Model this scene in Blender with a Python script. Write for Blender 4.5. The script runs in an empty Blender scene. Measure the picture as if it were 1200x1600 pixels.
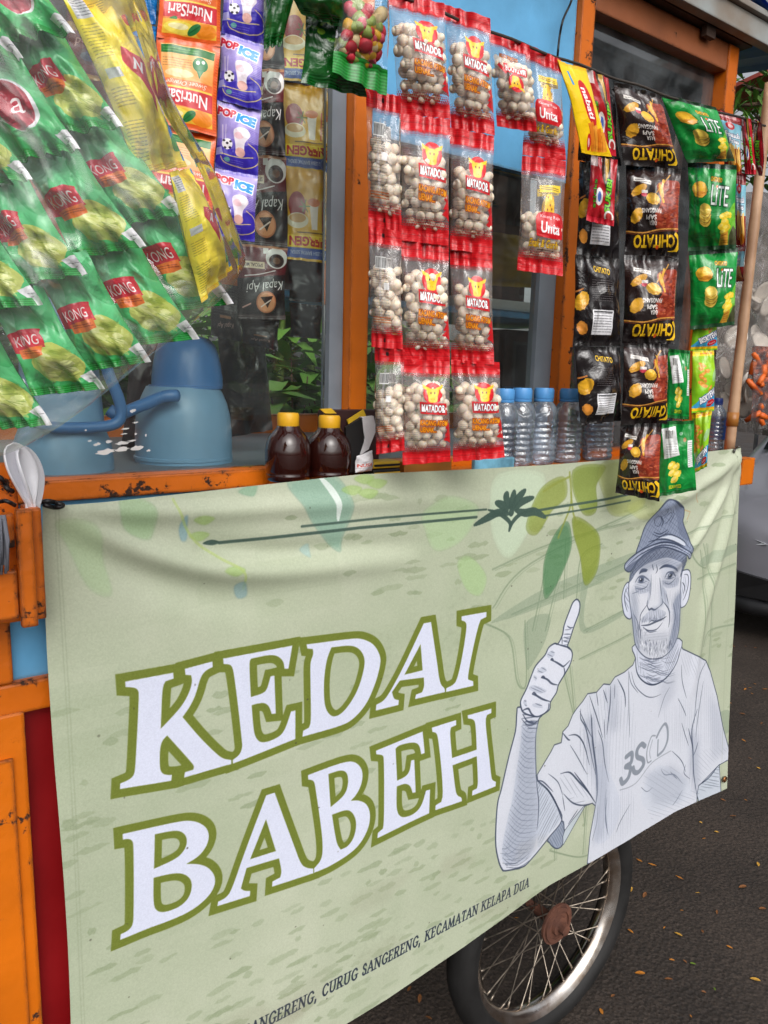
import bpy, bmesh, math, random
import numpy as np
from mathutils import Vector, Matrix, noise as mnoise

# ------------------------------------------------------------ camera, light, exposure
SC = bpy.context.scene
COL = SC.collection
HC = 1.57                                   # height of the lens above the asphalt
F = 1200.0
ROT = np.array([[0.80594312, 0.08303656, -0.58614045],
                [-0.59141186, 0.15679557, -0.79097861],
                [0.02622408, 0.98413418, 0.17547712]])
CAM = np.array([0.0, -1.0, HC])
cd = bpy.data.cameras.new('camera')
cam = bpy.data.objects.new('camera', cd); COL.objects.link(cam)
cd.sensor_fit = 'HORIZONTAL'; cd.sensor_width = 36.0; cd.lens = 36.0
cd.clip_start = 0.05; cd.clip_end = 500
cam.matrix_world = Matrix([[*ROT[0], CAM[0]], [*ROT[1], CAM[1]], [*ROT[2], CAM[2]], [0, 0, 0, 1]])
SC.camera = cam

SUN_EL, SUN_AZ = math.radians(40), math.radians(200)     # azimuth clockwise from +Y
wd = bpy.data.worlds.new('World'); SC.world = wd; wd.use_nodes = True
nt = wd.node_tree; nt.nodes.clear()
wo = nt.nodes.new('ShaderNodeOutputWorld'); bg = nt.nodes.new('ShaderNodeBackground')
sk = nt.nodes.new('ShaderNodeTexSky'); sk.sky_type = 'NISHITA'; sk.sun_disc = False
sk.sun_elevation = SUN_EL; sk.sun_rotation = SUN_AZ
sk.air_density = 1.0; sk.dust_density = 6.0; sk.ozone_density = 1.0
hs = nt.nodes.new('ShaderNodeHueSaturation'); hs.inputs['Saturation'].default_value = 0.22
hs.inputs['Value'].default_value = 1.0
bg.inputs['Strength'].default_value = 0.15
nt.links.new(sk.outputs[0], hs.inputs['Color']); nt.links.new(hs.outputs[0], bg.inputs[0]); nt.links.new(bg.outputs[0], wo.inputs[0])
sd = bpy.data.lights.new('sun', 'SUN'); sd.energy = 0.8; sd.angle = math.radians(70); sd.color = (1.0, 0.985, 0.965)
sun = bpy.data.objects.new('sun', sd); COL.objects.link(sun)
sdir = Vector((math.sin(SUN_AZ) * math.cos(SUN_EL), math.cos(SUN_AZ) * math.cos(SUN_EL), math.sin(SUN_EL)))
sun.rotation_euler = sdir.to_track_quat('Z', 'Y').to_euler(); sun.location = sdir * 20
SC.view_settings.view_transform = 'Standard'; SC.view_settings.look = 'None'
SC.view_settings.exposure = 0.05; SC.view_settings.gamma = 1.0
SC.render.engine = 'CYCLES'
SC.cycles.max_bounces = 10; SC.cycles.transparent_max_bounces = 24
SC.cycles.use_denoising = True
SC.cycles.caustics_reflective = False; SC.cycles.caustics_refractive = False
SC.cycles.sample_clamp_indirect = 6.0
RND = random.Random(11)
NPR = np.random.RandomState(5)

# ------------------------------------------------------------ helpers: rays of the lens, tags, meshes
def ray(x, y):
    return ROT @ np.array([(x - 600) / F, -(y - 800) / F, -1.0])
def W(x, y, Y):
    r = ray(x, y); t = (Y - CAM[1]) / r[1]
    return Vector(CAM + t * r)
def WZ(x, y, z):
    r = ray(x, y); t = (z - CAM[2]) / r[2]
    return Vector(CAM + t * r)
def proj(p):
    c = ROT.T @ (np.array(p) - CAM)
    return 600 + F * c[0] / -c[2], 800 - F * c[1] / -c[2]

def tag(o, label=None, cat=None, group=None, kind=None):
    if label: o['label'] = label
    if cat: o['category'] = cat
    if group: o['group'] = group
    if kind: o['kind'] = kind
    return o
def empty(name, loc, label, cat, group=None, rz=0):
    o = bpy.data.objects.new(name, None); COL.objects.link(o); o.location = loc; o.rotation_euler = (0, 0, rz)
    o.empty_display_size = 0.05
    return tag(o, label, cat, group)
def unplace(o):
    chain = []; p = o
    while p is not None: chain.append(p); p = p.parent
    M = Matrix.Identity(4)
    for q in reversed(chain): M = M @ q.matrix_parent_inverse @ q.matrix_basis
    return M.inverted()
def link(name, me, mats=None, parent=None, smooth=True):
    if mats is not None:
        me.materials.clear()
        for m in (mats if isinstance(mats, (list, tuple)) else [mats]): me.materials.append(m)
    if smooth and len(me.polygons): me.polygons.foreach_set('use_smooth', [True] * len(me.polygons))
    o = bpy.data.objects.new(name, me); COL.objects.link(o)
    if parent is not None:
        o.parent = parent
        o.matrix_parent_inverse = unplace(parent)   # vertices are written in world space
    return o
class MB:
    """collects boxes, tubes, lathes into ONE mesh (world coordinates)"""
    def __init__(s): s.v = []; s.f = []; s.mi = []
    def add(s, vs, fs, mi=0):
        n = len(s.v); s.v += [tuple(v) for v in vs]; s.f += [tuple(i + n for i in f) for f in fs]; s.mi += [mi] * len(fs); return s
    def box(s, lo, hi, mi=0, bev=0.0):
        x0, y0, z0 = lo; x1, y1, z1 = hi
        if bev <= 0:
            return s.add([(x0, y0, z0), (x1, y0, z0), (x1, y1, z0), (x0, y1, z0), (x0, y0, z1), (x1, y0, z1), (x1, y1, z1), (x0, y1, z1)],
                         [(3, 2, 1, 0), (4, 5, 6, 7), (0, 1, 5, 4), (1, 2, 6, 5), (2, 3, 7, 6), (3, 0, 4, 7)], mi)
        bm = bmesh.new(); bmesh.ops.create_cube(bm, size=1)
        for v in bm.verts: v.co = Vector((x0 + (v.co.x + .5) * (x1 - x0), y0 + (v.co.y + .5) * (y1 - y0), z0 + (v.co.z + .5) * (z1 - z0)))
        bmesh.ops.bevel(bm, geom=bm.edges[:], offset=bev, segments=2, affect='EDGES', profile=.6)
        bm.verts.index_update(); s.add([v.co for v in bm.verts], [[v.index for v in f.verts] for f in bm.faces], mi); bm.free(); return s
    def tube(s, pts, r, n=8, mi=0, cap=True):
        pts = [Vector(p) for p in pts]; R = r if isinstance(r, (list, tuple)) else [r] * len(pts)
        vs = []; fs = []; up = None
        for i, p in enumerate(pts):
            t = (pts[min(i + 1, len(pts) - 1)] - pts[max(i - 1, 0)]).normalized()
            if up is None: up = Vector((0, 0, 1)) if abs(t.z) < .9 else Vector((1, 0, 0))
            a = t.cross(up); a = a.normalized() if a.length > 1e-6 else Vector((1, 0, 0)); b = a.cross(t).normalized(); up = b
            for k in range(n):
                an = 2 * math.pi * k / n; vs.append(p + (a * math.cos(an) + b * math.sin(an)) * R[i])
        for i in range(len(pts) - 1):
            for k in range(n):
                k2 = (k + 1) % n; fs.append((i * n + k, i * n + k2, (i + 1) * n + k2, (i + 1) * n + k))
        if cap: fs += [tuple(range(n))[::-1], tuple((len(pts) - 1) * n + k for k in range(n))]
        return s.add(vs, fs, mi)
    def lathe(s, prof, c, axis='Z', n=24, mi=0, ridge=0, cap=True):
        vs = []; fs = []; c = Vector(c)
        for (r, h) in prof:
            for k in range(n):
                a = 2 * math.pi * k / n; rr = r * (1 + (ridge if k % 2 else 0))
                q = (rr * math.cos(a), rr * math.sin(a), h)
                if axis == 'Y': q = (q[0], h, q[1])
                vs.append(c + Vector(q))
        for i in range(len(prof) - 1):
            for k in range(n):
                k2 = (k + 1) % n; f = (i * n + k, i * n + k2, (i + 1) * n + k2, (i + 1) * n + k)
                fs.append(f if axis == 'Z' else f[::-1])
        if cap:
            fs += [tuple(range(n))[::-1], tuple((len(prof) - 1) * n + k for k in range(n))]
        return s.add(vs, fs, mi)
    def mesh(s, name):
        me = bpy.data.meshes.new(name); me.from_pydata(s.v, [], s.f); me.polygons.foreach_set('material_index', s.mi); me.update(); return me
    def build(s, name, mats, parent=None, smooth=False, auto=None):
        me = s.mesh(name); o = link(name, me, mats, parent, smooth or auto is not None)
        if auto is not None and hasattr(me, 'set_sharp_from_angle'): me.set_sharp_from_angle(angle=math.radians(auto))
        return o

# ------------------------------------------------------------ helpers: materials
def lin(c): return tuple(((x / 255.0) / 12.92 if x / 255.0 <= .04045 else ((x / 255.0 + .055) / 1.055) ** 2.4) for x in c[:3])
def newmat(name):
    m = bpy.data.materials.new(name); m.use_nodes = True; nt = m.node_tree
    b = nt.nodes['Principled BSDF']; return m, nt, b
def N(nt, typ, **kw):
    n = nt.nodes.new(typ)
    for k, v in kw.items():
        if k in n.inputs.keys() if hasattr(n.inputs, 'keys') else False: n.inputs[k].default_value = v
        else: setattr(n, k, v)
    return n
def pmat(name, rgb, rough=.5, metal=0, spec=.5, var=.12, vscale=12, bump=.0, bscale=60, rvar=.1, coat=0, rgb2=None, stretch=(1, 1, 1)):
    """procedural paint: noise in colour, gloss and relief. rgb in sRGB 0..255"""
    m, nt, b = newmat(name); L = nt.links.new
    tc = N(nt, 'ShaderNodeTexCoord'); mp = N(nt, 'ShaderNodeMapping'); mp.inputs['Scale'].default_value = stretch; L(tc.outputs['Object'], mp.inputs[0])
    n1 = N(nt, 'ShaderNodeTexNoise'); n1.inputs['Scale'].default_value = vscale; n1.inputs['Detail'].default_value = 5; L(mp.outputs[0], n1.inputs[0])
    c = lin(rgb); c2 = lin(rgb2) if rgb2 else tuple(x * (1 - 2.2 * var) for x in c)
    r = N(nt, 'ShaderNodeValToRGB'); r.color_ramp.elements[0].position = .3; r.color_ramp.elements[1].position = .7
    r.color_ramp.elements[0].color = (*c2, 1); r.color_ramp.elements[1].color = (*tuple(min(1, x * (1 + var * .5)) for x in c), 1)
    L(n1.outputs[0], r.inputs[0]); L(r.outputs[0], b.inputs['Base Color'])
    mr = N(nt, 'ShaderNodeMapRange'); mr.inputs['To Min'].default_value = max(.02, rough - rvar); mr.inputs['To Max'].default_value = min(1, rough + rvar)
    L(n1.outputs[0], mr.inputs[0]); L(mr.outputs[0], b.inputs['Roughness'])
    b.inputs['Metallic'].default_value = metal; b.inputs['Specular IOR Level'].default_value = spec; b.inputs['Coat Weight'].default_value = coat
    if bump:
        n2 = N(nt, 'ShaderNodeTexNoise'); n2.inputs['Scale'].default_value = bscale; n2.inputs['Detail'].default_value = 4; L(mp.outputs[0], n2.inputs[0])
        bp = N(nt, 'ShaderNodeBump'); bp.inputs['Strength'].default_value = bump; bp.inputs['Distance'].default_value = .004
        L(n2.outputs[0], bp.inputs['Height']); L(bp.outputs[0], b.inputs['Normal'])
    return m
def paint_chipped(name, rgb, chip=(52, 30, 18), amount=.62, rough=.42):
    """old brush paint over wood: runs, dirt and chips down to the dark wood"""
    m, nt, b = newmat(name); L = nt.links.new
    tc = N(nt, 'ShaderNodeTexCoord')
    n1 = N(nt, 'ShaderNodeTexNoise'); n1.inputs['Scale'].default_value = 7; n1.inputs['Detail'].default_value = 6; L(tc.outputs['Object'], n1.inputs[0])
    r1 = N(nt, 'ShaderNodeValToRGB'); e = r1.color_ramp.elements; c = lin(rgb)
    e[0].position = .25; e[0].color = (*[x * .72 for x in c], 1); e[1].position = .75; e[1].color = (*[min(1, x * 1.12) for x in c], 1); L(n1.outputs[0], r1.inputs[0])
    n2 = N(nt, 'ShaderNodeTexNoise'); n2.inputs['Scale'].default_value = 26; n2.inputs['Detail'].default_value = 8; n2.inputs['Roughness'].default_value = .7; L(tc.outputs['Object'], n2.inputs[0])
    bv = N(nt, 'ShaderNodeBevel'); bv.inputs['Radius'].default_value = .009; bv.samples = 3
    ge = N(nt, 'ShaderNodeNewGeometry'); dt = N(nt, 'ShaderNodeVectorMath', operation='DOT_PRODUCT'); L(bv.outputs[0], dt.inputs[0]); L(ge.outputs['Normal'], dt.inputs[1])
    ed = N(nt, 'ShaderNodeMapRange'); ed.inputs['From Min'].default_value = .7; ed.inputs['From Max'].default_value = 1.0; ed.inputs['To Min'].default_value = .33; ed.inputs['To Max'].default_value = 0; L(dt.outputs['Value'], ed.inputs[0])
    ad = N(nt, 'ShaderNodeMath', operation='ADD'); L(n2.outputs[0], ad.inputs[0]); L(ed.outputs[0], ad.inputs[1])
    r2 = N(nt, 'ShaderNodeValToRGB'); r2.color_ramp.elements[0].position = amount; r2.color_ramp.elements[1].position = amount + .025; L(ad.outputs[0], r2.inputs[0])
    mx = N(nt, 'ShaderNodeMix', data_type='RGBA'); L(r2.outputs[0], mx.inputs[0]); L(r1.outputs[0], mx.inputs[6]); mx.inputs[7].default_value = (*lin(chip), 1)
    L(mx.outputs[2], b.inputs['Base Color'])
    mr = N(nt, 'ShaderNodeMapRange'); mr.inputs['To Min'].default_value = rough; mr.inputs['To Max'].default_value = .9; L(r2.outputs[0], mr.inputs[0]); L(mr.outputs[0], b.inputs['Roughness'])
    n3 = N(nt, 'ShaderNodeTexNoise'); n3.inputs['Scale'].default_value = 40; n3.inputs['Detail'].default_value = 5; L(tc.outputs['Object'], n3.inputs[0])
    sb = N(nt, 'ShaderNodeMath', operation='SUBTRACT'); L(n3.outputs[0], sb.inputs[0]); L(r2.outputs[0], sb.inputs[1])
    bp = N(nt, 'ShaderNodeBump'); bp.inputs['Strength'].default_value = .5; bp.inputs['Distance'].default_value = .003; L(sb.outputs[0], bp.inputs['Height']); L(bp.outputs[0], b.inputs['Normal'])
    return m
def clear_mat(name, tint=(255, 255, 255), base=.05, haze=0.0, rough=.06, hz=(225, 228, 235), crinkle=0, cs=30, ior=1.45):
    """thin clear sheet: lets light through, reflects at grazing angles, may carry pale haze for milkiness and painted sheen"""
    m, nt, b = newmat(name); L = nt.links.new; out = nt.nodes['Material Output']
    tr = N(nt, 'ShaderNodeBsdfTransparent'); tr.inputs[0].default_value = (*lin(tint), 1)
    gl = N(nt, 'ShaderNodeBsdfGlossy'); gl.inputs['Roughness'].default_value = rough
    fr = N(nt, 'ShaderNodeFresnel'); fr.inputs[0].default_value = ior
    ad = N(nt, 'ShaderNodeMath', operation='ADD'); L(fr.outputs[0], ad.inputs[0]); ad.inputs[1].default_value = base; ad.use_clamp = True
    noise_kind = 'RIDGED_MULTIFRACTAL' if crinkle > .95 else 'FBM'
    mx = N(nt, 'ShaderNodeMixShader'); L(ad.outputs[0], mx.inputs[0]); L(tr.outputs[0], mx.inputs[1]); L(gl.outputs[0], mx.inputs[2])
    last = mx
    tc = N(nt, 'ShaderNodeTexCoord')
    if haze:
        b.inputs['Base Color'].default_value = (*lin(hz), 1); b.inputs['Roughness'].default_value = .5
        n1 = N(nt, 'ShaderNodeTexNoise'); n1.inputs['Scale'].default_value = 9; n1.inputs['Detail'].default_value = 4; n1.inputs['Distortion'].default_value = 1.5; L(tc.outputs['Object'], n1.inputs[0])
        mr = N(nt, 'ShaderNodeMapRange'); mr.inputs['From Min'].default_value = .35; mr.inputs['From Max'].default_value = .72; mr.inputs['To Min'].default_value = haze * .25; mr.inputs['To Max'].default_value = haze * 1.8; L(n1.outputs[0], mr.inputs[0])
        m2 = N(nt, 'ShaderNodeMixShader'); L(mr.outputs[0], m2.inputs[0]); L(mx.outputs[0], m2.inputs[1]); L(b.outputs[0], m2.inputs[2]); last = m2
    if crinkle:
        n2 = N(nt, 'ShaderNodeTexNoise'); n2.noise_type = noise_kind; n2.inputs['Scale'].default_value = cs; n2.inputs['Detail'].default_value = 3; n2.inputs['Distortion'].default_value = 1.2; L(tc.outputs['Object'], n2.inputs[0])
        bp = N(nt, 'ShaderNodeBump'); bp.inputs['Strength'].default_value = crinkle; bp.inputs['Distance'].default_value = .01; L(n2.outputs[0], bp.inputs['Height']); L(bp.outputs[0], gl.inputs['Normal'])
    L(last.outputs[0], out.inputs[0])
    return m
def img_of(name, a, rot=False):
    """numpy picture (top row first, 0..1 sRGB, RGBA) -> packed Blender image"""
    if rot: a = a[::-1, ::-1]
    h, w = a.shape[:2]; im = bpy.data.images.new(name, w, h, alpha=True)
    im.pixels.foreach_set(np.ascontiguousarray(a[::-1], dtype=np.float32).ravel()); im.update(); im.pack(); return im
def print_mat(name, im, rough=.24, film=False, coat=.25, bump=.35, bscale=22, metal=0.0, fold=.55):
    """printed foil or film: the print as colour, real gloss, fine creases; where the print leaves the film bare it is clear"""
    m, nt, b = newmat(name); L = nt.links.new; out = nt.nodes['Material Output']
    t = N(nt, 'ShaderNodeTexImage'); t.image = im; t.extension = 'EXTEND'
    L(t.outputs[0], b.inputs['Base Color']); b.inputs['Roughness'].default_value = rough; b.inputs['Coat Weight'].default_value = coat; b.inputs['Coat Roughness'].default_value = .12
    b.inputs['Metallic'].default_value = metal
    tc = N(nt, 'ShaderNodeTexCoord'); n2 = N(nt, 'ShaderNodeTexNoise'); n2.inputs['Scale'].default_value = bscale; n2.inputs['Detail'].default_value = 4; n2.inputs['Distortion'].default_value = .8
    L(tc.outputs['Object'], n2.inputs[0]); bp = N(nt, 'ShaderNodeBump'); bp.inputs['Strength'].default_value = bump; bp.inputs['Distance'].default_value = .012
    L(bp.outputs[0], b.inputs['Normal'])
    # sharp fold lines of crumpled foil, running with the packet
    mp = N(nt, 'ShaderNodeMapping'); mp.inputs['Scale'].default_value = (2.6, 1.5, 1); mp.inputs['Rotation'].default_value = (0, 0, .5); L(tc.outputs['UV'], mp.inputs[0])
    oi = N(nt, 'ShaderNodeObjectInfo'); av = N(nt, 'ShaderNodeVectorMath', operation='ADD'); L(mp.outputs[0], av.inputs[0]); sc_ = N(nt, 'ShaderNodeMath', operation='MULTIPLY'); sc_.inputs[1].default_value = 37.0; L(oi.outputs['Random'], sc_.inputs[0]); L(sc_.outputs[0], av.inputs[1])
    n3 = N(nt, 'ShaderNodeTexNoise'); n3.noise_type = 'RIDGED_MULTIFRACTAL'; n3.inputs['Scale'].default_value = 1.6; n3.inputs['Detail'].default_value = 2.5; n3.inputs['Distortion'].default_value = .5; L(av.outputs[0], n3.inputs[0])
    ml = N(nt, 'ShaderNodeMath', operation='MULTIPLY_ADD'); ml.inputs[1].default_value = fold; L(n3.outputs[0], ml.inputs[0]); L(n2.outputs[0], ml.inputs[2]); L(ml.outputs[0], bp.inputs['Height'])
    if film:
        tr = N(nt, 'ShaderNodeBsdfTransparent'); gl = N(nt, 'ShaderNodeBsdfGlossy'); gl.inputs['Roughness'].default_value = .06; L(bp.outputs[0], gl.inputs['Normal'])
        fr = N(nt, 'ShaderNodeFresnel'); fr.inputs[0].default_value = 1.16
        ad = N(nt, 'ShaderNodeMath', operation='ADD'); L(fr.outputs[0], ad.inputs[0]); ad.inputs[1].default_value = .06
        mx = N(nt, 'ShaderNodeMixShader'); L(ad.outputs[0], mx.inputs[0]); L(tr.outputs[0], mx.inputs[1]); L(gl.outputs[0], mx.inputs[2])
        m2 = N(nt, 'ShaderNodeMixShader'); L(t.outputs[1], m2.inputs[0]); L(mx.outputs[0], m2.inputs[1]); L(b.outputs[0], m2.inputs[2]); L(m2.outputs[0], out.inputs[0])
    return m

# ------------------------------------------------------------ a small vector-print rasteriser (numpy)
_glyph = {}
def text_edges(s, shear=0.0, bold=0.0):
    key = (s, shear, bold)
    if key in _glyph: return _glyph[key]
    cu = bpy.data.curves.new('lettering', 'FONT'); cu.body = s; cu.shear = shear; cu.offset = bold; cu.resolution_u = 3; cu.size = 1.0
    ob = bpy.data.objects.new('lettering', cu); COL.objects.link(ob)
    dg = bpy.context.evaluated_depsgraph_get(); dg.update()
    me = bpy.data.meshes.new_from_object(ob.evaluated_get(dg))
    co = np.array([v.co[:2] for v in me.vertices]) if len(me.vertices) else np.zeros((0, 2))
    co_r = [tuple(np.round(c, 5)) for c in co]; idm = {}; ids = [idm.setdefault(c, len(idm)) for c in co_r]
    pts = np.array(list(idm.keys())) if idm else np.zeros((0, 2))
    cnt = {}
    for p in me.polygons:
        vs = [ids[i] for i in p.vertices]
        ar = sum(pts[vs[i]][0] * pts[vs[(i + 1) % len(vs)]][1] - pts[vs[(i + 1) % len(vs)]][0] * pts[vs[i]][1] for i in range(len(vs)))
        if ar < 0: vs = vs[::-1]
        for i in range(len(vs)):
            a, b = vs[i], vs[(i + 1) % len(vs)]
            if a == b: continue
            if cnt.get((b, a), 0) > 0: cnt[(b, a)] -= 1
            else: cnt[(a, b)] = cnt.get((a, b), 0) + 1
    E = np.array([[*pts[a], *pts[b]] for (a, b), n in cnt.items() if n > 0]) if cnt else np.zeros((0, 4))
    bpy.data.objects.remove(ob); bpy.data.curves.remove(cu); bpy.data.meshes.remove(me)
    if len(E):
        x0, x1 = E[:, [0, 2]].min(), E[:, [0, 2]].max(); y0, y1 = E[:, [1, 3]].min(), E[:, [1, 3]].max()
    else: x0 = x1 = y0 = y1 = 0
    _glyph[key] = (E, x0, x1, y0, y1); return _glyph[key]
class Cv:
    SS = 3
    def __init__(s, w, h, bg=(255, 255, 255), a=1.0):
        s.w, s.h = w, h; s.a = np.empty((h, w, 4), np.float32); s.a[..., :3] = np.array(bg) / 255.0; s.a[..., 3] = a
    def blend(s, cov, x0, y0, col, alpha=1.0):
        h, w = cov.shape
        if h == 0 or w == 0: return
        t = s.a[y0:y0 + h, x0:x0 + w]; k = np.clip(cov * alpha, 0, 1)[..., None]
        c = np.array(col) / 255.0
        ao = t[..., 3:4]; an = k + ao * (1 - k)
        t[..., :3] = np.where(an > 1e-6, (c * k + t[..., :3] * ao * (1 - k)) / np.maximum(an, 1e-6), c); t[..., 3:4] = an
    def cov(s, E):
        E = np.asarray(E, float); SS = s.SS
        y0 = max(0, int(math.floor(min(E[:, 1].min(), E[:, 3].min())))); y1 = min(s.h, int(math.ceil(max(E[:, 1].max(), E[:, 3].max()))))
        x0 = max(0, int(math.floor(min(E[:, 0].min(), E[:, 2].min())))); x1 = min(s.w, int(math.ceil(max(E[:, 0].max(), E[:, 2].max()))))
        if y1 <= y0 or x1 <= x0: return np.zeros((0, 0)), 0, 0
        R = (y1 - y0) * SS; ys = y0 + (np.arange(R) + .5) / SS; cols = np.arange(x0, x1) + 1.0
        c = np.zeros((R, x1 - x0), np.float32)
        for xa, ya, xb, yb in E:
            if ya == yb: continue
            d = 1.0
            if ya > yb: xa, ya, xb, yb = xb, yb, xa, ya; d = -1.0
            i0 = np.searchsorted(ys, ya); i1 = np.searchsorted(ys, yb)
            if i1 <= i0: continue
            xc = xa + (ys[i0:i1] - ya) * (xb - xa) / (yb - ya)
            c[i0:i1] += d * np.clip(cols[None] - xc[:, None], 0, 1)
        c = np.minimum(np.abs(c), 1).reshape(y1 - y0, SS, -1).mean(1)
        return c, x0, y0
    @staticmethod
    def edges(pts):
        p = np.asarray(pts, float); return np.hstack([p, np.roll(p, -1, 0)])
    def poly(s, pts, col, alpha=1.0, holes=()):
        def orient(p, sgn):
            p = np.asarray(p, float); a = np.sum(p[:, 0] * np.roll(p[:, 1], -1) - np.roll(p[:, 0], -1) * p[:, 1]); return p if a * sgn > 0 else p[::-1]
        E = [s.edges(orient(pts, 1))] + [s.edges(orient(h, -1)) for h in holes]
        c, x, y = s.cov(np.vstack(E)); s.blend(c, x, y, col, alpha)
    def soft(s, pts, col, alpha, r):
        """a smudged area: its coverage blurred over r pixels"""
        p = np.asarray(pts, float); x0, y0 = int(max(0, p[:, 0].min() - r * 2)), int(max(0, p[:, 1].min() - r * 2)); x1, y1 = int(min(s.w, p[:, 0].max() + r * 2)), int(min(s.h, p[:, 1].max() + r * 2))
        if x1 - x0 < 3 or y1 - y0 < 3: return
        c, cx, cy = s.cov(s.edges(p)); b = np.zeros((y1 - y0, x1 - x0)); b[cy - y0:cy - y0 + c.shape[0], cx - x0:cx - x0 + c.shape[1]] = c
        k = int(max(1, r)); ker = np.ones(k) / k
        for _ in range(2):
            b = np.apply_along_axis(lambda v: np.convolve(v, ker, 'same'), 0, b); b = np.apply_along_axis(lambda v: np.convolve(v, ker, 'same'), 1, b)
        s.blend(b, x0, y0, col, alpha)
    def line(s, pts, w, col, alpha=1.0, closed=False, taper=False):
        p = np.asarray(pts, float)
        if closed: p = np.vstack([p, p[:1]])
        s.segs(np.hstack([p[:-1], p[1:]]), w, col, alpha, taper)
    def segs(s, E, w, col, alpha=1.0, taper=False):
        E = np.asarray(E, float); m = w / 2 + 1.5
        x0 = max(0, int(min(E[:, 0].min(), E[:, 2].min()) - m)); x1 = min(s.w, int(max(E[:, 0].max(), E[:, 2].max()) + m) + 1)
        y0 = max(0, int(min(E[:, 1].min(), E[:, 3].min()) - m)); y1 = min(s.h, int(max(E[:, 1].max(), E[:, 3].max()) + m) + 1)
        if x1 <= x0 or y1 <= y0: return
        c = np.zeros((y1 - y0, x1 - x0), np.float32); n = len(E)
        for i, (xa, ya, xb, yb) in enumerate(E):
            ww = w * (1 - .75 * abs(2 * (i + .5) / n - 1) ** 2) if taper else w
            a0 = max(x0, int(min(xa, xb) - m)); a1 = min(x1, int(max(xa, xb) + m) + 1); b0 = max(y0, int(min(ya, yb) - m)); b1 = min(y1, int(max(ya, yb) + m) + 1)
            if a1 <= a0 or b1 <= b0: continue
            X = np.arange(a0, a1)[None] + .5 - xa; Y = np.arange(b0, b1)[:, None] + .5 - ya
            dx, dy = xb - xa, yb - ya; L = dx * dx + dy * dy
            t = np.clip((X * dx + Y * dy) / L, 0, 1) if L > 0 else 0
            d = np.sqrt((X - t * dx) ** 2 + (Y - t * dy) ** 2)
            v = c[b0 - y0:b1 - y0, a0 - x0:a1 - x0]; np.maximum(v, np.clip(ww / 2 - d + .5, 0, min(1, ww)), out=v)
        s.blend(c, x0, y0, col, alpha)
    def ell(s, cx, cy, rx, ry, col, alpha=1.0, rot=0, n=28, wob=0, seed=0):
        r = random.Random(seed); t = np.linspace(0, 2 * np.pi, n, endpoint=False)
        k = 1 + wob * np.array([r.uniform(-1, 1) for _ in t])
        x, y = rx * np.cos(t) * k, ry * np.sin(t) * k
        s.poly(np.c_[cx + x * math.cos(rot) - y * math.sin(rot), cy + x * math.sin(rot) + y * math.cos(rot)], col, alpha)
    def rect(s, x0, y0, x1, y1, col, alpha=1.0): s.poly([(x0, y0), (x1, y0), (x1, y1), (x0, y1)], col, alpha)
    def text(s, t, cx, cy, w, col, h=None, rot=0, shear=0, bold=0, alpha=1.0, out=None, ow=3, flip=False, arc=0):
        """text fitted to width w (and height h), centred on cx,cy"""
        E, x0, x1, y0, y1 = text_edges(t, shear, bold)
        if not len(E): return
        sx = w / (x1 - x0); sy = (h / (y1 - y0)) if h else sx
        P = E.reshape(-1, 2); X = (P[:, 0] - (x0 + x1) / 2) * sx; Y = -(P[:, 1] - (y0 + y1) / 2) * sy + arc * (X / w * 2) ** 2
        if flip: X, Y = -X, -Y
        Q = np.c_[cx + X * math.cos(rot) - Y * math.sin(rot), cy + X * math.sin(rot) + Y * math.cos(rot)].reshape(-1, 4)
        if out is not None: s.segs(Q, ow, out, alpha)
        c, x, y = s.cov(Q); s.blend(c, x, y, col, alpha)
    def grad(s, x0, y0, x1, y1, ca, cb, alpha=1.0):
        x0, y0, x1, y1 = map(int, (x0, y0, x1, y1)); t = np.linspace(0, 1, y1 - y0)[:, None, None]
        c = (np.array(ca) * (1 - t) + np.array(cb) * t) / 255.0; v = s.a[y0:y1, x0:x1]
        v[..., :3] = v[..., :3] * (1 - alpha) + c * alpha; v[..., 3] = np.maximum(v[..., 3], alpha)
    def speck(s, amt=.04, cell=1):
        n = NPR.rand(s.h // cell + 1, s.w // cell + 1); n = np.kron(n, np.ones((cell, cell)))[:s.h, :s.w, None] - .5
        s.a[..., :3] = np.clip(s.a[..., :3] + n * amt, 0, 1)
    def lines_small(s, x0, y0, x1, y1, n, col, alpha=.7, w=1.6, seed=1):
        """rows of small print"""
        r = random.Random(seed)
        for i in range(n):
            y = y0 + (y1 - y0) * (i + .5) / n; x = x0
            while x < x1:
                e = min(x1, x + r.uniform(3, 12)); s.line([(x, y), (e, y)], w, col, alpha); x = e + r.uniform(2, 4)
    def bars(s, x0, y0, x1, y1, seed=3):
        r = random.Random(seed); s.rect(x0, y0, x1, y1, (242, 242, 240)); x = x0 + 2
        while x < x1 - 2:
            w = r.choice([1, 1, 2, 3]); s.rect(x, y0 + 2, min(x + w, x1 - 1), y1 - 3, (20, 20, 20)); x += w + r.choice([1, 1, 2])
def smooth(pts, n=6, closed=False):
    """Catmull-Rom through the points"""
    p = [np.array(q, float) for q in pts]; m = len(p); o = []
    for i in range(m if closed else m - 1):
        a, b, c, d = (p[(i - 1) % m], p[i], p[(i + 1) % m], p[(i + 2) % m]) if closed else (p[max(i - 1, 0)], p[i], p[i + 1], p[min(i + 2, m - 1)])
        for k in range(n):
            t = k / n; o.append(.5 * (2 * b + (c - a) * t + (2 * a - 5 * b + 4 * c - d) * t * t + (3 * b - a - 3 * c + d) * t ** 3))
    if not closed: o.append(p[-1])
    return np.array(o)

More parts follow.
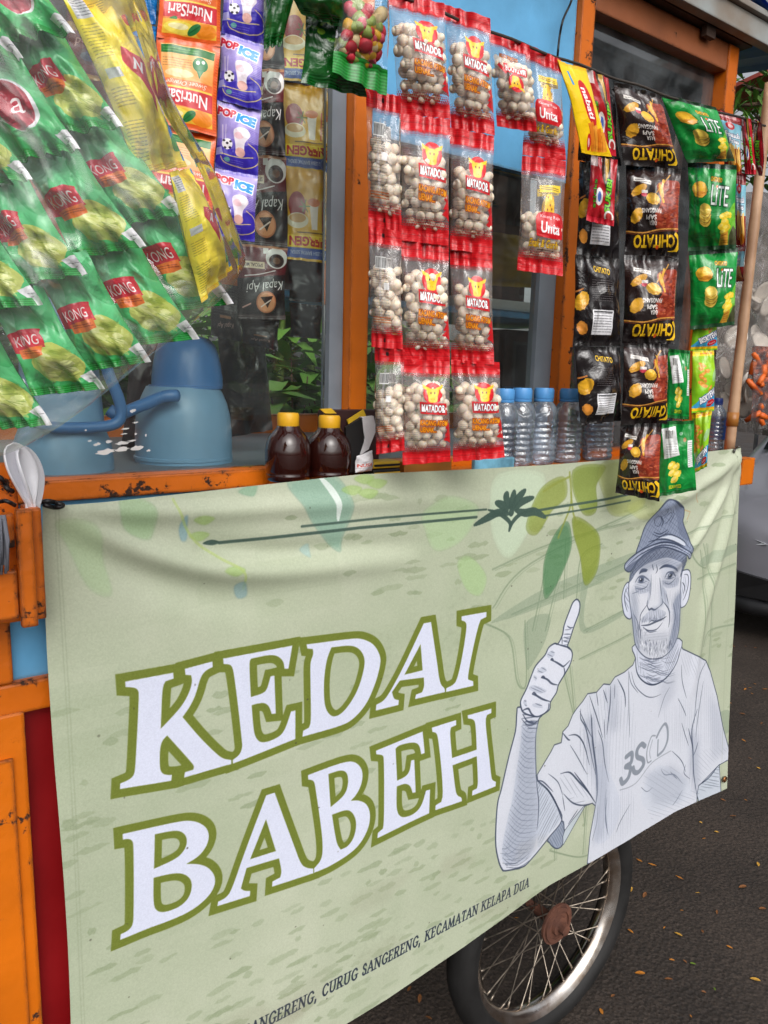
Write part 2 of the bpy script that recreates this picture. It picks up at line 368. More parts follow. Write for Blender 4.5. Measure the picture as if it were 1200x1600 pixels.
# ------------------------------------------------------------ the print on the banner (banner millimetres, 1000 per metre)
BX0, BZ0 = 0.19, HC - 0.10
BW, BH = 1830, 1130
def bp(pts, o=(0, 0), k=1.0):
    r = []
    for x, y in pts:
        q = W(o[0] + x * k, o[1] + y * k, 0.0); r.append(((q.x - BX0) * 1000, (BZ0 - q.z) * 1000))
    return r
def softnoise(h, w, cells, seed):
    r = np.random.RandomState(seed); g = r.rand(cells + 3, int(cells * w / h) + 4)
    yy = np.linspace(0, cells, h); xx = np.linspace(0, cells * w / h, w)
    yi = yy.astype(int); xi = xx.astype(int); fy = yy - yi; fx = xx - xi; fy = fy * fy * (3 - 2 * fy); fx = fx * fx * (3 - 2 * fx)
    a = g[yi][:, xi]; b = g[yi][:, xi + 1]; c = g[yi + 1][:, xi]; d = g[yi + 1][:, xi + 1]
    return (a * (1 - fx) + b * fx) * (1 - fy[:, None]) + (c * (1 - fx) + d * fx) * fy[:, None]
def banner_print():
    cv = Cv(BW, BH, (181, 189, 165)); r = random.Random(4)
    m = sum(softnoise(BH, BW, c, c) * k for c, k in ((3, .5), (9, .3), (30, .2)))[..., None] - .5
    cv.a[..., :3] += m * np.array([.11, .085, .11])
    m2 = softnoise(BH, BW, 160, 8) * softnoise(BH, BW, 6, 3)
    cv.a[..., :3] -= (np.clip(m2 - .5, 0, 1) * .08)[..., None]
    # worn brush dashes of the wall behind the lettering, running level
    dk = (146, 159, 128)
    def dash(x, y, L, h, al):
        n = max(4, int(L / 8)); up = [(x + L * i / n, y - h / 2 * math.sin(math.pi * min(1, max(0, i / n))) ** .4 + r.uniform(-2.6, 1.5)) for i in range(n + 1)]
        dn = [(x + L * i / n, y + h / 2 * math.sin(math.pi * i / n) ** .4 + r.uniform(-1.5, 2.6)) for i in range(n, -1, -1)]
        cv.poly(up + dn, dk, al)
    for i in range(70):
        x, y = r.uniform(-60, BW), r.uniform(0, BH); w, h = r.uniform(60, 260), r.uniform(14, 60); cv.poly([(x + r.uniform(-5, 5), y), (x + w, y + r.uniform(-5, 5)), (x + w + r.uniform(-9, 9), y + h), (x, y + h + r.uniform(-5, 5))], r.choice([(150, 164, 132), (206, 212, 190), (160, 172, 142)]), r.uniform(.05, .14))
    for i in range(900):
        x, y = r.uniform(0, BW), r.uniform(60, BH)
        dn = softnoise_pt(x, y)
        if r.random() > dn: continue
        dash(x, y, r.uniform(10, 58), r.uniform(5, 11), r.uniform(.35, .75))
    for row in range(17):                                   # dense rows under the second line of lettering
        y = 760 + row * 21
        x = 90 + r.uniform(0, 40) + max(0, 9 - row) * 26
        while x < 1010:
            L = r.uniform(12, 60)
            if r.random() < .62: dash(x, y + r.uniform(-3, 3), L, r.uniform(7, 12), r.uniform(.3, .55))
            x += L + r.uniform(6, 30)
    P = lambda pts, col, al, o=(0, 0), k=1.0: cv.poly(smooth(bp(pts, o, k), 5, True), col, al)
    def wash(pts, col, al, o=(0, 0), k=1.0):                # watercolour: layered, darker at its rim
        q = smooth(bp(pts, o, k), 6, True); c = q.mean(0)
        for s_ in (1.0, .97, .9):
            cv.poly(c + (q - c) * s_, col, al * .42)
        cv.line(q, 3, tuple(int(v * .86) for v in col), al * .35, closed=True)
    # faint drawing of the old house behind the man
    g = (132, 148, 122)
    for a in ([(770, 950), (830, 880), (1010, 790)], [(800, 960), (1150, 800)], [(760, 975), (790, 990), (800, 1010), (806, 1060), (815, 1075), (822, 1060), (820, 970)],
              [(832, 985), (852, 890)], [(852, 985), (872, 900)], [(880, 935), (884, 840)], [(900, 935), (908, 870), (940, 850)], [(912, 985), (990, 945)], [(905, 1030), (985, 990)],
              [(890, 1040), (905, 1180), (915, 1290)], [(870, 1010), (900, 1130)], [(1095, 860), (1100, 930), (1092, 1060)], [(1105, 850), (1112, 940), (1108, 1060)],
              [(1090, 905), (1150, 880)], [(1100, 1010), (1110, 985), (1150, 975)], [(1070, 845), (1090, 880), (1105, 885), (1100, 850)], [(770, 890), (860, 850), (980, 815)],
              [(1000, 890), (1090, 850)], [(860, 1330), (905, 1340), (935, 1330)], [(868, 1345), (866, 1260)], [(912, 1335), (918, 1255)]):
        q = smooth(bp(a), 8); cv.line(q, 4, g, .7); cv.line(q + np.array([7, 3]), 2, g, .5)
    for a in ([(770, 970), (860, 915), (1000, 860), (1000, 880), (880, 935), (800, 965), (790, 968)], [(820, 975), (858, 960), (852, 1000), (830, 1040), (822, 1040)],
              [(905, 940), (912, 900), (935, 870), (920, 905), (915, 980), (980, 950), (980, 957), (912, 990)], [(1100, 870), (1150, 850), (1150, 862), (1100, 885)], [(1105, 1130), (1140, 1110), (1145, 1140), (1125, 1150)]):
        P(a, (128, 146, 124), .45)
    # watercolour leaves along the top
    wash([(450, 750), (520, 742), (548, 790), (535, 835), (530, 862), (500, 835), (470, 790)], (128, 168, 150), .8)
    cv.line(smooth(bp([(497, 744), (515, 765), (524, 785), (526, 812)]), 6), 12, (222, 232, 226), .9, taper=True)
    wash([(190, 778), (240, 790), (236, 840), (205, 835), (190, 815)], (142, 178, 128), .6)
    wash([(90, 815), (150, 820), (165, 880), (175, 930), (140, 920), (110, 860)], (160, 190, 140), .45)
    wash([(372, 768), (400, 757), (395, 775)], (120, 165, 135), .6)
    wash([(282, 815), (290, 805), (292, 840), (284, 845), (280, 830)], (122, 160, 172), .75)
    for x, y in ((315, 812), (310, 838), (360, 890), (545, 765), (570, 770), (565, 748), (585, 755)): wash([(x - 14, y), (x, y - 7), (x + 18, y - 3), (x + 4, y + 8)], (150, 186, 96), .55)
    cv.line(smooth(bp([(270, 780), (300, 840), (340, 870), (375, 890), (380, 920)]), 6), 4, (170, 190, 110), .6)
    wash([(366, 915), (380, 908), (386, 930), (372, 935)], (122, 160, 172), .6)
    wash([(470, 860), (482, 850), (484, 870)], (150, 185, 185), .6)
    wash([(660, 800), (700, 775), (745, 790), (740, 820), (715, 850), (680, 860), (664, 830)], (170, 204, 150), .5)
    wash([(780, 740), (850, 740), (840, 800), (800, 870), (775, 850), (765, 790)], (196, 216, 190), .6)
    wash([(715, 880), (735, 870), (760, 900), (750, 930), (728, 920)], (160, 200, 130), .45)
    wash([(845, 765), (880, 745), (885, 775), (860, 800), (838, 835), (822, 822)], (132, 146, 60), .85)
    wash([(895, 735), (945, 728), (930, 760), (928, 800), (905, 798)], (118, 136, 48), .85)
    wash([(935, 730), (985, 722), (1010, 780), (985, 802), (950, 800)], (150, 160, 84), .6)
    wash([(866, 835), (885, 815), (893, 850), (880, 890), (862, 925), (850, 932), (850, 880)], (70, 120, 78), .85)
    wash([(893, 808), (915, 815), (936, 838), (935, 880), (925, 905), (912, 912), (906, 870), (896, 835)], (126, 142, 44), .9)
    for a in ([(890, 738), (892, 780), (880, 815), (872, 840)], [(892, 770), (893, 800), (897, 812)], [(890, 745), (870, 755), (850, 768)]):
        cv.line(smooth(bp(a), 6), 5, (140, 150, 70), .8)
    wash([(980, 790), (1025, 778), (1040, 800), (1000, 812)], (176, 184, 110), .4)
    for a in ([(1050, 790), (1080, 800), (1075, 812)], [(1085, 770), (1092, 785)]): cv.line(bp(a), 3, (190, 140, 90), .5)
    # long divider with its palm ornament
    dg = (62, 84, 76)
    cv.line(bp([(345, 849), (560, 824), (745, 808)]), 5, dg, .9); cv.line(bp([(470, 822), (600, 808), (760, 796)]), 4, dg, .85)
    cv.line(bp([(838, 798), (985, 772)]), 5, dg, .9); cv.line(bp([(850, 806), (985, 782)]), 4, dg, .85)
    cv.poly(smooth(bp([(318, 850), (332, 844), (346, 848), (334, 853)]), 5, True), dg, .95)
    O = (740, 740); K = 460 / 1200
    for a, w in (([(150, 140), (135, 100), (138, 80)], 16), ([(152, 140), (160, 110), (168, 72)], 17), ([(160, 140), (180, 105), (212, 68)], 17), ([(170, 145), (200, 115), (245, 98)], 15), ([(140, 150), (120, 130), (92, 118)], 16), ([(172, 150), (210, 160), (250, 155), (290, 178)], 17), ([(140, 155), (100, 160), (60, 180), (5, 210)], 16), ([(150, 165), (120, 165), (60, 175)], 9), ([(146, 235), (150, 200), (110, 165), (60, 148)], 9), ([(148, 235), (160, 200), (190, 168), (240, 150)], 9), ([(155, 165), (157, 150)], 14)):
        cv.line(smooth(bp(a, O, K), 5), w, dg, .95, taper=True)
    # ---------------- lettering: traced serif capitals, olive rim, white face
    A1, A2, A3, A4 = ((160, 1000), 320 / 1200), ((440, 940), 340 / 1200), ((160, 1240), 320 / 1200), ((460, 1090), 340 / 1200)
    G = []
    def gl(at, pts, holes=()): G.append((rounded(bp(pts, *at)), [rounded(bp(h, *at)) for h in holes]))
    gl(A1, [(130, 240), (410, 187), (413, 222), (365, 238), (346, 275), (338, 515), (410, 440), (470, 370), (510, 290), (522, 235), (515, 203), (482, 200), (478, 165), (640, 122), (642, 155), (600, 175), (570, 215), (545, 310), (510, 385), (465, 447), (560, 560), (650, 650), (700, 692), (752, 700), (752, 724), (475, 803), (480, 770), (528, 757), (535, 738), (520, 715), (375, 555), (335, 598), (330, 740), (345, 778), (380, 787), (403, 785), (400, 820), (98, 868), (100, 835), (150, 815), (180, 790), (190, 740), (211, 320), (205, 288), (185, 275), (132, 272)])
    gl(A1, [(702, 105), (1105, 28), (1085, 165), (1062, 165), (1055, 120), (1020, 88), (970, 82), (865, 105), (853, 125), (865, 330), (930, 312), (960, 290), (980, 210), (1003, 205), (1015, 430), (990, 432), (975, 385), (940, 362), (870, 378), (882, 530), (900, 580), (935, 602), (1010, 580), (1065, 540), (1105, 418), (1130, 412), (1130, 580), (762, 722), (760, 700), (800, 670), (815, 630), (815, 600), (768, 210), (755, 150), (735, 138), (705, 137)])
    gl(A2, [(130, 232), (395, 200), (450, 205), (510, 235), (545, 300), (545, 350), (520, 450), (470, 570), (400, 650), (340, 685), (115, 745), (118, 712), (150, 695), (163, 660), (155, 420), (152, 330), (170, 285), (165, 258), (135, 255)], [[(270, 250), (380, 238), (430, 260), (458, 310), (455, 370), (425, 480), (375, 570), (325, 625), (280, 638), (245, 600), (232, 540), (230, 420), (245, 310)]])
    gl(A2, [(785, 120), (825, 113), (858, 330), (875, 455), (903, 481), (903, 500), (740, 540), (745, 515), (778, 502), (790, 470), (787, 420), (655, 437), (612, 500), (622, 540), (650, 545), (648, 572), (522, 603), (525, 570), (565, 550), (600, 500), (665, 380), (730, 240)], [[(768, 235), (780, 380), (680, 405)]])
    gl(A2, [(995, 82), (1130, 57), (1130, 85), (1100, 100), (1085, 140), (1032, 390), (1030, 430), (1058, 440), (1058, 465), (909, 500), (911, 478), (950, 460), (970, 430), (1000, 300), (1025, 140), (1018, 112), (995, 105)])
    gl(A3, [(115, 232), (440, 160), (530, 155), (600, 185), (628, 240), (610, 310), (560, 370), (490, 410), (560, 410), (620, 430), (660, 480), (662, 540), (620, 610), (520, 690), (380, 750), (260, 790), (103, 855), (105, 822), (150, 800), (175, 770), (182, 720), (180, 300), (172, 270), (150, 260), (117, 265)],
       [[(305, 235), (430, 210), (480, 230), (497, 275), (480, 330), (430, 380), (300, 437)], [(298, 490), (430, 460), (495, 475), (527, 520), (515, 600), (460, 660), (370, 695), (320, 690), (297, 650)]])
    def c43(p): return ((460 + p[0] * A4[1] - 160) / A3[1], (1090 + p[1] * A4[1] - 1240) / A3[1])
    gl(A3, [(960, 10), (1010, -5), c43((0, 815)), c43((40, 925)), c43((75, 945)), c43((108, 947)), c43((108, 972)), (998, 550), (1000, 520), (1045, 495), (1055, 460), (1038, 383), (848, 440), (815, 560), (835, 575), (870, 575), (868, 605), (675, 662), (680, 635), (725, 615), (760, 570), (840, 330)], [[(960, 152), (1020, 340), (868, 388)]])
    gl(A4, [(78, 430), (290, 352), (350, 360), (382, 410), (375, 480), (345, 540), (315, 572), (360, 568), (405, 590), (423, 650), (410, 730), (360, 820), (290, 880), (190, 940), (112, 970), (113, 945), (150, 905), (162, 850), (155, 740), (120, 490), (110, 460), (80, 455)],
       [[(192, 425), (260, 402), (295, 415), (303, 470), (285, 540), (205, 608)], [(212, 650), (290, 620), (325, 635), (347, 690), (335, 770), (300, 825), (260, 842), (240, 815), (225, 740)]])
    gl(A4, [(453, 295), (712, 190), (722, 308), (703, 315), (695, 265), (665, 247), (580, 265), (562, 285), (570, 460), (615, 440), (640, 410), (648, 350), (665, 345), (672, 525), (655, 528), (645, 490), (615, 475), (568, 492), (565, 610), (580, 655), (610, 665), (665, 645), (705, 600), (728, 515), (750, 508), (745, 640), (460, 778), (463, 748), (490, 725), (497, 690), (498, 340), (490, 318), (455, 315)])
    gl(A4, [(762, 168), (893, 125), (893, 152), (865, 165), (858, 195), (868, 332), (1003, 285), (998, 140), (985, 118), (957, 115), (955, 98), (1085, 60), (1085, 85), (1062, 95), (1050, 130), (1085, 430), (1090, 455), (1112, 465), (1110, 490), (978, 540), (980, 512), (1005, 500), (1012, 470), (1003, 322), (870, 372), (885, 500), (895, 540), (920, 548), (922, 570), (778, 622), (780, 595), (810, 575), (822, 530), (795, 220), (785, 195), (765, 192)])
    ol = (112, 124, 50)
    for p, hs_ in G:
        cv.poly(grow(p, 12.5), ol, 1, hs_); cv.line(p, 23, ol, 1, closed=True)
        for h in hs_: cv.line(h, 22, ol, 1, closed=True)
    for p, hs_ in G: cv.poly(p, (214, 219, 238), 1, hs_)
    # ---------------- address in small slanted serif capitals
    addr(cv)
    man(cv)
    # welded hems and a little road dirt
    for x in (42, 46): cv.line([(x, 40), (x + 1, BH)], 1.6, (140, 150, 124), .35)
    cv.line(bp([(1146, 705), (1129, 1232)]), 2, (140, 150, 124), .4)
    for i in range(60): cv.ell(r.uniform(40, BW - 60), r.uniform(90, BH - 60), r.uniform(.8, 2.4), r.uniform(.8, 2), (66, 62, 54), r.uniform(.3, .8), n=7)
    for i in range(16):
        x, y = r.uniform(60, BW - 80), r.uniform(780, BH - 60); cv.soft(np.array([(x, y), (x + r.uniform(40, 160), y + r.uniform(-6, 6)), (x + r.uniform(60, 120), y + r.uniform(20, 60)), (x - 10, y + 40)]), (124, 116, 96), r.uniform(.05, .13), 14)
    cv.speck(.03); cv.speck(.03, 2)
    # woven fabric of the cloth
    yy, xx = np.mgrid[0:BH, 0:BW]
    cv.a[..., :3] += ((np.sin(xx * 2.1) * np.sin(yy * 2.1)) * .012)[..., None]
    cv.a[..., :3] = np.clip(cv.a[..., :3], 0, 1)
    return cv.a
def rounded(p):
    """cuts the small corners of traced curves, keeps the sharp ones"""
    for _ in range(2):
        o = []; p = [np.array(q, float) for q in p]; n = len(p)
        for i in range(n):
            a, b, c = p[i - 1], p[i], p[(i + 1) % n]; u, v = b - a, c - b; lu, lv = np.hypot(*u), np.hypot(*v)
            if lu < 1e-6 or lv < 1e-6: continue
            if (u @ v) / (lu * lv) > .62: o += [b - u * .25, b + v * .25]
            else: o.append(b)
        p = o
    return p
def grow(p, d):
    """outline moved out by d with mitred corners"""
    p = np.asarray(p, float); a = np.sum(p[:, 0] * np.roll(p[:, 1], -1) - np.roll(p[:, 0], -1) * p[:, 1])
    if a < 0: p = p[::-1]
    o = []
    for i in range(len(p)):
        u = p[i] - p[i - 1]; v = p[(i + 1) % len(p)] - p[i]; lu, lv = np.hypot(*u), np.hypot(*v)
        if lu < 1e-6 or lv < 1e-6: continue
        nu = np.array([u[1], -u[0]]) / lu; nv = np.array([v[1], -v[0]]) / lv; m = nu + nv; k = 2 / max(.7, m @ m); o.append(p[i] + m * k * d)
    return o
_sp = {}
def softnoise_pt(x, y):
    if 'n' not in _sp: _sp['n'] = softnoise(BH, BW, 5, 21)
    return min(1, max(.06, (_sp['n'][min(BH - 1, int(y)), min(BW - 1, int(x))] - .35) * 2.2))
SERIF = {  # stroke capitals on a 1x1 box, y up: (points, weight)
    'A': ([[(0, 0), (.5, 1)], [(.5, 1), (.98, 0)], [(.2, .36), (.78, .36)]], [.5, 1, .5], [(0, 0), (.98, 0)]),
    'N': ([[(.08, 0), (.08, 1)], [(.08, 1), (.9, 0)], [(.9, 0), (.9, 1)]], [.5, 1, .5], [(.08, 0), (.9, 1), (.05, 1)]),
    'G': ([[(.92, .8), (.75, .97), (.5, 1), (.2, .85), (.05, .5), (.2, .15), (.5, 0), (.75, .04), (.9, .15)], [(.9, .12), (.9, .42)]], [1, 1], [(.88, .42)]),
    'E': ([[(.12, 0), (.12, 1)], [(.12, 1), (.82, 1), (.84, .8)], [(.12, .52), (.65, .52)], [(.12, 0), (.85, 0), (.9, .22)]], [1, .5, .5, .5], [(.12, 0), (.12, 1)]),
    'R': ([[(.12, 0), (.12, 1)], [(.12, 1), (.55, 1), (.78, .88), (.78, .65), (.55, .5), (.12, .5)], [(.45, .5), (.92, 0)]], [1, .8, 1], [(.12, 0), (.12, 1), (.92, 0)]),
    'C': ([[(.92, .8), (.75, .97), (.5, 1), (.2, .85), (.05, .5), (.2, .15), (.5, 0), (.75, .04), (.92, .2)]], [1], []),
    'U': ([[(.1, 1), (.1, .3), (.25, .05), (.5, 0), (.75, .06), (.88, .3), (.88, 1)]], [.9], [(.1, 1), (.88, 1)]),
    'S': ([[(.8, .8), (.65, .97), (.4, 1), (.15, .85), (.2, .63), (.5, .52), (.8, .4), (.85, .18), (.65, .02), (.4, 0), (.15, .1), (.1, .25)]], [.95], []),
    'K': ([[(.12, 0), (.12, 1)], [(.85, 1), (.12, .42)], [(.4, .62), (.95, 0)]], [1, .5, 1], [(.12, 0), (.12, 1), (.85, 1), (.95, 0)]),
    'M': ([[(.05, 0), (.1, 1)], [(.1, 1), (.5, .1)], [(.5, .1), (.92, 1)], [(.92, 1), (.95, 0)]], [.5, 1, .5, 1], [(.05, 0), (.95, 0)]),
    'T': ([[(.5, 0), (.5, 1)], [(.05, .8), (.07, 1), (.93, 1), (.95, .8)]], [1, .5], [(.5, 0)]),
    'L': ([[(.15, 0), (.15, 1)], [(.15, 0), (.8, 0), (.88, .24)]], [1, .5], [(.15, 0), (.15, 1)]),
    'P': ([[(.15, 0), (.15, 1)], [(.15, 1), (.6, 1), (.85, .88), (.85, .6), (.6, .45), (.15, .45)]], [1, .8], [(.15, 0), (.15, 1)]),
    'D': ([[(.12, 0), (.12, 1)], [(.12, 1), (.5, 1), (.82, .85), (.93, .5), (.82, .15), (.5, 0), (.12, 0)]], [1, .8], [(.12, 0), (.12, 1)]),
    ',': ([[(.2, .08), (.22, 0), (.12, -.2)]], [1.2], [])}
def addr(cv):
    a, b = bp([(503, 1557), (828, 1385)]); t = 'CURUG SANGERENG, KECAMATAN KELAPA DUA'
    wd = {'M': 1.2, 'N': 1.06, 'A': 1.0, 'G': 1.0, 'D': 1.02, 'C': .95, ',': .45, ' ': .5, 'S': .72, 'E': .82, 'L': .8, 'P': .82, 'T': .88, 'R': .95, 'U': .98, 'K': 1.0}
    tot = sum(wd[c] for c in t) ; dx = (b[0] - a[0]); k = dx / tot; H = 21.0
    base = lambda x: a[1] + (b[1] - a[1]) * (x - a[0]) / dx
    t2 = 'CURUG SANGERENG, '
    x = a[0] - sum(wd[c] for c in t2) * k
    for c in t2 + t:
        if c != ' ':
            ps, ws, se = SERIF[c]; sc = wd[c] * k * .74
            f = lambda q: (x + q[0] * sc + .12 * q[1] * H, base(x) - q[1] * H)
            for p, w in zip(ps, ws): cv.line(smooth([f(q) for q in p], 3) if len(p) > 4 else [f(q) for q in p], 1.5 + 1.7 * w, (34, 44, 62), 1)
            for q in se: X, Y = f(q); cv.line([(X - 3.2, Y), (X + 3.2, Y)], 1.8, (34, 44, 62), 1)
        x += wd[c] * k
def man(cv):
    ink = (52, 62, 84); w_ = (208, 212, 223); r = random.Random(9)
    M5, M6, M7, M8 = ((940, 770), 180 / 1029), ((770, 920), .15), ((760, 1080), 220 / 1173), ((900, 1000), 260 / 1189)
    sm = lambda m, pts, n=5, cl=True: smooth(bp(pts, *m), n, cl)
    def fill(q, col=w_, al=1.0, ow=4): cv.poly(q, col, al); cv.line(q, ow * .7, ink, .85, closed=True)
    def st(m, pts, w=3, al=.85, col=ink, taper=True): cv.line(smooth(bp(pts, *m), 6), w * (.72 if col is ink and w < 12 else 1), col, al, taper=taper)
    def hatch(q, ang, gap, w=1.6, al=.35, col=ink, lo=.0, hi=1.0, curve=0.0):
        q = np.asarray(q); c, s_ = math.cos(ang), math.sin(ang); R = np.array([[c, s_], [-s_, c]]); p = q @ R.T
        y = p[:, 1].min() + gap * .5
        while y < p[:, 1].max():
            xs = []
            for i in range(len(p)):
                a, b = p[i], p[(i + 1) % len(p)]
                if (a[1] <= y) != (b[1] <= y): xs.append(a[0] + (y - a[1]) * (b[0] - a[0]) / (b[1] - a[1]))
            xs.sort()
            for a, b in zip(xs[::2], xs[1::2]):
                L = b - a; a2 = a + L * (lo + r.uniform(0, .12)); b2 = a + L * (hi - r.uniform(0, .12))
                if b2 - a2 > 3:
                    mid = ((a2 + b2) / 2, y + curve * (b2 - a2)); pts = smooth([(a2, y), mid, (b2, y + r.uniform(-2, 2))], 3) @ R
                    cv.line(pts, w, col, al * r.uniform(.6, 1.2), taper=True)
            y += gap * r.uniform(.75, 1.25)
    # --- shirt
    b8 = lambda p: p
    sh = bp([(430, 125), (410, 180), (350, 230), (280, 265), (245, 320), (200, 315), (150, 375), (85, 385), (50, 440), (5, 495)], *M8) + bp([(720, 200), (685, 290), (640, 340), (628, 430), (570, 450), (540, 510), (425, 700), (430, 745), (520, 830), (590, 950), (635, 1075), (655, 1160), (680, 1170), (830, 960), (890, 938), (918, 960), (900, 1060), (870, 1220), (848, 1440)], *M7) + bp([(200, 1620), (885, 1300), (880, 1110), (890, 1050), (1030, 900), (1118, 850), (1100, 770), (1060, 620), (1020, 400), (970, 230), (935, 150), (830, 95), (765, 65), (745, 20)], *M8)
    fill(np.array(sh))
    fill(sm(M8, [(880, 1120), (890, 1050), (1035, 895), (1045, 1070), (1050, 1130), (900, 1180)], 1), (196, 204, 216))
    hatch(sm(M8, [(885, 1100), (895, 1050), (1035, 905), (1042, 1060)], 1), .4, 9, 2, .5)
    # sleeve underside and lining
    q = sm(M7, [(520, 1235), (635, 1085), (655, 1160), (650, 1240), (640, 1290), (600, 1315), (560, 1300), (530, 1265)], 3); fill(q, (150, 160, 178)); hatch(q, 1.0, 6, 2, .5)
    q = sm(M7, [(660, 1165), (800, 985), (830, 960), (740, 1120), (650, 1280), (645, 1250)], 2); fill(q, (190, 200, 208), 1, 3)
    # --- forearm and hand
    arm = sm(M7, [(275, 130), (250, 180), (240, 330), (190, 530), (130, 800), (90, 960), (78, 1250), (100, 1400), (130, 1480), (165, 1498), (300, 1468), (360, 1420), (520, 1230), (635, 1078), (590, 950), (520, 830), (430, 748), (415, 650), (410, 400), (435, 240), (455, 190)], 4); fill(arm, w_, 1, 5)
    sh1 = sm(M7, [(300, 260), (430, 250), (408, 420), (415, 650), (430, 800), (440, 1000), (430, 1200), (340, 1400), (170, 1450), (130, 1350), (170, 1100), (220, 880), (260, 600), (290, 380)], 3)
    cv.poly(sh1, (176, 186, 204), .45); hatch(sh1, .55, 9, 2, .45, curve=.12); hatch(sh1, -.5, 13, 1.6, .25, curve=-.1)
    sh2 = sm(M7, [(430, 760), (520, 840), (590, 960), (625, 1075), (500, 1220), (430, 1300), (440, 1000)], 3); cv.poly(sh2, (180, 190, 206), .5); hatch(sh2, -.9, 9, 2, .5)
    hatch(sm(M7, [(130, 1300), (330, 1300), (400, 1380), (300, 1460), (160, 1480)], 3), .1, 8, 2, .55, curve=.15)
    st(M7, [(415, 640), (425, 800), (440, 930), (435, 1080), (425, 1160)], 4); st(M7, [(430, 745), (520, 830), (590, 950), (635, 1078)], 6)
    st(M7, [(300, 190), (340, 250), (400, 265), (435, 240)], 5); st(M7, [(290, 230), (350, 285), (420, 270)], 3)
    hatch(sm(M7, [(300, 180), (430, 200), (430, 320), (300, 300)], 2), .2, 8, 2.4, .6)
    hand = sm(M6, [(290, 1150), (350, 1030), (400, 900), (445, 800), (540, 690), (580, 610), (640, 568), (675, 570), (720, 480), (740, 370), (800, 210), (830, 140), (870, 108), (900, 150), (890, 250), (840, 390), (800, 520), (775, 600), (815, 640), (825, 700), (800, 790), (750, 880), (725, 920), (680, 1000), (660, 1080), (600, 1180), (590, 1260), (500, 1320), (440, 1330), (320, 1290), (285, 1210)], 4)
    fill(hand, (214, 218, 230), 1, 5)
    for a, w in (([(600, 740), (650, 760), (700, 790), (735, 805), (800, 745)], 6), ([(500, 925), (560, 940), (610, 985), (670, 1000)], 6), ([(405, 1095), (450, 1110), (520, 1150), (600, 1175)], 6), ([(735, 815), (745, 870), (730, 910)], 5), ([(680, 1000), (720, 930), (800, 790)], 4),
                 ([(405, 1095), (425, 1080), (455, 1105)], 5), ([(600, 740), (612, 728), (630, 745)], 6), ([(500, 925), (520, 912), (545, 930)], 6), ([(770, 385), (800, 405), (830, 400)], 4), ([(740, 500), (770, 515), (800, 510)], 2.5), ([(735, 545), (790, 555)], 2.5), ([(745, 470), (805, 470)], 2), ([(715, 485), (718, 580)], 3), ([(640, 568), (770, 605), (800, 620)], 5), ([(300, 1270), (340, 1250), (370, 1250), (400, 1300), (440, 1330)], 6), ([(580, 1190), (575, 1260), (520, 1310)], 4)):
        st(M6, a, w)
    for a in ([(560, 680), (620, 640), (640, 690), (580, 720)], [(455, 860), (520, 810), (560, 850), (500, 880)], [(370, 1040), (430, 1000), (560, 1060), (480, 1090)], [(410, 1200), (480, 1190), (520, 1240), (430, 1230)], [(420, 900), (460, 920), (440, 960)], [(310, 1180), (340, 1150), (350, 1230)]):
        q = sm(M6, a, 3); cv.poly(q, (150, 160, 180), .35); hatch(q, .5, 7, 2, .5)
    hatch(sm(M6, [(735, 430), (810, 420), (780, 590), (725, 580)], 2), .15, 8, 2, .5)
    # --- shirt folds
    for a, w in (([(885, 330), (905, 480), (930, 700), (932, 850), (918, 960)], 8), ([(880, 200), (885, 330)], 4), ([(790, 150), (790, 230), (830, 300), (860, 420), (890, 560), (920, 700)], 5), ([(690, 370), (760, 370), (820, 450), (870, 620)], 5), ([(640, 350), (680, 400), (700, 410)], 5), ([(620, 690), (700, 680), (780, 760), (860, 850), (920, 940)], 6), ([(650, 860), (720, 930), (800, 955), (890, 938)], 5), ([(520, 690), (600, 760), (640, 870)], 3), ([(700, 450), (770, 560), (850, 700)], 3), ([(740, 680), (830, 800), (905, 920)], 5), ([(940, 330), (980, 440), (1000, 620), (1030, 760)], 4), ([(990, 240), (1000, 400)], 3), ([(1010, 820), (1000, 950), (1010, 1080), (1025, 1200)], 3), ([(940, 960), (930, 1100), (890, 1250)], 3), ([(770, 990), (690, 1110)], 4), ([(640, 880), (660, 1000)], 3), ([(430, 745), (480, 760), (560, 840)], 4)):
        st(M7, a, w)
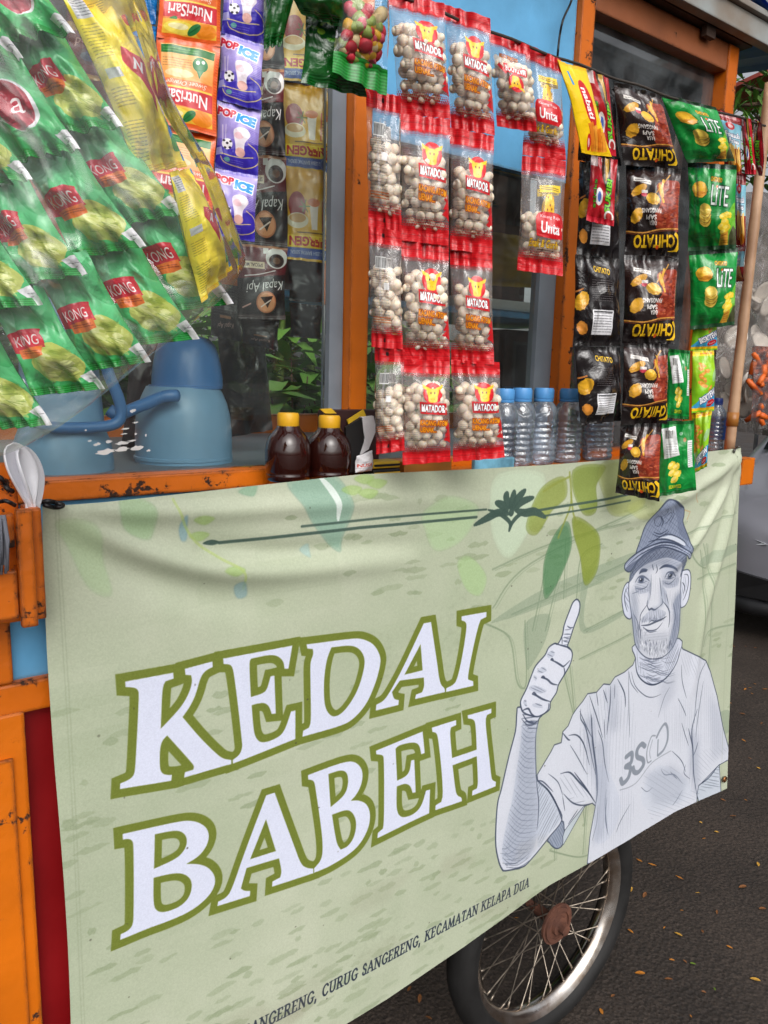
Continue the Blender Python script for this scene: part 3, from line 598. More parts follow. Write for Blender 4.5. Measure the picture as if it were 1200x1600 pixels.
    for a, w in (([(440, 20), (430, 130), (440, 230), (480, 290), (540, 322), (600, 310), (660, 265), (710, 190), (740, 110), (748, 30)], 6), ([(400, 230), (430, 330), (500, 400), (560, 412), (620, 390)], 3), ([(380, 220), (400, 310), (450, 380)], 2.5), ([(300, 280), (350, 380), (360, 480)], 5), ([(250, 330), (250, 450), (240, 560), (230, 680)], 5), ([(280, 320), (280, 420)], 3), ([(200, 360), (230, 450)], 4), ([(100, 400), (150, 540), (200, 700)], 4), ([(150, 380), (165, 470)], 3), ([(120, 560), (125, 720), (150, 900), (155, 1080)], 7), ([(30, 510), (80, 620), (120, 700)], 4), ([(380, 230), (385, 500), (395, 700)], 2.5), ([(760, 180), (770, 300), (800, 420)], 3), ([(935, 160), (890, 260), (870, 420), (860, 600)], 4), ([(880, 500), (845, 640), (850, 800), (855, 960), (878, 1110)], 7), ([(920, 300), (890, 520), (870, 700)], 3), ([(820, 640), (845, 750), (850, 800)], 6), ([(770, 600), (820, 760)], 3), ([(885, 735), (870, 790), (850, 840)], 5), ([(890, 1045), (960, 990), (1030, 900)], 6), ([(620, 930), (650, 970), (720, 970), (780, 1035)], 4), ([(690, 950), (740, 1000)], 4), ([(480, 1060), (520, 1090), (560, 1060)], 3), ([(400, 1180), (330, 1300), (300, 1380)], 3), ([(230, 1130), (220, 1280), (240, 1400)], 4), ([(780, 1080), (740, 1150), (710, 1190)], 4), ([(800, 900), (790, 960), (830, 1000)], 3), ([(700, 800), (770, 870), (800, 950)], 3), ([(600, 560), (640, 420), (680, 340)], 2.5), ([(740, 420), (780, 500), (800, 550)], 3)):
        st(M8, a, w)
    for a, an in (([(880, 150), (930, 500), (930, 900), (860, 850), (800, 600), (760, 350)], 1.45), ([(680, 880), (890, 940), (800, 965), (700, 930)], .2), ([(620, 700), (760, 740), (880, 900), (740, 880), (640, 860)], .9)):
        hatch(sm(M7, a, 3), an, 13, 1.8, .28)
    for a, an in (([(160, 750), (240, 800), (240, 1400), (120, 1500), (150, 1100)], 1.55), ([(800, 620), (850, 800), (870, 1100), (800, 1060), (820, 860)], 1.5), ([(480, 980), (700, 900), (800, 1040), (720, 1180), (560, 1120)], .6), ([(210, 340), (360, 400), (380, 640), (240, 640)], 1.5)):
        hatch(sm(M8, a, 3), an, 14, 1.8, .25)
    cv.poly(sm(M8, [(160, 900), (250, 960), (330, 1200), (250, 1420), (140, 1440), (150, 1150)], 3), (190, 198, 216), .35)
    cv.poly(sm(M8, [(600, 900), (800, 1000), (840, 1130), (700, 1190), (560, 1240), (480, 1130)], 3), (196, 204, 218), .35)
    # shirt lettering 3SCD
    dgr = (128, 136, 148)
    st(M8, [(370, 840), (410, 815), (405, 880), (365, 910), (400, 920), (385, 990), (345, 1030), (330, 1000)], 13, .9, dgr, False)
    st(M8, [(505, 765), (480, 750), (450, 790), (450, 840), (490, 860), (495, 900), (460, 950), (430, 950), (420, 920)], 13, .9, dgr, False)
    st(M8, [(580, 690), (550, 700), (520, 800), (525, 880), (550, 870)], 4, .8, dgr, False); st(M8, [(560, 720), (540, 800), (545, 850)], 3, .6, dgr, False)
    st(M8, [(590, 700), (620, 640), (650, 605), (668, 640), (668, 720), (640, 790), (600, 830)], 8, .8, dgr, False); st(M8, [(600, 720), (595, 830)], 5, .8, dgr, False)
    st(M8, [(325, 1078), (440, 1030), (560, 880), (690, 800)], 3, .6, dgr, False)
    # --- neck, head, ears, cap
    neck = sm(M8, [(425, 30), (428, 130), (440, 230), (480, 290), (540, 320), (600, 308), (660, 262), (710, 190), (738, 110), (740, -10)], 4); fill(neck, (205, 210, 224), 1, 4)
    for i in range(46):
        t = i / 45; y0 = 110 + 190 * t; x0 = 445 + r.uniform(0, 180); st(M8, [(x0, y0), (x0 + 45, y0 + 22), (x0 + 100, y0 + 8)], 2, .5)
    hatch(sm(M8, [(640, 120), (738, 10), (725, 150), (650, 265)], 2), -1.1, 8, 2.2, .55); hatch(sm(M8, [(430, 60), (470, 180), (520, 290), (440, 220)], 2), 1.3, 9, 2, .5)
    fill(sm(M5, [(245, 805), (205, 830), (180, 920), (182, 1000), (200, 1090), (240, 1125), (262, 1100), (250, 950)], 4), (206, 211, 226), 1, 4)
    fill(sm(M5, [(705, 740), (755, 688), (792, 705), (800, 790), (785, 920), (760, 990), (730, 1020), (705, 1000)], 4), (214, 218, 231), 1, 4)
    st(M5, [(225, 850), (205, 900), (205, 980), (225, 1060)], 4); st(M5, [(740, 730), (775, 740), (775, 830), (750, 920), (730, 960)], 4); st(M5, [(725, 800), (745, 840), (735, 900)], 5)
    hatch(sm(M5, [(205, 850), (240, 840), (240, 1050), (205, 1000)], 2), .9, 8, 2, .45); hatch(sm(M5, [(710, 780), (755, 740), (760, 880), (715, 960)], 2), 1.2, 8, 2, .4)
    face = sm(M5, [(320, 620), (255, 760), (240, 860), (250, 1000), (270, 1130), (290, 1290), (310, 1370), (360, 1440), (420, 1480), (500, 1482), (570, 1455), (640, 1375), (688, 1250), (700, 1100), (706, 1000), (706, 850), (720, 720), (745, 590), (700, 530), (500, 480), (340, 590)], 5); fill(face, (212, 215, 224), 1, 4)
    q = sm(M5, [(260, 690), (330, 590), (440, 510), (560, 480), (700, 530), (760, 600), (735, 690), (700, 760), (715, 640), (600, 580), (500, 600), (400, 640), (320, 700), (250, 800)], 4); cv.poly(q, (96, 106, 128), .75); hatch(q, -.5, 7, 2.4, .5); hatch(q, .8, 10, 2, .35)
    for a, al in (([(640, 1000), (705, 900), (700, 1150), (660, 1330), (600, 1420), (620, 1250), (650, 1120)], .4), ([(250, 1000), (300, 1120), (320, 1300), (345, 1400), (300, 1340), (265, 1130)], .35), ([(350, 1150), (420, 1060), (520, 1040), (580, 1080), (500, 1140), (430, 1150)], .3), ([(540, 850), (560, 960), (620, 1080), (600, 1000), (580, 880)], .35), ([(440, 780), (430, 960), (400, 1020), (415, 900)], .25), ([(300, 830), (400, 860), (430, 800), (420, 880), (320, 900)], .3), ([(540, 780), (640, 800), (690, 740), (680, 830), (580, 850)], .3)):
        q = sm(M5, a, 4); cv.poly(q, (140, 150, 174), al); hatch(q, 1.2, 8, 1.8, .35)
    for a, w in (([(340, 720), (365, 692), (410, 690)], 11), ([(345, 712), (375, 700), (405, 700)], 8), ([(520, 680), (560, 655), (620, 658), (680, 700)], 10), ([(530, 672), (580, 650), (640, 668)], 7), ([(345, 790), (350, 800)], 3),
                 ([(300, 800), (330, 755), (370, 745), (410, 770), (430, 790)], 6), ([(300, 850), (350, 860), (400, 840), (420, 800)], 4), ([(560, 760), (580, 715), (620, 705), (655, 735), (665, 750)], 6), ([(560, 800), (600, 815), (640, 790), (665, 760)], 4), ([(320, 800), (360, 805), (405, 790)], 3), ([(570, 765), (610, 768), (650, 755)], 3),
                 ([(410, 1020), (425, 1045), (445, 1035), (475, 1045), (520, 1015)], 7), ([(540, 940), (545, 985), (520, 1015)], 5), ([(410, 960), (405, 1000), (412, 1025)], 4), ([(455, 640), (465, 690)], 4), ([(490, 640), (500, 690), (485, 720)], 4), ([(445, 730), (440, 850), (430, 950)], 2.5), ([(520, 760), (530, 860), (540, 930)], 4),
                 ([(355, 1185), (420, 1180), (490, 1150), (540, 1130), (580, 1105)], 7), ([(370, 1200), (420, 1230), (490, 1220), (545, 1160)], 4), ([(420, 1165), (450, 1140), (470, 1145), (500, 1130)], 3), ([(385, 1215), (430, 1245), (490, 1235)], 3), ([(350, 1120), (335, 1180), (350, 1250), (345, 1320)], 4), ([(550, 970), (600, 1040), (610, 1120), (600, 1200)], 5), ([(640, 980), (660, 1100), (640, 1230)], 3), ([(280, 1080), (320, 1160), (330, 1300)], 3), ([(405, 1000), (350, 1080), (340, 1140)], 4), ([(575, 900), (600, 990)], 2.5), ([(270, 900), (330, 880)], 2)):
        st(M5, a, w)
    for a, col, al, rd in (([(250, 880), (300, 860), (320, 1000), (330, 1200), (345, 1420), (295, 1320), (262, 1120)], (120, 130, 150), .45, 16), ([(640, 940), (706, 860), (700, 1150), (670, 1330), (600, 1440), (600, 1330), (640, 1180)], (110, 120, 142), .5, 18), ([(540, 780), (560, 960), (545, 1010), (470, 1050), (430, 1040), (520, 1000), (520, 860)], (140, 150, 170), .5, 10), ([(300, 740), (430, 720), (440, 880), (290, 880)], (150, 158, 176), .4, 14), ([(530, 690), (690, 670), (690, 830), (540, 840)], (140, 148, 168), .4, 14), ([(300, 660), (560, 560), (740, 600), (700, 700), (500, 650), (340, 720)], (96, 106, 128), .5, 16), ([(350, 1260), (600, 1240), (590, 1440), (420, 1470), (340, 1400)], (150, 156, 170), .4, 16)):
        cv.soft(np.array(bp(a, *M5)), col, al, rd)
    for a, al in (([(150, 740), (235, 700), (240, 1100), (200, 1400), (130, 1480), (150, 1100)], .35), ([(840, 620), (890, 720), (890, 1050), (870, 1110), (820, 900)], .4), ([(500, 960), (700, 900), (820, 1000), (760, 1170), (560, 1180)], .28), ([(230, 320), (300, 300), (310, 640), (235, 680)], .28), ([(60, 560), (140, 540), (160, 1080), (110, 900)], .4), ([(960, 400), (1030, 480), (1090, 800), (980, 860)], .22), ([(600, 330), (720, 220), (720, 400), (620, 520)], .22)):
        cv.soft(np.array(bp(a, *M8)), (138, 146, 164), al, 22)
    cv.soft(np.array(bp([(290, 300), (420, 300), (415, 640), (435, 1000), (400, 1350), (200, 1450), (140, 1350), (240, 900)], *M7)), (140, 148, 166), .42, 22)
    # fine pencil modelling over the whole face and shirt
    for a, an, gp, al in (([(250, 860), (330, 880), (330, 1100), (280, 1130)], 1.1, 6, .22), ([(560, 880), (700, 860), (700, 1050), (620, 1040)], 1.3, 6, .26), ([(430, 760), (520, 760), (530, 960), (420, 960)], 1.5, 8, .14), ([(420, 560), (650, 540), (690, 640), (480, 680), (380, 690)], -.2, 6, .22), ([(350, 1240), (600, 1240), (560, 1330), (400, 1330)], .1, 7, .16), ([(260, 1100), (340, 1150), (350, 1400), (300, 1340)], 1.3, 5, .3), ([(610, 1100), (700, 1080), (690, 1240), (600, 1400)], 1.2, 5, .34), ([(285, 790), (430, 760), (430, 870), (300, 880)], .3, 6, .22), ([(540, 740), (680, 700), (690, 820), (550, 830)], .2, 6, .22)):
        hatch(sm(M5, a, 3), an, gp, 1.3, al)
    for a, an, gp in (([(60, 450), (240, 330), (240, 700), (150, 760)], 1.3, 9), ([(250, 500), (420, 420), (420, 900), (240, 1000)], 1.5, 11), ([(640, 500), (830, 420), (850, 760), (700, 800)], 1.4, 10), ([(880, 300), (1000, 350), (1080, 760), (880, 800)], 1.4, 9), ([(880, 800), (1100, 780), (1000, 900), (890, 1020)], .7, 9), ([(250, 1100), (420, 1050), (400, 1400), (180, 1500)], 1.45, 9), ([(560, 1150), (860, 1080), (860, 1180), (560, 1290)], .5, 10), ([(770, 70), (930, 160), (880, 300), (760, 200)], 1.0, 9)):
        hatch(sm(M8, a, 3), an, gp, 1.4, .2)
    for cx, cy in ((355, 778), (608, 738)):
        (x, y), = bp([(cx, cy)], *M5); cv.ell(x, y, 11, 8, (96, 106, 128)); cv.ell(x, y, 5, 4, (36, 42, 56)); cv.ell(x - 3, y - 2, 2, 1.6, (235, 238, 245))
    for i in range(190):                                    # short beard
        t = r.random(); x = 350 + 280 * t; y = 1300 + 150 * math.sin(math.pi * t) * r.random() + r.uniform(0, 40); st(M5, [(x, y), (x + r.uniform(-6, 6), y + r.uniform(20, 45))], 2, .5, ink if r.random() < .6 else (245, 247, 252))
    for i in range(70):
        x = r.uniform(360, 570); st(M5, [(x, 1090 + r.uniform(0, 50) - (x - 460) * .1), (x - 4, 1120 + r.uniform(0, 40) - (x - 460) * .1)], 1.6, .35)
    for i in range(60):
        t = r.random(); x = 300 + 100 * t; y = 1180 + r.uniform(0, 200); st(M5, [(x, y), (x + 6, y + 26)], 1.5, .25)
    cap = sm(M5, [(570, 75), (620, 60), (680, 95), (740, 135), (745, 200), (735, 260), (760, 340), (797, 440), (797, 545), (700, 470), (560, 440), (430, 490), (310, 555), (350, 420), (400, 290), (480, 170)], 4); fill(cap, (140, 150, 172), 1, 5)
    hatch(cap, -.9, 9, 2, .35); hatch(cap, .5, 12, 1.8, .3)
    cv.poly(sm(M5, [(620, 65), (680, 95), (740, 135), (745, 200), (735, 260), (790, 430), (700, 360), (680, 200)], 3), (92, 102, 126), .45)
    cv.poly(sm(M5, [(540, 400), (640, 385), (740, 440), (745, 475), (640, 430), (540, 415), (440, 440)], 3), (214, 220, 232), .9)
    for a, w in (([(310, 540), (430, 460), (560, 380), (640, 378), (740, 430), (785, 500)], 4), ([(420, 440), (540, 415), (640, 432), (745, 480)], 6), ([(620, 62), (690, 110), (740, 135)], 6), ([(490, 300), (480, 240), (510, 200)], 3), ([(640, 150), (655, 200), (610, 280)], 3), ([(560, 170), (580, 140), (590, 180), (560, 210)], 3), ([(540, 210), (560, 260), (545, 300)], 6), ([(500, 220), (530, 210), (545, 250), (520, 300), (490, 290)], 3), ([(570, 230), (620, 180), (640, 200), (600, 260), (570, 280)], 3), ([(470, 350), (530, 370), (600, 330)], 4), ([(460, 370), (530, 392), (610, 345)], 3)):
        st(M5, a, w)
    brim = sm(M5, [(203, 660), (220, 620), (300, 550), (430, 480), (560, 445), (680, 465), (792, 540), (785, 590), (720, 535), (560, 485), (430, 525), (330, 600), (258, 700), (215, 692)], 4); fill(brim, (168, 176, 196), 1, 5)
    st(M5, [(230, 650), (320, 570), (450, 500), (560, 468), (680, 490), (785, 560)], 5); cv.poly(sm(M5, [(215, 670), (330, 590), (430, 525), (560, 490), (430, 545), (330, 620), (255, 700)], 3), (84, 94, 116), .7)
    hatch(brim, -.5, 9, 2, .35)

# ------------------------------------------------------------ the prints on the packets
def foil_shade(cv, seed, amt=.06):
    cv.a[..., :3] = np.clip(cv.a[..., :3] + (softnoise(cv.h, cv.w, 5, seed)[..., None] - .5) * amt, 0, 1)
def crimp(cv, y0, y1, col, amt=.10, step=5):
    cv.rect(0, y0, cv.w, y1, col); y0, y1 = int(y0), int(y1)
    yy = np.arange(y0, min(y1, cv.h)); cv.a[y0:y1, :, :3] = np.clip(cv.a[y0:y1, :, :3] + (np.sin(yy * 2 * np.pi / step) * amt)[:, None, None], 0, 1)
def bull(cv, x, y, s, flip=1):
    """red round badge with a plain yellow bull's head"""
    cv.ell(x, y, 40 * s, 37 * s, (214, 22, 34)); yl = (248, 196, 30)
    cv.poly(smooth([(x - 24 * s, y - 14 * s * flip), (x + 24 * s, y - 14 * s * flip), (x + 20 * s, y + 10 * s * flip), (x + 15 * s, y + 28 * s * flip), (x - 15 * s, y + 28 * s * flip), (x - 20 * s, y + 10 * s * flip)], 5, True), yl)
    for sg in (-1, 1):
        cv.poly(smooth([(x + sg * 18 * s, y - 12 * s * flip), (x + sg * 36 * s, y - 16 * s * flip), (x + sg * 42 * s, y - 30 * s * flip), (x + sg * 28 * s, y - 24 * s * flip), (x + sg * 12 * s, y - 18 * s * flip)], 4, True), yl)
        cv.ell(x + sg * 8 * s, y - 2 * s * flip, 2.6 * s, 4 * s, (60, 30, 10)); cv.ell(x + sg * 5 * s, y + 19 * s * flip, 1.6 * s, 1.6 * s, (170, 110, 10))
RED = (206, 22, 32)
def p_nuts(kind):
    cv = Cv(200, 360, (246, 238, 238), 0.10); r = random.Random(3)
    top, bot = 44, 316
    # dotted fade of the red print on the clear film
    for y in range(bot - 26, bot + 6, 7):
        for i in range(0, 32):
            x = i * 7 + (y // 7 % 2) * 3.5; q = (y - bot + 30) / 34; cv.ell(x, y, .8 + 2.9 * q, .8 + 2.9 * q, RED, 1, n=8)
    for y in range(top - 4, top + 14, 5):
        for i in range(40): cv.ell(i * 5.2, y, 2.4 * (1 - (y - top + 4) / 20), 2.2, RED, 1, n=8)
    for y0, y1 in ((0, top), (bot + 4, 360)):
        crimp(cv, y0, y1, RED, .05, 6)
        cv.rect(0, y0 + (y1 - y0) * .45, 200, y0 + (y1 - y0) * .5, (150, 12, 22), .7)
    cv.rect(88, 0, 104, top, (160, 16, 26), .6); cv.rect(88, bot + 4, 104, 360, (160, 16, 26), .5)
    if kind == 'back':
        cv.bars(60, 84, 128, 120); cv.rect(90, 70, 106, 300, (230, 232, 236), .25); cv.rect(84, 330, 102, 342, (20, 20, 20)); cv.rect(84, 14, 102, 26, (20, 20, 20))
        cv.lines_small(40, 124, 140, 168, 7, (40, 30, 30), .8); cv.lines_small(30, 180, 150, 262, 9, (50, 40, 36), .7); cv.rect(120, 160, 150, 182, (235, 235, 235), .8)
        cv.lines_small(30, 262, 150, 284, 3, (190, 90, 20), .9, 3); return cv.a
    if kind == 'upside':
        cv.text('MATADOR', 120, 132, 104, (250, 250, 250), 24, rot=math.pi, bold=.03, out=RED, ow=12); bull(cv, 120, 185, .95, -1)
        cv.line([(30, 120), (70, 150)], 14, RED); cv.ell(26, 100, 12, 13, (250, 248, 240)); cv.ell(44, 104, 12, 13, (245, 240, 230)); cv.text('KACANG ATOM', 90, 88, 88, (232, 168, 28), 14, rot=math.pi, out=(140, 40, 20), ow=3)
        cv.lines_small(20, 225, 100, 255, 4, (60, 40, 40), .6); return cv.a
    if kind == 'unta':
        cv.poly([(78, 92), (176, 82), (178, 104), (80, 114)], (232, 200, 40)); cv.lines_small(86, 92, 168, 104, 2, (120, 90, 10), .9, 3)
        cv.ell(125, 148, 22, 34, (238, 190, 40)); cv.ell(122, 128, 12, 12, (250, 206, 60)); cv.ell(140, 126, 6, 5, (214, 150, 20)); cv.poly([(105, 150), (146, 150), (150, 185), (100, 185)], (238, 184, 36))
        for x, y in ((118, 126), (128, 150), (116, 165), (136, 162)): cv.ell(x, y, 3, 4, (150, 80, 20))
        cv.poly(smooth([(74, 178), (186, 178), (192, 236), (180, 250), (84, 250), (70, 236)], 4, True), RED); cv.text('Unta', 133, 220, 88, (252, 252, 252), 36, bold=.03); cv.text('Kacang Raja', 130, 188, 92, (250, 220, 220), 13, bold=.01)
        cv.text('Enak & Gurih', 105, 270, 130, (240, 206, 40), 24, shear=.3, out=(120, 60, 10), ow=3); cv.lines_small(80, 286, 150, 293, 1, (60, 20, 20), .9, 3); return cv.a
    bull(cv, 128, 112, 1.0)
    cv.poly([(72, 140), (186, 146), (188, 186), (76, 180)], RED); cv.text('MATADOR', 130, 163, 100, (252, 252, 252), 27, rot=.05, bold=.04, out=(60, 8, 14), ow=3)
    cv.text('KACANG ATOM', 132, 213, 116, (238, 160, 30), 19, rot=.05, bold=.03, out=(150, 50, 16), ow=4); cv.text('UENAK...', 108, 236, 70, (238, 160, 30), 19, rot=.05, bold=.03, out=(150, 50, 16), ow=4)
    cv.poly([(196, 214), (180, 232), (190, 240), (176, 262), (200, 256)], RED); cv.poly([(200, 250), (170, 276), (190, 282), (200, 290)], RED, .9)
    cv.lines_small(26, 210, 62, 286, 10, (60, 50, 44), .55); cv.lines_small(70, 262, 150, 276, 2, (70, 50, 40), .6); cv.lines_small(10, 90, 44, 140, 8, (120, 30, 40), .4)
    return cv.a
def chip(cv, x, y, rx, ry, rot, c=(238, 186, 40)):
    cv.ell(x + 2, y + 3, rx, ry, (70, 30, 10), .5, rot, wob=.06, seed=int(x)); cv.ell(x, y, rx, ry, c, 1, rot, wob=.06, seed=int(x)); cv.ell(x - rx * .15, y - ry * .2, rx * .62, ry * .55, tuple(min(255, int(v * 1.12)) for v in c), .8, rot, wob=.1, seed=int(y)); cv.line([(x - rx * .7, y + ry * .5), (x, y + ry * .75), (x + rx * .7, y + ry * .4)], 2.5, (190, 120, 20), .7)
def p_black():
    """drawn as it hangs: name at the bottom, upside down"""
    cv = Cv(220, 300, (34, 22, 20)); r = random.Random(5)
    cv.grad(0, 0, 220, 300, (52, 32, 28), (20, 14, 16), 1)
    # grilled meat
    q = smooth([(122, 64), (180, 44), (222, 60), (222, 208), (180, 206), (130, 214), (112, 170), (140, 120)], 5, True); cv.poly(q, (150, 56, 36))
    for i in range(90):
        x, y = r.uniform(125, 218), r.uniform(60, 204); cv.line([(x, y), (x + r.uniform(4, 14), y + r.uniform(-3, 3))], r.uniform(2, 5), r.choice([(190, 90, 56), (120, 36, 24), (170, 70, 44), (100, 30, 22), (214, 120, 80)]), .7)
    for i in range(26): x, y = r.uniform(125, 215), r.uniform(64, 200); cv.ell(x, y, r.uniform(6, 16), r.uniform(3, 6), r.choice([(90, 26, 18), (200, 104, 66), (110, 34, 24)]), .5, r.uniform(-.7, .3), wob=.2, seed=i)
    # fork, chips
    cv.line([(176, 26), (120, 90)], 5, (190, 140, 60)); cv.line([(150, 46), (140, 90), (150, 120)], 9, (226, 170, 50))
    chip(cv, 50, 84, 36, 14, -.5, (206, 150, 40)); chip(cv, 106, 112, 28, 20, .3, (220, 170, 50)); chip(cv, 140, 82, 9, 26, -.3, (214, 160, 50)); chip(cv, 40, 170, 20, 30, .7, (210, 156, 44)); cv.ell(70, 98, 12, 8, (200, 60, 80)); cv.rect(60, 84, 84, 94, (220, 214, 210))
    cv.poly([(30, 40), (100, 52), (98, 66), (28, 54)], (226, 222, 216)); cv.lines_small(36, 46, 94, 60, 2, (60, 50, 50), .8, 2.4)
    for t, x, y, w in (('PANGGANG', 100, 152, 80), ('SAPI', 100, 174, 42), ('RASA', 108, 192, 30)): cv.text(t, x, y, w, (236, 232, 228), 16, rot=math.pi, bold=.03)
    cv.line(smooth([(0, 222), (70, 226), (140, 212), (220, 206)], 5), 5, (214, 150, 70)); cv.line(smooth([(0, 228), (70, 232), (140, 218), (220, 212)], 5), 3, (120, 60, 30))
    cv.text('CHITATO', 118, 252, 170, (246, 198, 36), 44, rot=math.pi - .04, bold=.035, out=(50, 26, 6), ow=8)
    cv.line(smooth([(208, 226), (222, 246), (208, 282), (180, 290)], 5), 13, (246, 198, 36)); cv.ell(132, 272, 7, 7, (226, 90, 30))
    crimp(cv, 0, 16, (26, 20, 20), .06); crimp(cv, 286, 300, (22, 16, 16), .06); foil_shade(cv, 2); return cv.a
def p_black_back():
    cv = Cv(200, 300, (24, 20, 22)); cv.grad(0, 0, 200, 300, (30, 24, 26), (16, 13, 16))
    cv.text('CHITATO', 104, 46, 74, (236, 190, 40), 22, rot=.12, bold=.03); cv.lines_small(60, 76, 150, 150, 10, (180, 176, 176), .55, 1.8)
    cv.rect(60, 178, 152, 262, (226, 226, 230)); cv.lines_small(66, 184, 146, 256, 8, (60, 60, 66), .8, 2.2); cv.rect(64, 182, 148, 186, (40, 40, 44))
    chip(cv, 22, 150, 22, 34, .4, (214, 160, 40)); chip(cv, 26, 240, 18, 24, -.5, (200, 130, 50)); cv.line([(0, 120), (26, 110)], 6, (190, 120, 60)); crimp(cv, 0, 15, (20, 17, 18), .06); crimp(cv, 286, 300, (20, 17, 18), .06); foil_shade(cv, 4, .04); return cv.a
def p_lite():
    cv = Cv(240, 320, (10, 140, 56)); cv.grad(0, 0, 240, 320, (18, 150, 62), (8, 124, 46)); r = random.Random(6)
    cv.poly(smooth([(150, 330), (175, 250), (210, 180), (244, 150), (244, 330)], 5, True), (120, 190, 50), .9); cv.poly([(196, 330), (206, 268), (230, 230), (244, 250), (244, 330)], (70, 66, 50), .9)
    for x, y in ((186, 196), (206, 190), (192, 216), (176, 232), (200, 238), (184, 254)): cv.ell(x, y, 20, 13, (240, 206, 50), 1, r.uniform(-.6, .2), wob=.12, seed=x); cv.ell(x - 4, y - 3, 12, 6, (250, 228, 110), .8, -.3)
    cv.poly([(150, 318), (168, 262), (206, 250), (196, 320)], (206, 150, 50)); cv.line([(168, 270), (196, 262)], 3, (150, 90, 20)); cv.lines_small(166, 272, 200, 300, 3, (120, 70, 20), .7)
    chip(cv, 62, 96, 40, 30, .1, (232, 178, 50)); cv.ell(70, 112, 26, 10, (206, 120, 30), .6)
    for y in (206, 190, 172): chip(cv, 92, y, 30, 26, .2, (226, 196, 84))
    cv.text('CHITATO', 146, 58, 56, (248, 200, 30), 17, rot=.1, bold=.03, out=(120, 70, 0), ow=3)
    cv.text('LiTE', 166, 118, 84, (246, 250, 246), 74, rot=.08, out=(8, 80, 36), ow=9); cv.ell(150, 84, 5, 5, (236, 100, 40))
    cv.poly([(0, 262), (70, 250), (96, 290), (60, 320), (0, 320)], (20, 100, 44), .7); cv.lines_small(40, 262, 96, 274, 2, (10, 70, 30), .8, 3); crimp(cv, 0, 18, (30, 60, 40), .08); crimp(cv, 304, 320, (40, 80, 50), .08); foil_shade(cv, 7); return cv.a
def p_lite_back():
    cv = Cv(180, 260, (10, 140, 56)); cv.poly([(8, 26), (84, 18), (112, 118), (30, 128)], (236, 238, 238)); cv.bars(28, 30, 74, 62); cv.lines_small(40, 74, 98, 116, 5, (90, 90, 90), .6)
    cv.ell(116, 44, 9, 6, (220, 240, 220), .7); cv.ell(136, 66, 8, 8, (170, 120, 60)); cv.rect(150, 70, 172, 168, (230, 234, 230)); cv.lines_small(153, 74, 170, 164, 12, (80, 80, 80), .7)
    for x, y in ((70, 152), (92, 160), (74, 178), (98, 186), (84, 204)): cv.ell(x, y, 19, 13, (240, 210, 70), 1, -.4, wob=.1, seed=y); cv.ell(x - 4, y - 2, 12, 6, (252, 236, 150), .7, -.4)
    cv.text('SEAWEED', 86, 232, 56, (250, 230, 40), 14, bold=.03); crimp(cv, 0, 12, (20, 100, 44), .07); crimp(cv, 248, 260, (20, 100, 44), .07); foil_shade(cv, 9); return cv.a
def p_cracker():
    cv = Cv(160, 320, (150, 200, 30)); cv.grad(0, 0, 160, 320, (176, 214, 40), (110, 190, 30)); r = random.Random(8)
    for y in range(30, 66, 5): cv.line(smooth([(0, y), (80, y - 6), (160, y + 2)], 4), 2, (110, 170, 20), .5)
    for i in range(9): x, y = r.uniform(40, 110), 74 + i * 15; cv.ell(x, y, r.uniform(16, 26), r.uniform(9, 14), (226, 150, 60), 1, r.uniform(-.8, .8), wob=.2, seed=i); cv.ell(x, y - 3, 10, 5, (244, 190, 96), .8)
    cv.poly([(0, 290), (60, 226), (160, 190), (160, 300), (0, 300)], (60, 166, 214)); cv.text('BISKITEW', 98, 236, 126, (250, 250, 250), 40, rot=-.42, bold=.05, out=(30, 50, 120), ow=6); cv.ell(122, 272, 32, 17, (206, 30, 40), 1, -.4); cv.text('Roma', 122, 272, 40, (250, 240, 240), 12, rot=-.4)
    cv.ell(140, 130, 18, 34, (150, 180, 190), .6, .4); cv.rect(0, 8, 160, 28, (246, 206, 30)); cv.text('BARBEQUE', 96, 18, 90, (206, 90, 20), 10, bold=.02); cv.rect(0, 296, 160, 312, (246, 200, 30)); crimp(cv, 0, 7, (190, 190, 60)); foil_shade(cv, 3); return cv.a
def p_fries():
    cv = Cv(130, 260, (150, 40, 36)); cv.rect(0, 0, 130, 30, (150, 30, 40)); cv.rect(8, 10, 100, 24, (226, 200, 196), .7); cv.grad(0, 40, 130, 150, (120, 190, 214), (170, 210, 220)); cv.ell(60, 56, 26, 16, (196, 30, 40)); cv.ell(60, 56, 15, 7, (240, 220, 220), .8)
    cv.text('French', 70, 92, 92, (250, 250, 250), 24, bold=.03, out=(60, 70, 110), ow=4); cv.text('Fries', 76, 118, 70, (250, 250, 250), 22, bold=.03, out=(60, 70, 110), ow=4); r = random.Random(2)
    for i in range(16): x = r.uniform(20, 116); cv.line([(x, r.uniform(130, 160)), (x + r.uniform(-14, 14), 236)], 8, r.choice([(234, 180, 70), (214, 146, 44), (240, 200, 110)]))
    cv.poly([(40, 236), (90, 210), (126, 240), (80, 260)], (206, 120, 20)); foil_shade(cv, 5); return cv.a
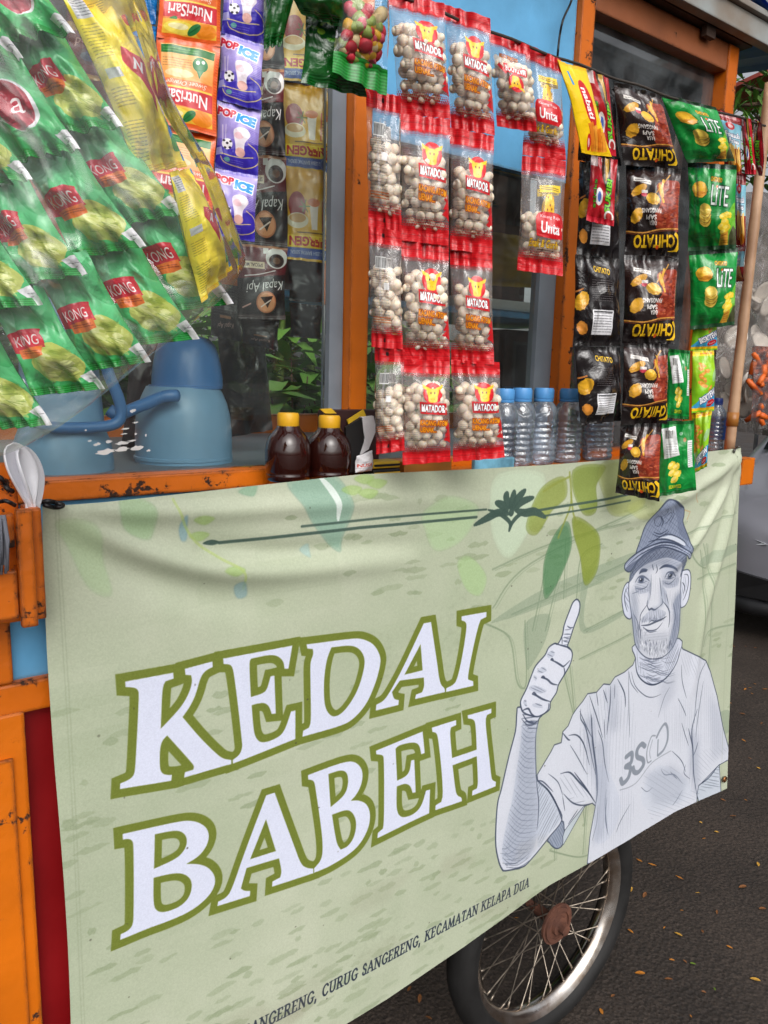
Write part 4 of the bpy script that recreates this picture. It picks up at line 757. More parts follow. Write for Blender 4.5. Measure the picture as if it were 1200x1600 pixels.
def p_redstick():
    cv = Cv(150, 260, (176, 22, 34)); cv.poly([(60, 0), (110, 0), (120, 90), (96, 130), (70, 80)], (60, 40, 20)); cv.poly([(80, 0), (104, 0), (104, 90), (92, 100)], (190, 150, 60)); cv.rect(0, 0, 40, 40, (230, 226, 222), .9)
    cv.text('SUKIBI', 112, 150, 130, (120, 200, 40), 30, rot=-math.pi / 2 + .05, bold=.04, out=(20, 60, 20), ow=6); cv.ell(60, 160, 22, 34, (226, 220, 220)); cv.ell(62, 160, 10, 20, (70, 100, 180)); cv.text('sticks', 34, 150, 110, (110, 190, 40), 18, rot=-math.pi / 2, out=(20, 60, 20), ow=4)
    cv.ell(120, 228, 26, 22, (240, 236, 230)); cv.ell(120, 228, 17, 14, (190, 60, 60)); crimp(cv, 238, 260, (200, 30, 50), .08); foil_shade(cv, 6); return cv.a
def p_nabati():
    cv = Cv(180, 300, (248, 206, 16)); cv.ell(96, 130, 34, 78, (206, 24, 30)); cv.text('nabati', 96, 130, 104, (252, 250, 250), 36, rot=math.pi / 2, bold=.03); cv.rect(34, 30, 48, 76, (70, 150, 210)); r = random.Random(2)
    for i in range(4): cv.poly([(60 + i * 24, 200 + i * 8), (92 + i * 24, 190 + i * 8), (104 + i * 18, 284), (66 + i * 20, 290)], ((232, 130, 30), (244, 160, 50))[i % 2]); cv.line([(64 + i * 24, 210 + i * 8), (72 + i * 20, 284)], 3, (200, 90, 10))
    cv.ell(52, 262, 12, 30, (206, 24, 30), 1, .2); cv.ell(50, 262, 5, 16, (246, 230, 230), .8, .2); crimp(cv, 288, 300, (236, 190, 10), .06); crimp(cv, 0, 10, (236, 190, 10), .06); foil_shade(cv, 1); return cv.a
def p_orange():
    cv = Cv(210, 280, (232, 96, 30)); cv.rect(14, 18, 196, 262, (240, 140, 60)); cv.grad(16, 20, 194, 150, (250, 196, 130), (240, 150, 60)); r = random.Random(4)
    cv.rect(16, 22, 194, 48, (26, 110, 40)); cv.lines_small(24, 28, 140, 44, 2, (120, 180, 90), .7, 3); cv.lines_small(22, 60, 120, 92, 4, (90, 40, 10), .5, 2)
    cv.ell(150, 74, 26, 24, (24, 120, 60)); cv.poly([(136, 88), (166, 88), (150, 120)], (24, 120, 60)); cv.ell(142, 68, 7, 7, (220, 235, 220)); cv.ell(160, 64, 6, 6, (220, 235, 220)); cv.ell(80, 110, 50, 14, (250, 226, 190), .6)
    cv.rect(16, 130, 194, 152, (236, 110, 50)); cv.text('Sweet Orange', 106, 140, 140, (250, 236, 226), 20, rot=math.pi, shear=.3); cv.rect(16, 154, 194, 159, (250, 214, 80))
    cv.poly([(14, 160), (196, 160), (196, 216), (14, 210)], (206, 30, 46)); cv.text('NutriSari', 104, 186, 150, (252, 248, 246), 40, rot=math.pi + .04, bold=.02)
    cv.ell(46, 216, 16, 8, (36, 130, 50), 1, -.5); cv.rect(14, 216, 196, 262, (246, 190, 60)); cv.ell(70, 240, 52, 20, (250, 226, 90)); cv.ell(66, 236, 34, 10, (252, 244, 190), .9); cv.ell(160, 240, 36, 24, (240, 140, 30)); cv.ell(120, 240, 26, 13, (36, 120, 60), 1, -.7); cv.line([(102, 254), (138, 226)], 2, (20, 80, 40))
    for x in range(0, 210, 6): cv.line([(x, 8), (x + 3, 8)], 2, (190, 60, 10), .8); cv.line([(x, 272), (x + 3, 272)], 2, (190, 60, 10), .8)
    for y in range(0, 280, 9): cv.rect(200, y, 210, y + 4, (206, 76, 16), .7)
    foil_shade(cv, 2); return cv.a
def p_purple():
    cv = Cv(170, 270, (140, 126, 206)); cv.grad(0, 0, 170, 150, (186, 172, 226), (150, 136, 210)); cv.grad(0, 150, 170, 270, (120, 104, 200), (60, 44, 166)); r = random.Random(3)
    cv.rect(0, 0, 170, 14, (150, 140, 214)); cv.poly([(0, 180), (60, 190), (170, 150), (170, 270), (0, 270)], (54, 40, 168))
    for y in range(100, 170, 7): cv.line([(130, y), (168, y + 4)], 3, (96, 70, 170), .6)
    cv.text('POP', 38, 44, 74, (206, 30, 60), 34, rot=.12, bold=.06, out=(246, 240, 250), ow=7, arc=-4); cv.text('ICE', 116, 60, 76, (40, 150, 214), 42, rot=.16, bold=.07, out=(246, 246, 252), ow=8)
    # glass of shaved ice with a football beside it
    cv.poly(smooth([(70, 110), (116, 100), (138, 124), (116, 160), (112, 206), (84, 210), (78, 170)], 5, True), (236, 226, 236)); cv.ell(92, 132, 20, 14, (236, 186, 196), .8); cv.ell(98, 196, 20, 18, (226, 170, 160), .9); cv.ell(116, 120, 14, 18, (250, 246, 250)); cv.line([(22, 96), (26, 170)], 5, (250, 240, 250), .6); cv.line([(36, 92), (36, 160)], 4, (250, 240, 250), .5)
    cv.ell(44, 170, 22, 22, (244, 244, 248))
    for x, y in ((44, 168), (30, 158), (58, 160), (36, 186), (56, 184)): cv.ell(x, y, 6, 5, (30, 26, 40), n=6)
    cv.poly([(0, 190), (22, 184), (30, 214), (0, 220)], (200, 200, 230), .7)
    for a in ([(130, 158), (166, 180), (168, 226), (120, 250), (40, 244), (20, 222)], [(20, 210), (90, 216), (150, 206)]): cv.line(smooth(a, 6), 3.5, (226, 206, 120), .9)
    cv.ell(46, 230, 12, 9, (90, 170, 150), .9); cv.lines_small(30, 226, 110, 250, 3, (190, 186, 226), .5)
    for x in range(0, 170, 7): cv.line([(x, 258), (x, 270)], 2, (40, 30, 130), .7); cv.line([(x, 0), (x, 10)], 2, (120, 110, 196), .7)
    foil_shade(cv, 3); return cv.a
def p_energen():
    cv = Cv(200, 300, (222, 170, 30)); cv.grad(0, 0, 200, 300, (214, 156, 24), (230, 184, 50)); cv.ell(40, 120, 36, 46, (150, 40, 40)); cv.ell(40, 168, 44, 26, (236, 226, 196)); cv.ell(40, 160, 34, 15, (206, 160, 90)); cv.poly([(90, 110), (130, 110), (122, 196), (98, 196)], (240, 230, 220)); cv.ell(110, 106, 26, 14, (206, 110, 40))
    for a in range(6): cv.line([(70, 120), (70 + 22 * math.cos(a), 120 + 22 * math.sin(a))], 4, (80, 110, 30)); 
    cv.line([(150, 100), (146, 196)], 5, (190, 60, 20)); cv.lines_small(152, 120, 192, 176, 5, (120, 70, 10), .8, 3); cv.lines_small(40, 204, 150, 210, 1, (90, 60, 20), .9, 4); cv.rect(0, 216, 200, 256, (246, 214, 60)); cv.text('ENERGEN', 96, 236, 180, (190, 30, 30), 32, rot=math.pi, bold=.04)
    cv.rect(0, 258, 200, 292, (74, 100, 170)); cv.text('30% LEBIH BANYAK SEREAL', 84, 274, 150, (206, 214, 230), 13, rot=math.pi, bold=.02); cv.ell(166, 276, 24, 24, (74, 100, 170)); cv.ell(166, 276, 22, 22, (170, 186, 220), .5); cv.ell(166, 276, 19, 19, (74, 100, 170)); foil_shade(cv, 5); return cv.a
def p_coffee():
    cv = Cv(210, 280, (96, 24, 30)); cv.grad(0, 0, 210, 130, (110, 26, 34), (90, 20, 26)); cv.poly([(0, 130), (210, 104), (210, 280), (0, 280)], (26, 22, 24)); cv.ell(166, 44, 46, 40, (224, 220, 216)); cv.ell(166, 54, 32, 26, (40, 22, 18)); cv.ell(166, 54, 17, 13, (130, 96, 70), .8); cv.rect(112, 6, 132, 30, (224, 220, 216)); cv.rect(8, 10, 40, 40, (150, 60, 64), .8); cv.lines_small(12, 14, 38, 38, 4, (210, 180, 180), .6)
    cv.rect(22, 62, 116, 88, (216, 196, 160)); cv.text('SPECIAL MIX', 68, 75, 84, (60, 30, 20), 13, rot=math.pi, bold=.02); cv.line(smooth([(30, 118), (90, 110), (160, 92)], 4), 4, (226, 220, 220)); cv.text('Kapal Api', 116, 150, 170, (232, 228, 226), 46, rot=math.pi - .12, shear=.35, bold=.0)
    cv.ell(122, 214, 44, 42, (196, 124, 84)); cv.ell(122, 214, 38, 36, (226, 160, 116)); cv.poly([(96, 196), (150, 190), (128, 236)], (50, 30, 26)); cv.line([(100, 232), (140, 206)], 5, (246, 230, 220)); cv.line([(20, 236), (52, 222)], 6, (190, 150, 140)); crimp(cv, 262, 280, (70, 60, 60), .15, 7); crimp(cv, 0, 8, (190, 130, 90), .1); foil_shade(cv, 2, .04); return cv.a
def p_coffee_back():
    cv = Cv(160, 200, (30, 27, 29)); cv.lines_small(14, 16, 120, 120, 10, (150, 146, 146), .5, 1.8); cv.ell(132, 60, 8, 8, (90, 86, 86)); cv.ell(132, 96, 8, 8, (90, 86, 86)); cv.text('Kapal Api', 80, 150, 90, (180, 150, 140), 24, rot=math.pi - .1, shear=.35); cv.rect(50, 116, 110, 126, (140, 100, 70)); return cv.a
def p_maroon():
    cv = Cv(160, 220, (120, 40, 34)); cv.rect(0, 0, 160, 22, (190, 140, 60)); cv.rect(146, 0, 160, 220, (190, 140, 60)); cv.rect(0, 200, 160, 220, (190, 140, 60)); cv.text('Good', 76, 70, 110, (206, 150, 130), 34, rot=math.pi, shear=.3); cv.ell(70, 130, 44, 34, (90, 26, 26)); cv.ell(70, 130, 30, 20, (60, 90, 130), .7); cv.lines_small(20, 170, 130, 192, 3, (200, 160, 140), .5); foil_shade(cv, 2); return cv.a
def p_blue():
    cv = Cv(120, 240, (20, 130, 200)); cv.grad(0, 0, 120, 240, (24, 140, 210), (14, 104, 180)); cv.rect(10, 96, 46, 132, (226, 230, 236)); cv.bars(12, 98, 44, 126); cv.rect(12, 142, 40, 200, (226, 230, 236)); cv.lines_small(14, 146, 38, 196, 9, (60, 70, 90), .8); cv.rect(0, 0, 120, 16, (10, 90, 160)); cv.lines_small(60, 40, 112, 200, 14, (190, 220, 240), .5); crimp(cv, 0, 10, (16, 110, 180)); crimp(cv, 228, 240, (16, 110, 180)); foil_shade(cv, 2); return cv.a
def p_darkgreen():
    cv = Cv(160, 220, (14, 74, 26)); cv.grad(0, 0, 160, 220, (10, 60, 20), (24, 96, 34)); r = random.Random(7)
    for i in range(12): cv.ell(r.uniform(20, 140), r.uniform(20, 90), r.uniform(8, 18), r.uniform(5, 10), r.choice([(90, 160, 40), (60, 120, 30), (150, 190, 60)]), .8, r.uniform(-1, 1))
    crimp(cv, 186, 220, (12, 84, 28), .07, 8); foil_shade(cv, 8, .1); return cv.a
def p_mix():
    """clear pack with a green sealed end, nuts show through"""
    cv = Cv(180, 300, (255, 255, 255), 0); r = random.Random(4); cv.rect(60, 0, 140, 60, (236, 232, 228), .9); cv.bars(70, 8, 130, 40); cv.lines_small(66, 44, 134, 58, 2, (180, 40, 40), .7)
    cv.lines_small(140, 60, 176, 150, 10, (120, 40, 30), .5); crimp(cv, 240, 300, (24, 130, 44), .09, 8); return cv.a
def p_green(kind=0):
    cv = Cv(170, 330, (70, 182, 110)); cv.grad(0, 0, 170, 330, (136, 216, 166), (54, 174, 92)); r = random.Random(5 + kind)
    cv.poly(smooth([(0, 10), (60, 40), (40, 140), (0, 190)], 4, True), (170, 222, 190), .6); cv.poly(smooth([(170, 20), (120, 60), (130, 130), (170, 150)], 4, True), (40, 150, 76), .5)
    if kind == 0:
        cv.ell(104, 240, 60, 58, (190, 200, 104), 1, .1, wob=.10); 
        for i in range(34):
            x_, y_ = 104 + r.uniform(-44, 44), 240 + r.uniform(-42, 44); cv.ell(x_, y_, r.uniform(9, 22), r.uniform(4, 9), r.choice([(218, 224, 140), (170, 186, 80), (232, 236, 176), (146, 166, 66), (204, 212, 120)]), .6, r.uniform(-.2, 1.2), wob=.2, seed=i)
        for i in range(14): x_, y_ = 104 + r.uniform(-40, 40), 240 + r.uniform(-40, 40); cv.line([(x_, y_), (x_ + r.uniform(8, 24), y_ + r.uniform(4, 18))], 2, (110, 136, 50), .6)
        cv.poly(smooth([(0, 150), (96, 138), (104, 150), (104, 186), (96, 194), (0, 204)], 4, True), (206, 44, 62)); cv.text('KONG', 54, 170, 76, (250, 246, 246), 30, rot=-.06, bold=.0); cv.poly([(20, 196), (100, 188), (96, 214), (70, 222), (24, 222)], (232, 120, 50)); cv.lines_small(30, 198, 92, 210, 2, (160, 60, 20), .8, 2.4)
    else:
        cv.ell(92, 196, 50, 70, (244, 244, 248), 1, .3); cv.ell(87, 196, 45, 66, (178, 40, 62), 1, .3); cv.text('a', 90, 196, 36, (250, 244, 246), 46, shear=.3); cv.lines_small(100, 50, 160, 110, 6, (20, 90, 40), .5)
    cv.poly([(136, 284), (170, 270), (170, 330), (150, 330)], (236, 236, 240)); cv.lines_small(150, 290, 168, 326, 4, (80, 80, 90), .8)
    crimp(cv, 306, 330, (20, 140, 50), .1, 6); cv.poly([(150, 306), (170, 300), (170, 330), (152, 330)], (236, 236, 240)); foil_shade(cv, 3, .1); return cv.a
def p_yellow():
    cv = Cv(150, 360, (252, 226, 30)); cv.grad(0, 0, 150, 360, (252, 222, 24), (254, 234, 90)); cv.rect(6, 14, 40, 60, (200, 200, 204)); cv.lines_small(10, 18, 38, 56, 6, (60, 60, 70), .8)
    cv.lines_small(6, 70, 40, 140, 11, (110, 92, 20), .6); cv.rect(8, 160, 38, 180, (206, 206, 208)); cv.lines_small(6, 196, 40, 236, 6, (150, 120, 30), .6, 2)
    cv.poly([(64, 120), (118, 146), (106, 246), (56, 146)], (206, 36, 52)); cv.text('N', 88, 158, 24, (250, 250, 250), 28, rot=.5, bold=.04)
    for y, c in ((40, (206, 36, 52)), (190, (206, 60, 60)), (230, (230, 230, 236)), (262, (60, 150, 80)), (284, (40, 110, 190)), (306, (60, 150, 80))): cv.ell(140, y, 14, 20, c, .95, .4)
    cv.rect(142, 0, 150, 360, (40, 110, 170)); cv.lines_small(6, 260, 44, 340, 12, (90, 80, 20), .6); crimp(cv, 346, 360, (240, 200, 20), .08); foil_shade(cv, 4, .08); return cv.a

# ------------------------------------------------------------ setting: asphalt, sky-side surroundings
def asphalt():
    m, nt, b = newmat('asphalt'); L = nt.links.new
    tc = N(nt, 'ShaderNodeTexCoord')
    n1 = N(nt, 'ShaderNodeTexNoise'); n1.inputs['Scale'].default_value = 1.4; n1.inputs['Detail'].default_value = 6; L(tc.outputs['Object'], n1.inputs[0])
    v = N(nt, 'ShaderNodeTexVoronoi'); v.inputs['Scale'].default_value = 95; L(tc.outputs['Object'], v.inputs[0])
    n2 = N(nt, 'ShaderNodeTexNoise'); n2.inputs['Scale'].default_value = 75; n2.inputs['Detail'].default_value = 5; n2.inputs['Roughness'].default_value = .75; L(tc.outputs['Object'], n2.inputs[0])
    r = N(nt, 'ShaderNodeValToRGB'); e = r.color_ramp.elements; e[0].position = .3; e[0].color = (*lin((30, 25, 22)), 1); e[1].position = .72; e[1].color = (*lin((70, 59, 51)), 1)
    mx = N(nt, 'ShaderNodeMix', data_type='FLOAT'); mx.inputs[0].default_value = .42; L(n1.outputs[0], mx.inputs[2]); L(n2.outputs[0], mx.inputs[3]); L(mx.outputs[0], r.inputs[0])
    # pale grit between the stones
    r2 = N(nt, 'ShaderNodeValToRGB'); r2.color_ramp.elements[0].position = .68; r2.color_ramp.elements[1].position = .76; L(n2.outputs[0], r2.inputs[0])
    m2 = N(nt, 'ShaderNodeMix', data_type='RGBA'); L(r2.outputs[0], m2.inputs[0]); L(r.outputs[0], m2.inputs[6]); m2.inputs[7].default_value = (*lin((128, 116, 106)), 1)
    # single stones of the wearing course, each its own tone
    v2 = N(nt, 'ShaderNodeTexVoronoi'); v2.inputs['Scale'].default_value = 150; L(tc.outputs['Object'], v2.inputs[0]); sx_ = N(nt, 'ShaderNodeSeparateColor'); L(v2.outputs['Color'], sx_.inputs[0])
    ms = N(nt, 'ShaderNodeMapRange'); ms.inputs['To Min'].default_value = .62; ms.inputs['To Max'].default_value = 1.45; L(sx_.outputs[0], ms.inputs[0])
    m3 = N(nt, 'ShaderNodeMix', data_type='RGBA', blend_type='MULTIPLY'); m3.inputs[0].default_value = 1; L(m2.outputs[2], m3.inputs[6]); L(ms.outputs[0], m3.inputs[7])
    L(m3.outputs[2], b.inputs['Base Color'])
    mr = N(nt, 'ShaderNodeMapRange'); mr.inputs['From Min'].default_value = .35; mr.inputs['From Max'].default_value = .65; mr.inputs['To Min'].default_value = .55; mr.inputs['To Max'].default_value = .88; L(n1.outputs[0], mr.inputs[0]); L(mr.outputs[0], b.inputs['Roughness'])
    ad = N(nt, 'ShaderNodeMath', operation='ADD'); L(v.outputs['Distance'], ad.inputs[0]); L(n2.outputs[0], ad.inputs[1])
    bp = N(nt, 'ShaderNodeBump'); bp.inputs['Strength'].default_value = .55; bp.inputs['Distance'].default_value = .006; L(ad.outputs[0], bp.inputs['Height']); L(bp.outputs[0], b.inputs['Normal'])
    return m
mb = MB(); mb.add([(-90, -90, 0), (90, -90, 0), (90, 90, 0), (-90, 90, 0)], [(0, 1, 2, 3)])
tag(mb.build('ground', asphalt()), kind='structure')

M_OR = paint_chipped('orange_paint', (218, 112, 8), amount=.655)
M_OR2 = paint_chipped('orange_paint_worn', (212, 106, 8), amount=.60)
M_BL = paint_chipped('blue_paint', (98, 168, 214), chip=(92, 80, 66), amount=.74, rough=.5)
M_RD = pmat('red_panel_paint', (140, 14, 20), .4, var=.1, bump=.1)
M_DW = pmat('dark_wood', (62, 44, 34), .7, var=.25, vscale=9, bump=.3, stretch=(1, 1, 8))
M_GREY = pmat('grey_sheet', (128, 138, 148), .45, var=.1, bump=.1)
M_GLASS = clear_mat('window_glass', tint=(248, 252, 250), base=.02, haze=.012, ior=1.3, rough=.015, hz=(200, 205, 210))  # haze mixes a faint pale reflection veil into the pane's colour
M_GLASS2 = clear_mat('reflection_haze_glass', tint=(220, 226, 226), base=.14, haze=.06, rough=.02, hz=(200, 205, 210))  # pale haze and extra gloss stand in for a brighter sky reflection
M_BROWN = paint_chipped('brown_frame_paint', (146, 84, 48), amount=.68)
M_FASC = pmat('weathered_grey_board', (150, 160, 162), .75, var=.14, vscale=6, bump=.35, bscale=30, rgb2=(126, 110, 94))
M_TARP = pmat('blue_tarpaulin', (24, 92, 190), .35, var=.1, bump=.2, bscale=14)

# ------------------------------------------------------------ the cart
ZS = HC - 0.129 * 1.10                       # top of the sill (front rail stands 0.10 behind the banner)
YG = 0.10                                    # front of the rails and posts
cart = empty('food_cart', (0.9, 0.45, 0), 'orange and blue wooden food cart with glazed front and spoked wheel behind the banner', 'food cart')
def cpart(name, fn, mat, parent=cart, bev=.004, smooth=False, label=None):
    m = MB(); fn(m); o = m.build(name, mat, parent, smooth=False)
    if label: o['label'] = label
    return o
Xe = W(1147, 140, YG).x                      # right end of the cart
XL = -0.55
za, zb = W(240, 742, YG).z, W(240, 773, YG).z
cpart('sill', lambda m: m.box((XL, YG, zb), (Xe, YG + .05, za), bev=.003), M_OR2)
cpart('apron_board', lambda m: m.box((XL, YG + .012, zb - .14), (Xe, YG + .03, zb), bev=0), M_BL)
lx = W(418, 750, YG).x
cpart('ledge', lambda m: m.box((lx, .012, HC - .195), (Xe, YG - .002, HC - .168), bev=.003), M_OR)
# posts
def post(px_l, px_r, y, z0, z1, mat, name='post', depth=.05, Y=YG):
    a, b = W(px_l, y, Y).x, W(px_r, y, Y).x
    return cpart(name, lambda m: m.box((a, Y, z0), (b, Y + depth, z1), bev=.003), mat), a, b
ztop = W(1050, 46, YG).z + .03
_, p1a, p1b = post(549, 578, 400, za + .001, ztop, M_OR)
cpart('glazing_bead', lambda m: m.box((p1a - .028, YG + .02, za + .002), (p1a - .0015, YG + .045, ztop)), M_GREY)
_, p2a, p2b = post(877, 897, 520, za + .001, ztop, M_OR2)
cpart('glazing_bead', lambda m: m.box((p2a - .05, YG + .022, za + .002), (p2a - .0015, YG + .045, ztop)), M_GREY)
post(1133, 1149, 150, za + .001, ztop, M_OR2)
# header board of blue ply over the serving opening, frame and panes
hz0 = W(760, 100, YG).z - .16
cpart('header_board', lambda m: m.box((p1b + .002, YG + .012, hz0), (p2a - .002, YG + .03, ztop)), M_BL)
wz = W(1132, 108, YG).z
cpart('window_head', lambda m: m.box((p2b + .001, YG + .002, wz), (W(1133, 150, YG).x - .001, YG + .045, ztop), bev=.003), M_BROWN)
cpart('header_board', lambda m: m.box((XL, YG + .012, W(300, 40, YG).z + .25), (p1a - .03, YG + .03, ztop)), M_DW)
def pane(x0, x1, z0, z1, mt=M_GLASS): cpart('glass_pane', lambda m: m.box((x0, YG + .031, z0), (x1, YG + .035, z1)), mt)
pane(XL, p1a - .03, za + .001, ztop - .002); pane(p1b + .002, p2a - .052, za + .001, hz0 - .001); pane(p2b + .002, W(1133, 150, YG).x - .002, za + .001, wz - .002, M_GLASS2)
sm_ = MB(); rr = random.Random(31)
for (x, y, L, h) in ((165, 706, 40, 9), (190, 702, 24, 7), (214, 700, 22, 8), (152, 694, 14, 5), (170, 690, 12, 5), (192, 692, 26, 6), (208, 642, 11, 6), (212, 660, 9, 3), (196, 670, 16, 2.5), (193, 678, 12, 2), (205, 689, 22, 3), (232, 704, 7, 4), (134, 672, 4, 3), (228, 680, 3, 5), (212, 678, 4, 4), (140, 689, 7, 3)):
    q_ = [W(x + L * .5 * math.cos(a) * rr.uniform(.6, 1.1), y + h * .5 * math.sin(a) * rr.uniform(.5, 1.2) - .12 * L * .5 * math.cos(a), YG + .0305) for a in np.linspace(0, 2 * math.pi, 14, endpoint=False)]
    sm_.add(q_, [tuple(range(14))])
tag(sm_.build('paint_smears', pmat('white_paint_smear', (222, 222, 220), .6), cart), kind='stuff')
# inside: counter, back, ends, shelf
YB = .78
cpart('counter', lambda m: m.box((XL, YG + .052, za - .03), (Xe - .02, YB, za - .002)), M_GREY)
bz = W(512, 476, YB).z
cpart('back_board', lambda m: m.box((XL, YB, bz), (Xe, YB + .02, ztop + .1)), M_OR2)
cpart('back_post', lambda m: m.box((W(528, 560, YB).x, YB - .02, za), (W(560, 560, YB).x, YB + .02, bz - .001)), M_DW)
cpart('back_post', lambda m: m.box((W(842, 580, YB).x, YB - .02, za), (W(858, 580, YB).x, YB + .02, bz - .001)), M_DW)
cpart('back_rail', lambda m: m.box((XL, YB - .004, za - .03), (Xe, YB + .03, za + .045)), M_OR2)
cpart('end_board', lambda m: m.box((XL - .02, YG + .02, .45), (XL - .001, YB, za)), M_BL)
sz = W(815, 492, .45).z
cpart('shelf', lambda m: m.box((p1b, .43, sz - .012), (Xe - .03, YB - .022, sz + .004)), M_BL, label='pale blue shelf inside the serving window')
cpart('shelf_wall', lambda m: m.box((p1b + .10, YB - .05, sz + .02), (p2b + .5, YB - .03, ztop)), M_DW)
# body below
cpart('front_panel', lambda m: m.box((XL, YG + .03, .62), (Xe, YG + .045, zb - .141)), M_RD, label='dark red lower panel')
cpart('blue_panel', lambda m: m.box((XL, .045, W(50, 1064, .03).z), (.30, .055, W(50, 985, .03).z + .06)), M_BL)
Yf = .03
sx = W(50, 1300, Yf).x
cpart('stile', lambda m: m.box((XL, Yf, .5), (sx, Yf + .045, W(30, 1112, Yf).z), bev=.005), M_OR)
gx = W(30, 1350, Yf).x
cpart('cross_rail', lambda m: m.box((XL, Yf + .002, W(50, 1114, Yf).z + .001), (.34, Yf + .04, W(50, 1064, Yf).z), bev=.004), M_OR2)
cpart('stile', lambda m: m.box((XL, Yf, W(50, 1063, Yf).z + .001), (W(19, 1020, Yf).x, Yf + .03, W(30, 960, Yf).z + .12), bev=.003), M_OR2)
cpart('stile', lambda m: m.box((XL, Yf - .006, .5), (gx, Yf - .0005, W(30, 1180, Yf).z), bev=.002), M_OR)
cpart('front_panel', lambda m: m.box((sx - .01, .06, .5), (.34, .068, W(50, 1114, Yf).z)), M_RD, label='dark red recessed panel beside the banner')
cpart('under_board', lambda m: m.box((XL, YG + .02, .60), (Xe, YB, .619)), M_DW)
cpart('end_board', lambda m: m.box((Xe - .02, YG + .02, .62), (Xe - .001, YB, za - .031)), M_OR2)
q = W(1163, 735, .05); cpart('rail_end', lambda m: m.box((q.x - .05, .03, q.z - .035), (q.x + .012, .06, q.z + .035), bev=.003), M_OR)
# eave: soffit, fascia board, rafters and the tarpaulin laid on top
Ye = .055
fz0 = W(1120, 28, Ye).z; fz1 = fz0 + .046
cpart('soffit', lambda m: m.box((XL, Ye + .03, ztop + .004), (Xe + .035, YB + .1, ztop + .016)), M_DW)
cpart('fascia', lambda m: m.box((XL, Ye, fz0), (Xe + .40, Ye + .025, fz1), bev=.003), M_FASC, label='weathered grey eave board')
cpart('fascia_cap', lambda m: m.box((XL, Ye - .012, fz1 + .001), (Xe + .41, Ye + .03, fz1 + .014), bev=.002), M_FASC)
for i in range(7):
    x = XL + .2 + i * .4
    cpart('rafter', lambda m: m.box((x, Ye + .027, ztop - .02), (x + .035, YG - .005, ztop + .003)), M_DW)
def tarp(m):
    nx, ny = 60, 8; vs = []; fs = []
    for i in range(nx + 1):
        for j in range(ny + 1):
            x = XL - .02 + (Xe + .46 - XL) * i / nx; y = Ye - .02 + (YB + .3 - Ye) * j / ny
            z = fz1 + .02 + .16 * j / ny + .006 * math.sin(i * 1.3) * (1 if j else 1.6) + .008 * mnoise.noise((x * 4, y * 4, 1))
            vs.append((x, y, z))
    for i in range(nx):
        for j in range(ny): a = i * (ny + 1) + j; fs.append((a, a + ny + 1, a + ny + 2, a + 1))
    m.add(vs, fs)
    n = len(vs); m.add([(v[0], v[1] + .004, v[2] - .006) for v in vs], [f[::-1] for f in fs])
cpart('roof_tarpaulin', tarp, M_TARP)
# ---- wheel: tyre, rim, hub, spokes
M_TYRE = pmat('tyre_rubber', (27, 26, 26), .7, var=.35, bump=.3, bscale=50)
M_CHR = pmat('worn_chrome', (226, 222, 218), .22, metal=1, var=.12, vscale=26, rgb2=(190, 172, 156), rvar=.12)
M_SPK = pmat('galvanised_wire', (168, 156, 142), .42, metal=.8, var=.3, vscale=40)
M_RUST = pmat('rusty_iron', (100, 62, 46), .85, var=.35, vscale=30, bump=.6, rgb2=(74, 44, 34))
HX, HY, HZ = 1.315, .075, HC - 1.268
RR = .243; RT = HZ
def ringprof(prof, n=72):
    m = MB(); k = len(prof); vs = []; fs = []
    for i in range(n):
        a = 2 * math.pi * i / n
        for r_, y in prof: vs.append((HX + r_ * math.cos(a), HY + y, HZ + r_ * math.sin(a)))
    for i in range(n):
        for j in range(k): fs.append((i * k + j, i * k + (j + 1) % k, ((i + 1) % n) * k + (j + 1) % k, ((i + 1) % n) * k + j))
    m.add(vs, fs); return m
whm = MB(); whm.lathe([(.010, -.052), (.010, .06)], (HX, HY, HZ), 'Y', 14); wheel = whm.build('wheel', M_RUST, cart, smooth=True)
tw = (RT - RR)
ringprof([(RR + .002, -.022), (RR + tw * .25, -.036), (RR + tw * .6, -.038), (RR + tw * .86, -.028), (RT, -.008), (RT, .008), (RR + tw * .86, .028), (RR + tw * .6, .038), (RR + tw * .25, .036), (RR + .002, .022)]).build('tyre', M_TYRE, wheel, auto=50)
ringprof([(RR + .006, -.026), (RR + .010, -.022), (RR + .002, -.018), (RR - .010, -.012), (RR - .013, 0), (RR - .010, .012), (RR + .002, .018), (RR + .010, .022), (RR + .006, .026), (RR - .004, .021), (RR - .016, .013), (RR - .019, 0), (RR - .016, -.013), (RR - .004, -.021)]).build('rim', M_CHR, wheel, auto=50)
hm = MB(); hm.lathe([(.012, -.055), (.013, -.046), (.022, -.044), (.024, -.036), (.033, -.035), (.034, -.039), (.043, -.039), (.044, -.034), (.050, -.034), (.050, -.028), (.020, -.024), (.014, -.01), (.013, .03)], (HX, HY, HZ), 'Y', 24); hm.build('hub', M_RUST, wheel, auto=22)
am = MB(); am.lathe([(.008, -.062), (.014, -.061), (.014, -.053), (.008, -.052)], (HX, HY, HZ), 'Y', 6); am.build('axle_nut', M_RUST, wheel)
for i in range(36):
    a = 2 * math.pi * i / 36; sg = -1 if i % 2 else 1; off = (.62 if (i // 2) % 2 else -.62)
    p0 = Vector((HX + (.042 if sg < 0 else .016) * math.cos(a + off * 1.5), HY + sg * .028, HZ + (.042 if sg < 0 else .016) * math.sin(a + off * 1.5))); p1 = Vector((HX + (RR - .017) * math.cos(a), HY + sg * .004, HZ + (RR - .017) * math.sin(a)))
    s = MB(); d = (p1 - p0); s.tube([p0, p0 + d * .93, p0 + d * .935, p1], [.0016, .0016, .0032, .0032], 5); s.build('spoke', M_SPK, wheel, smooth=True)
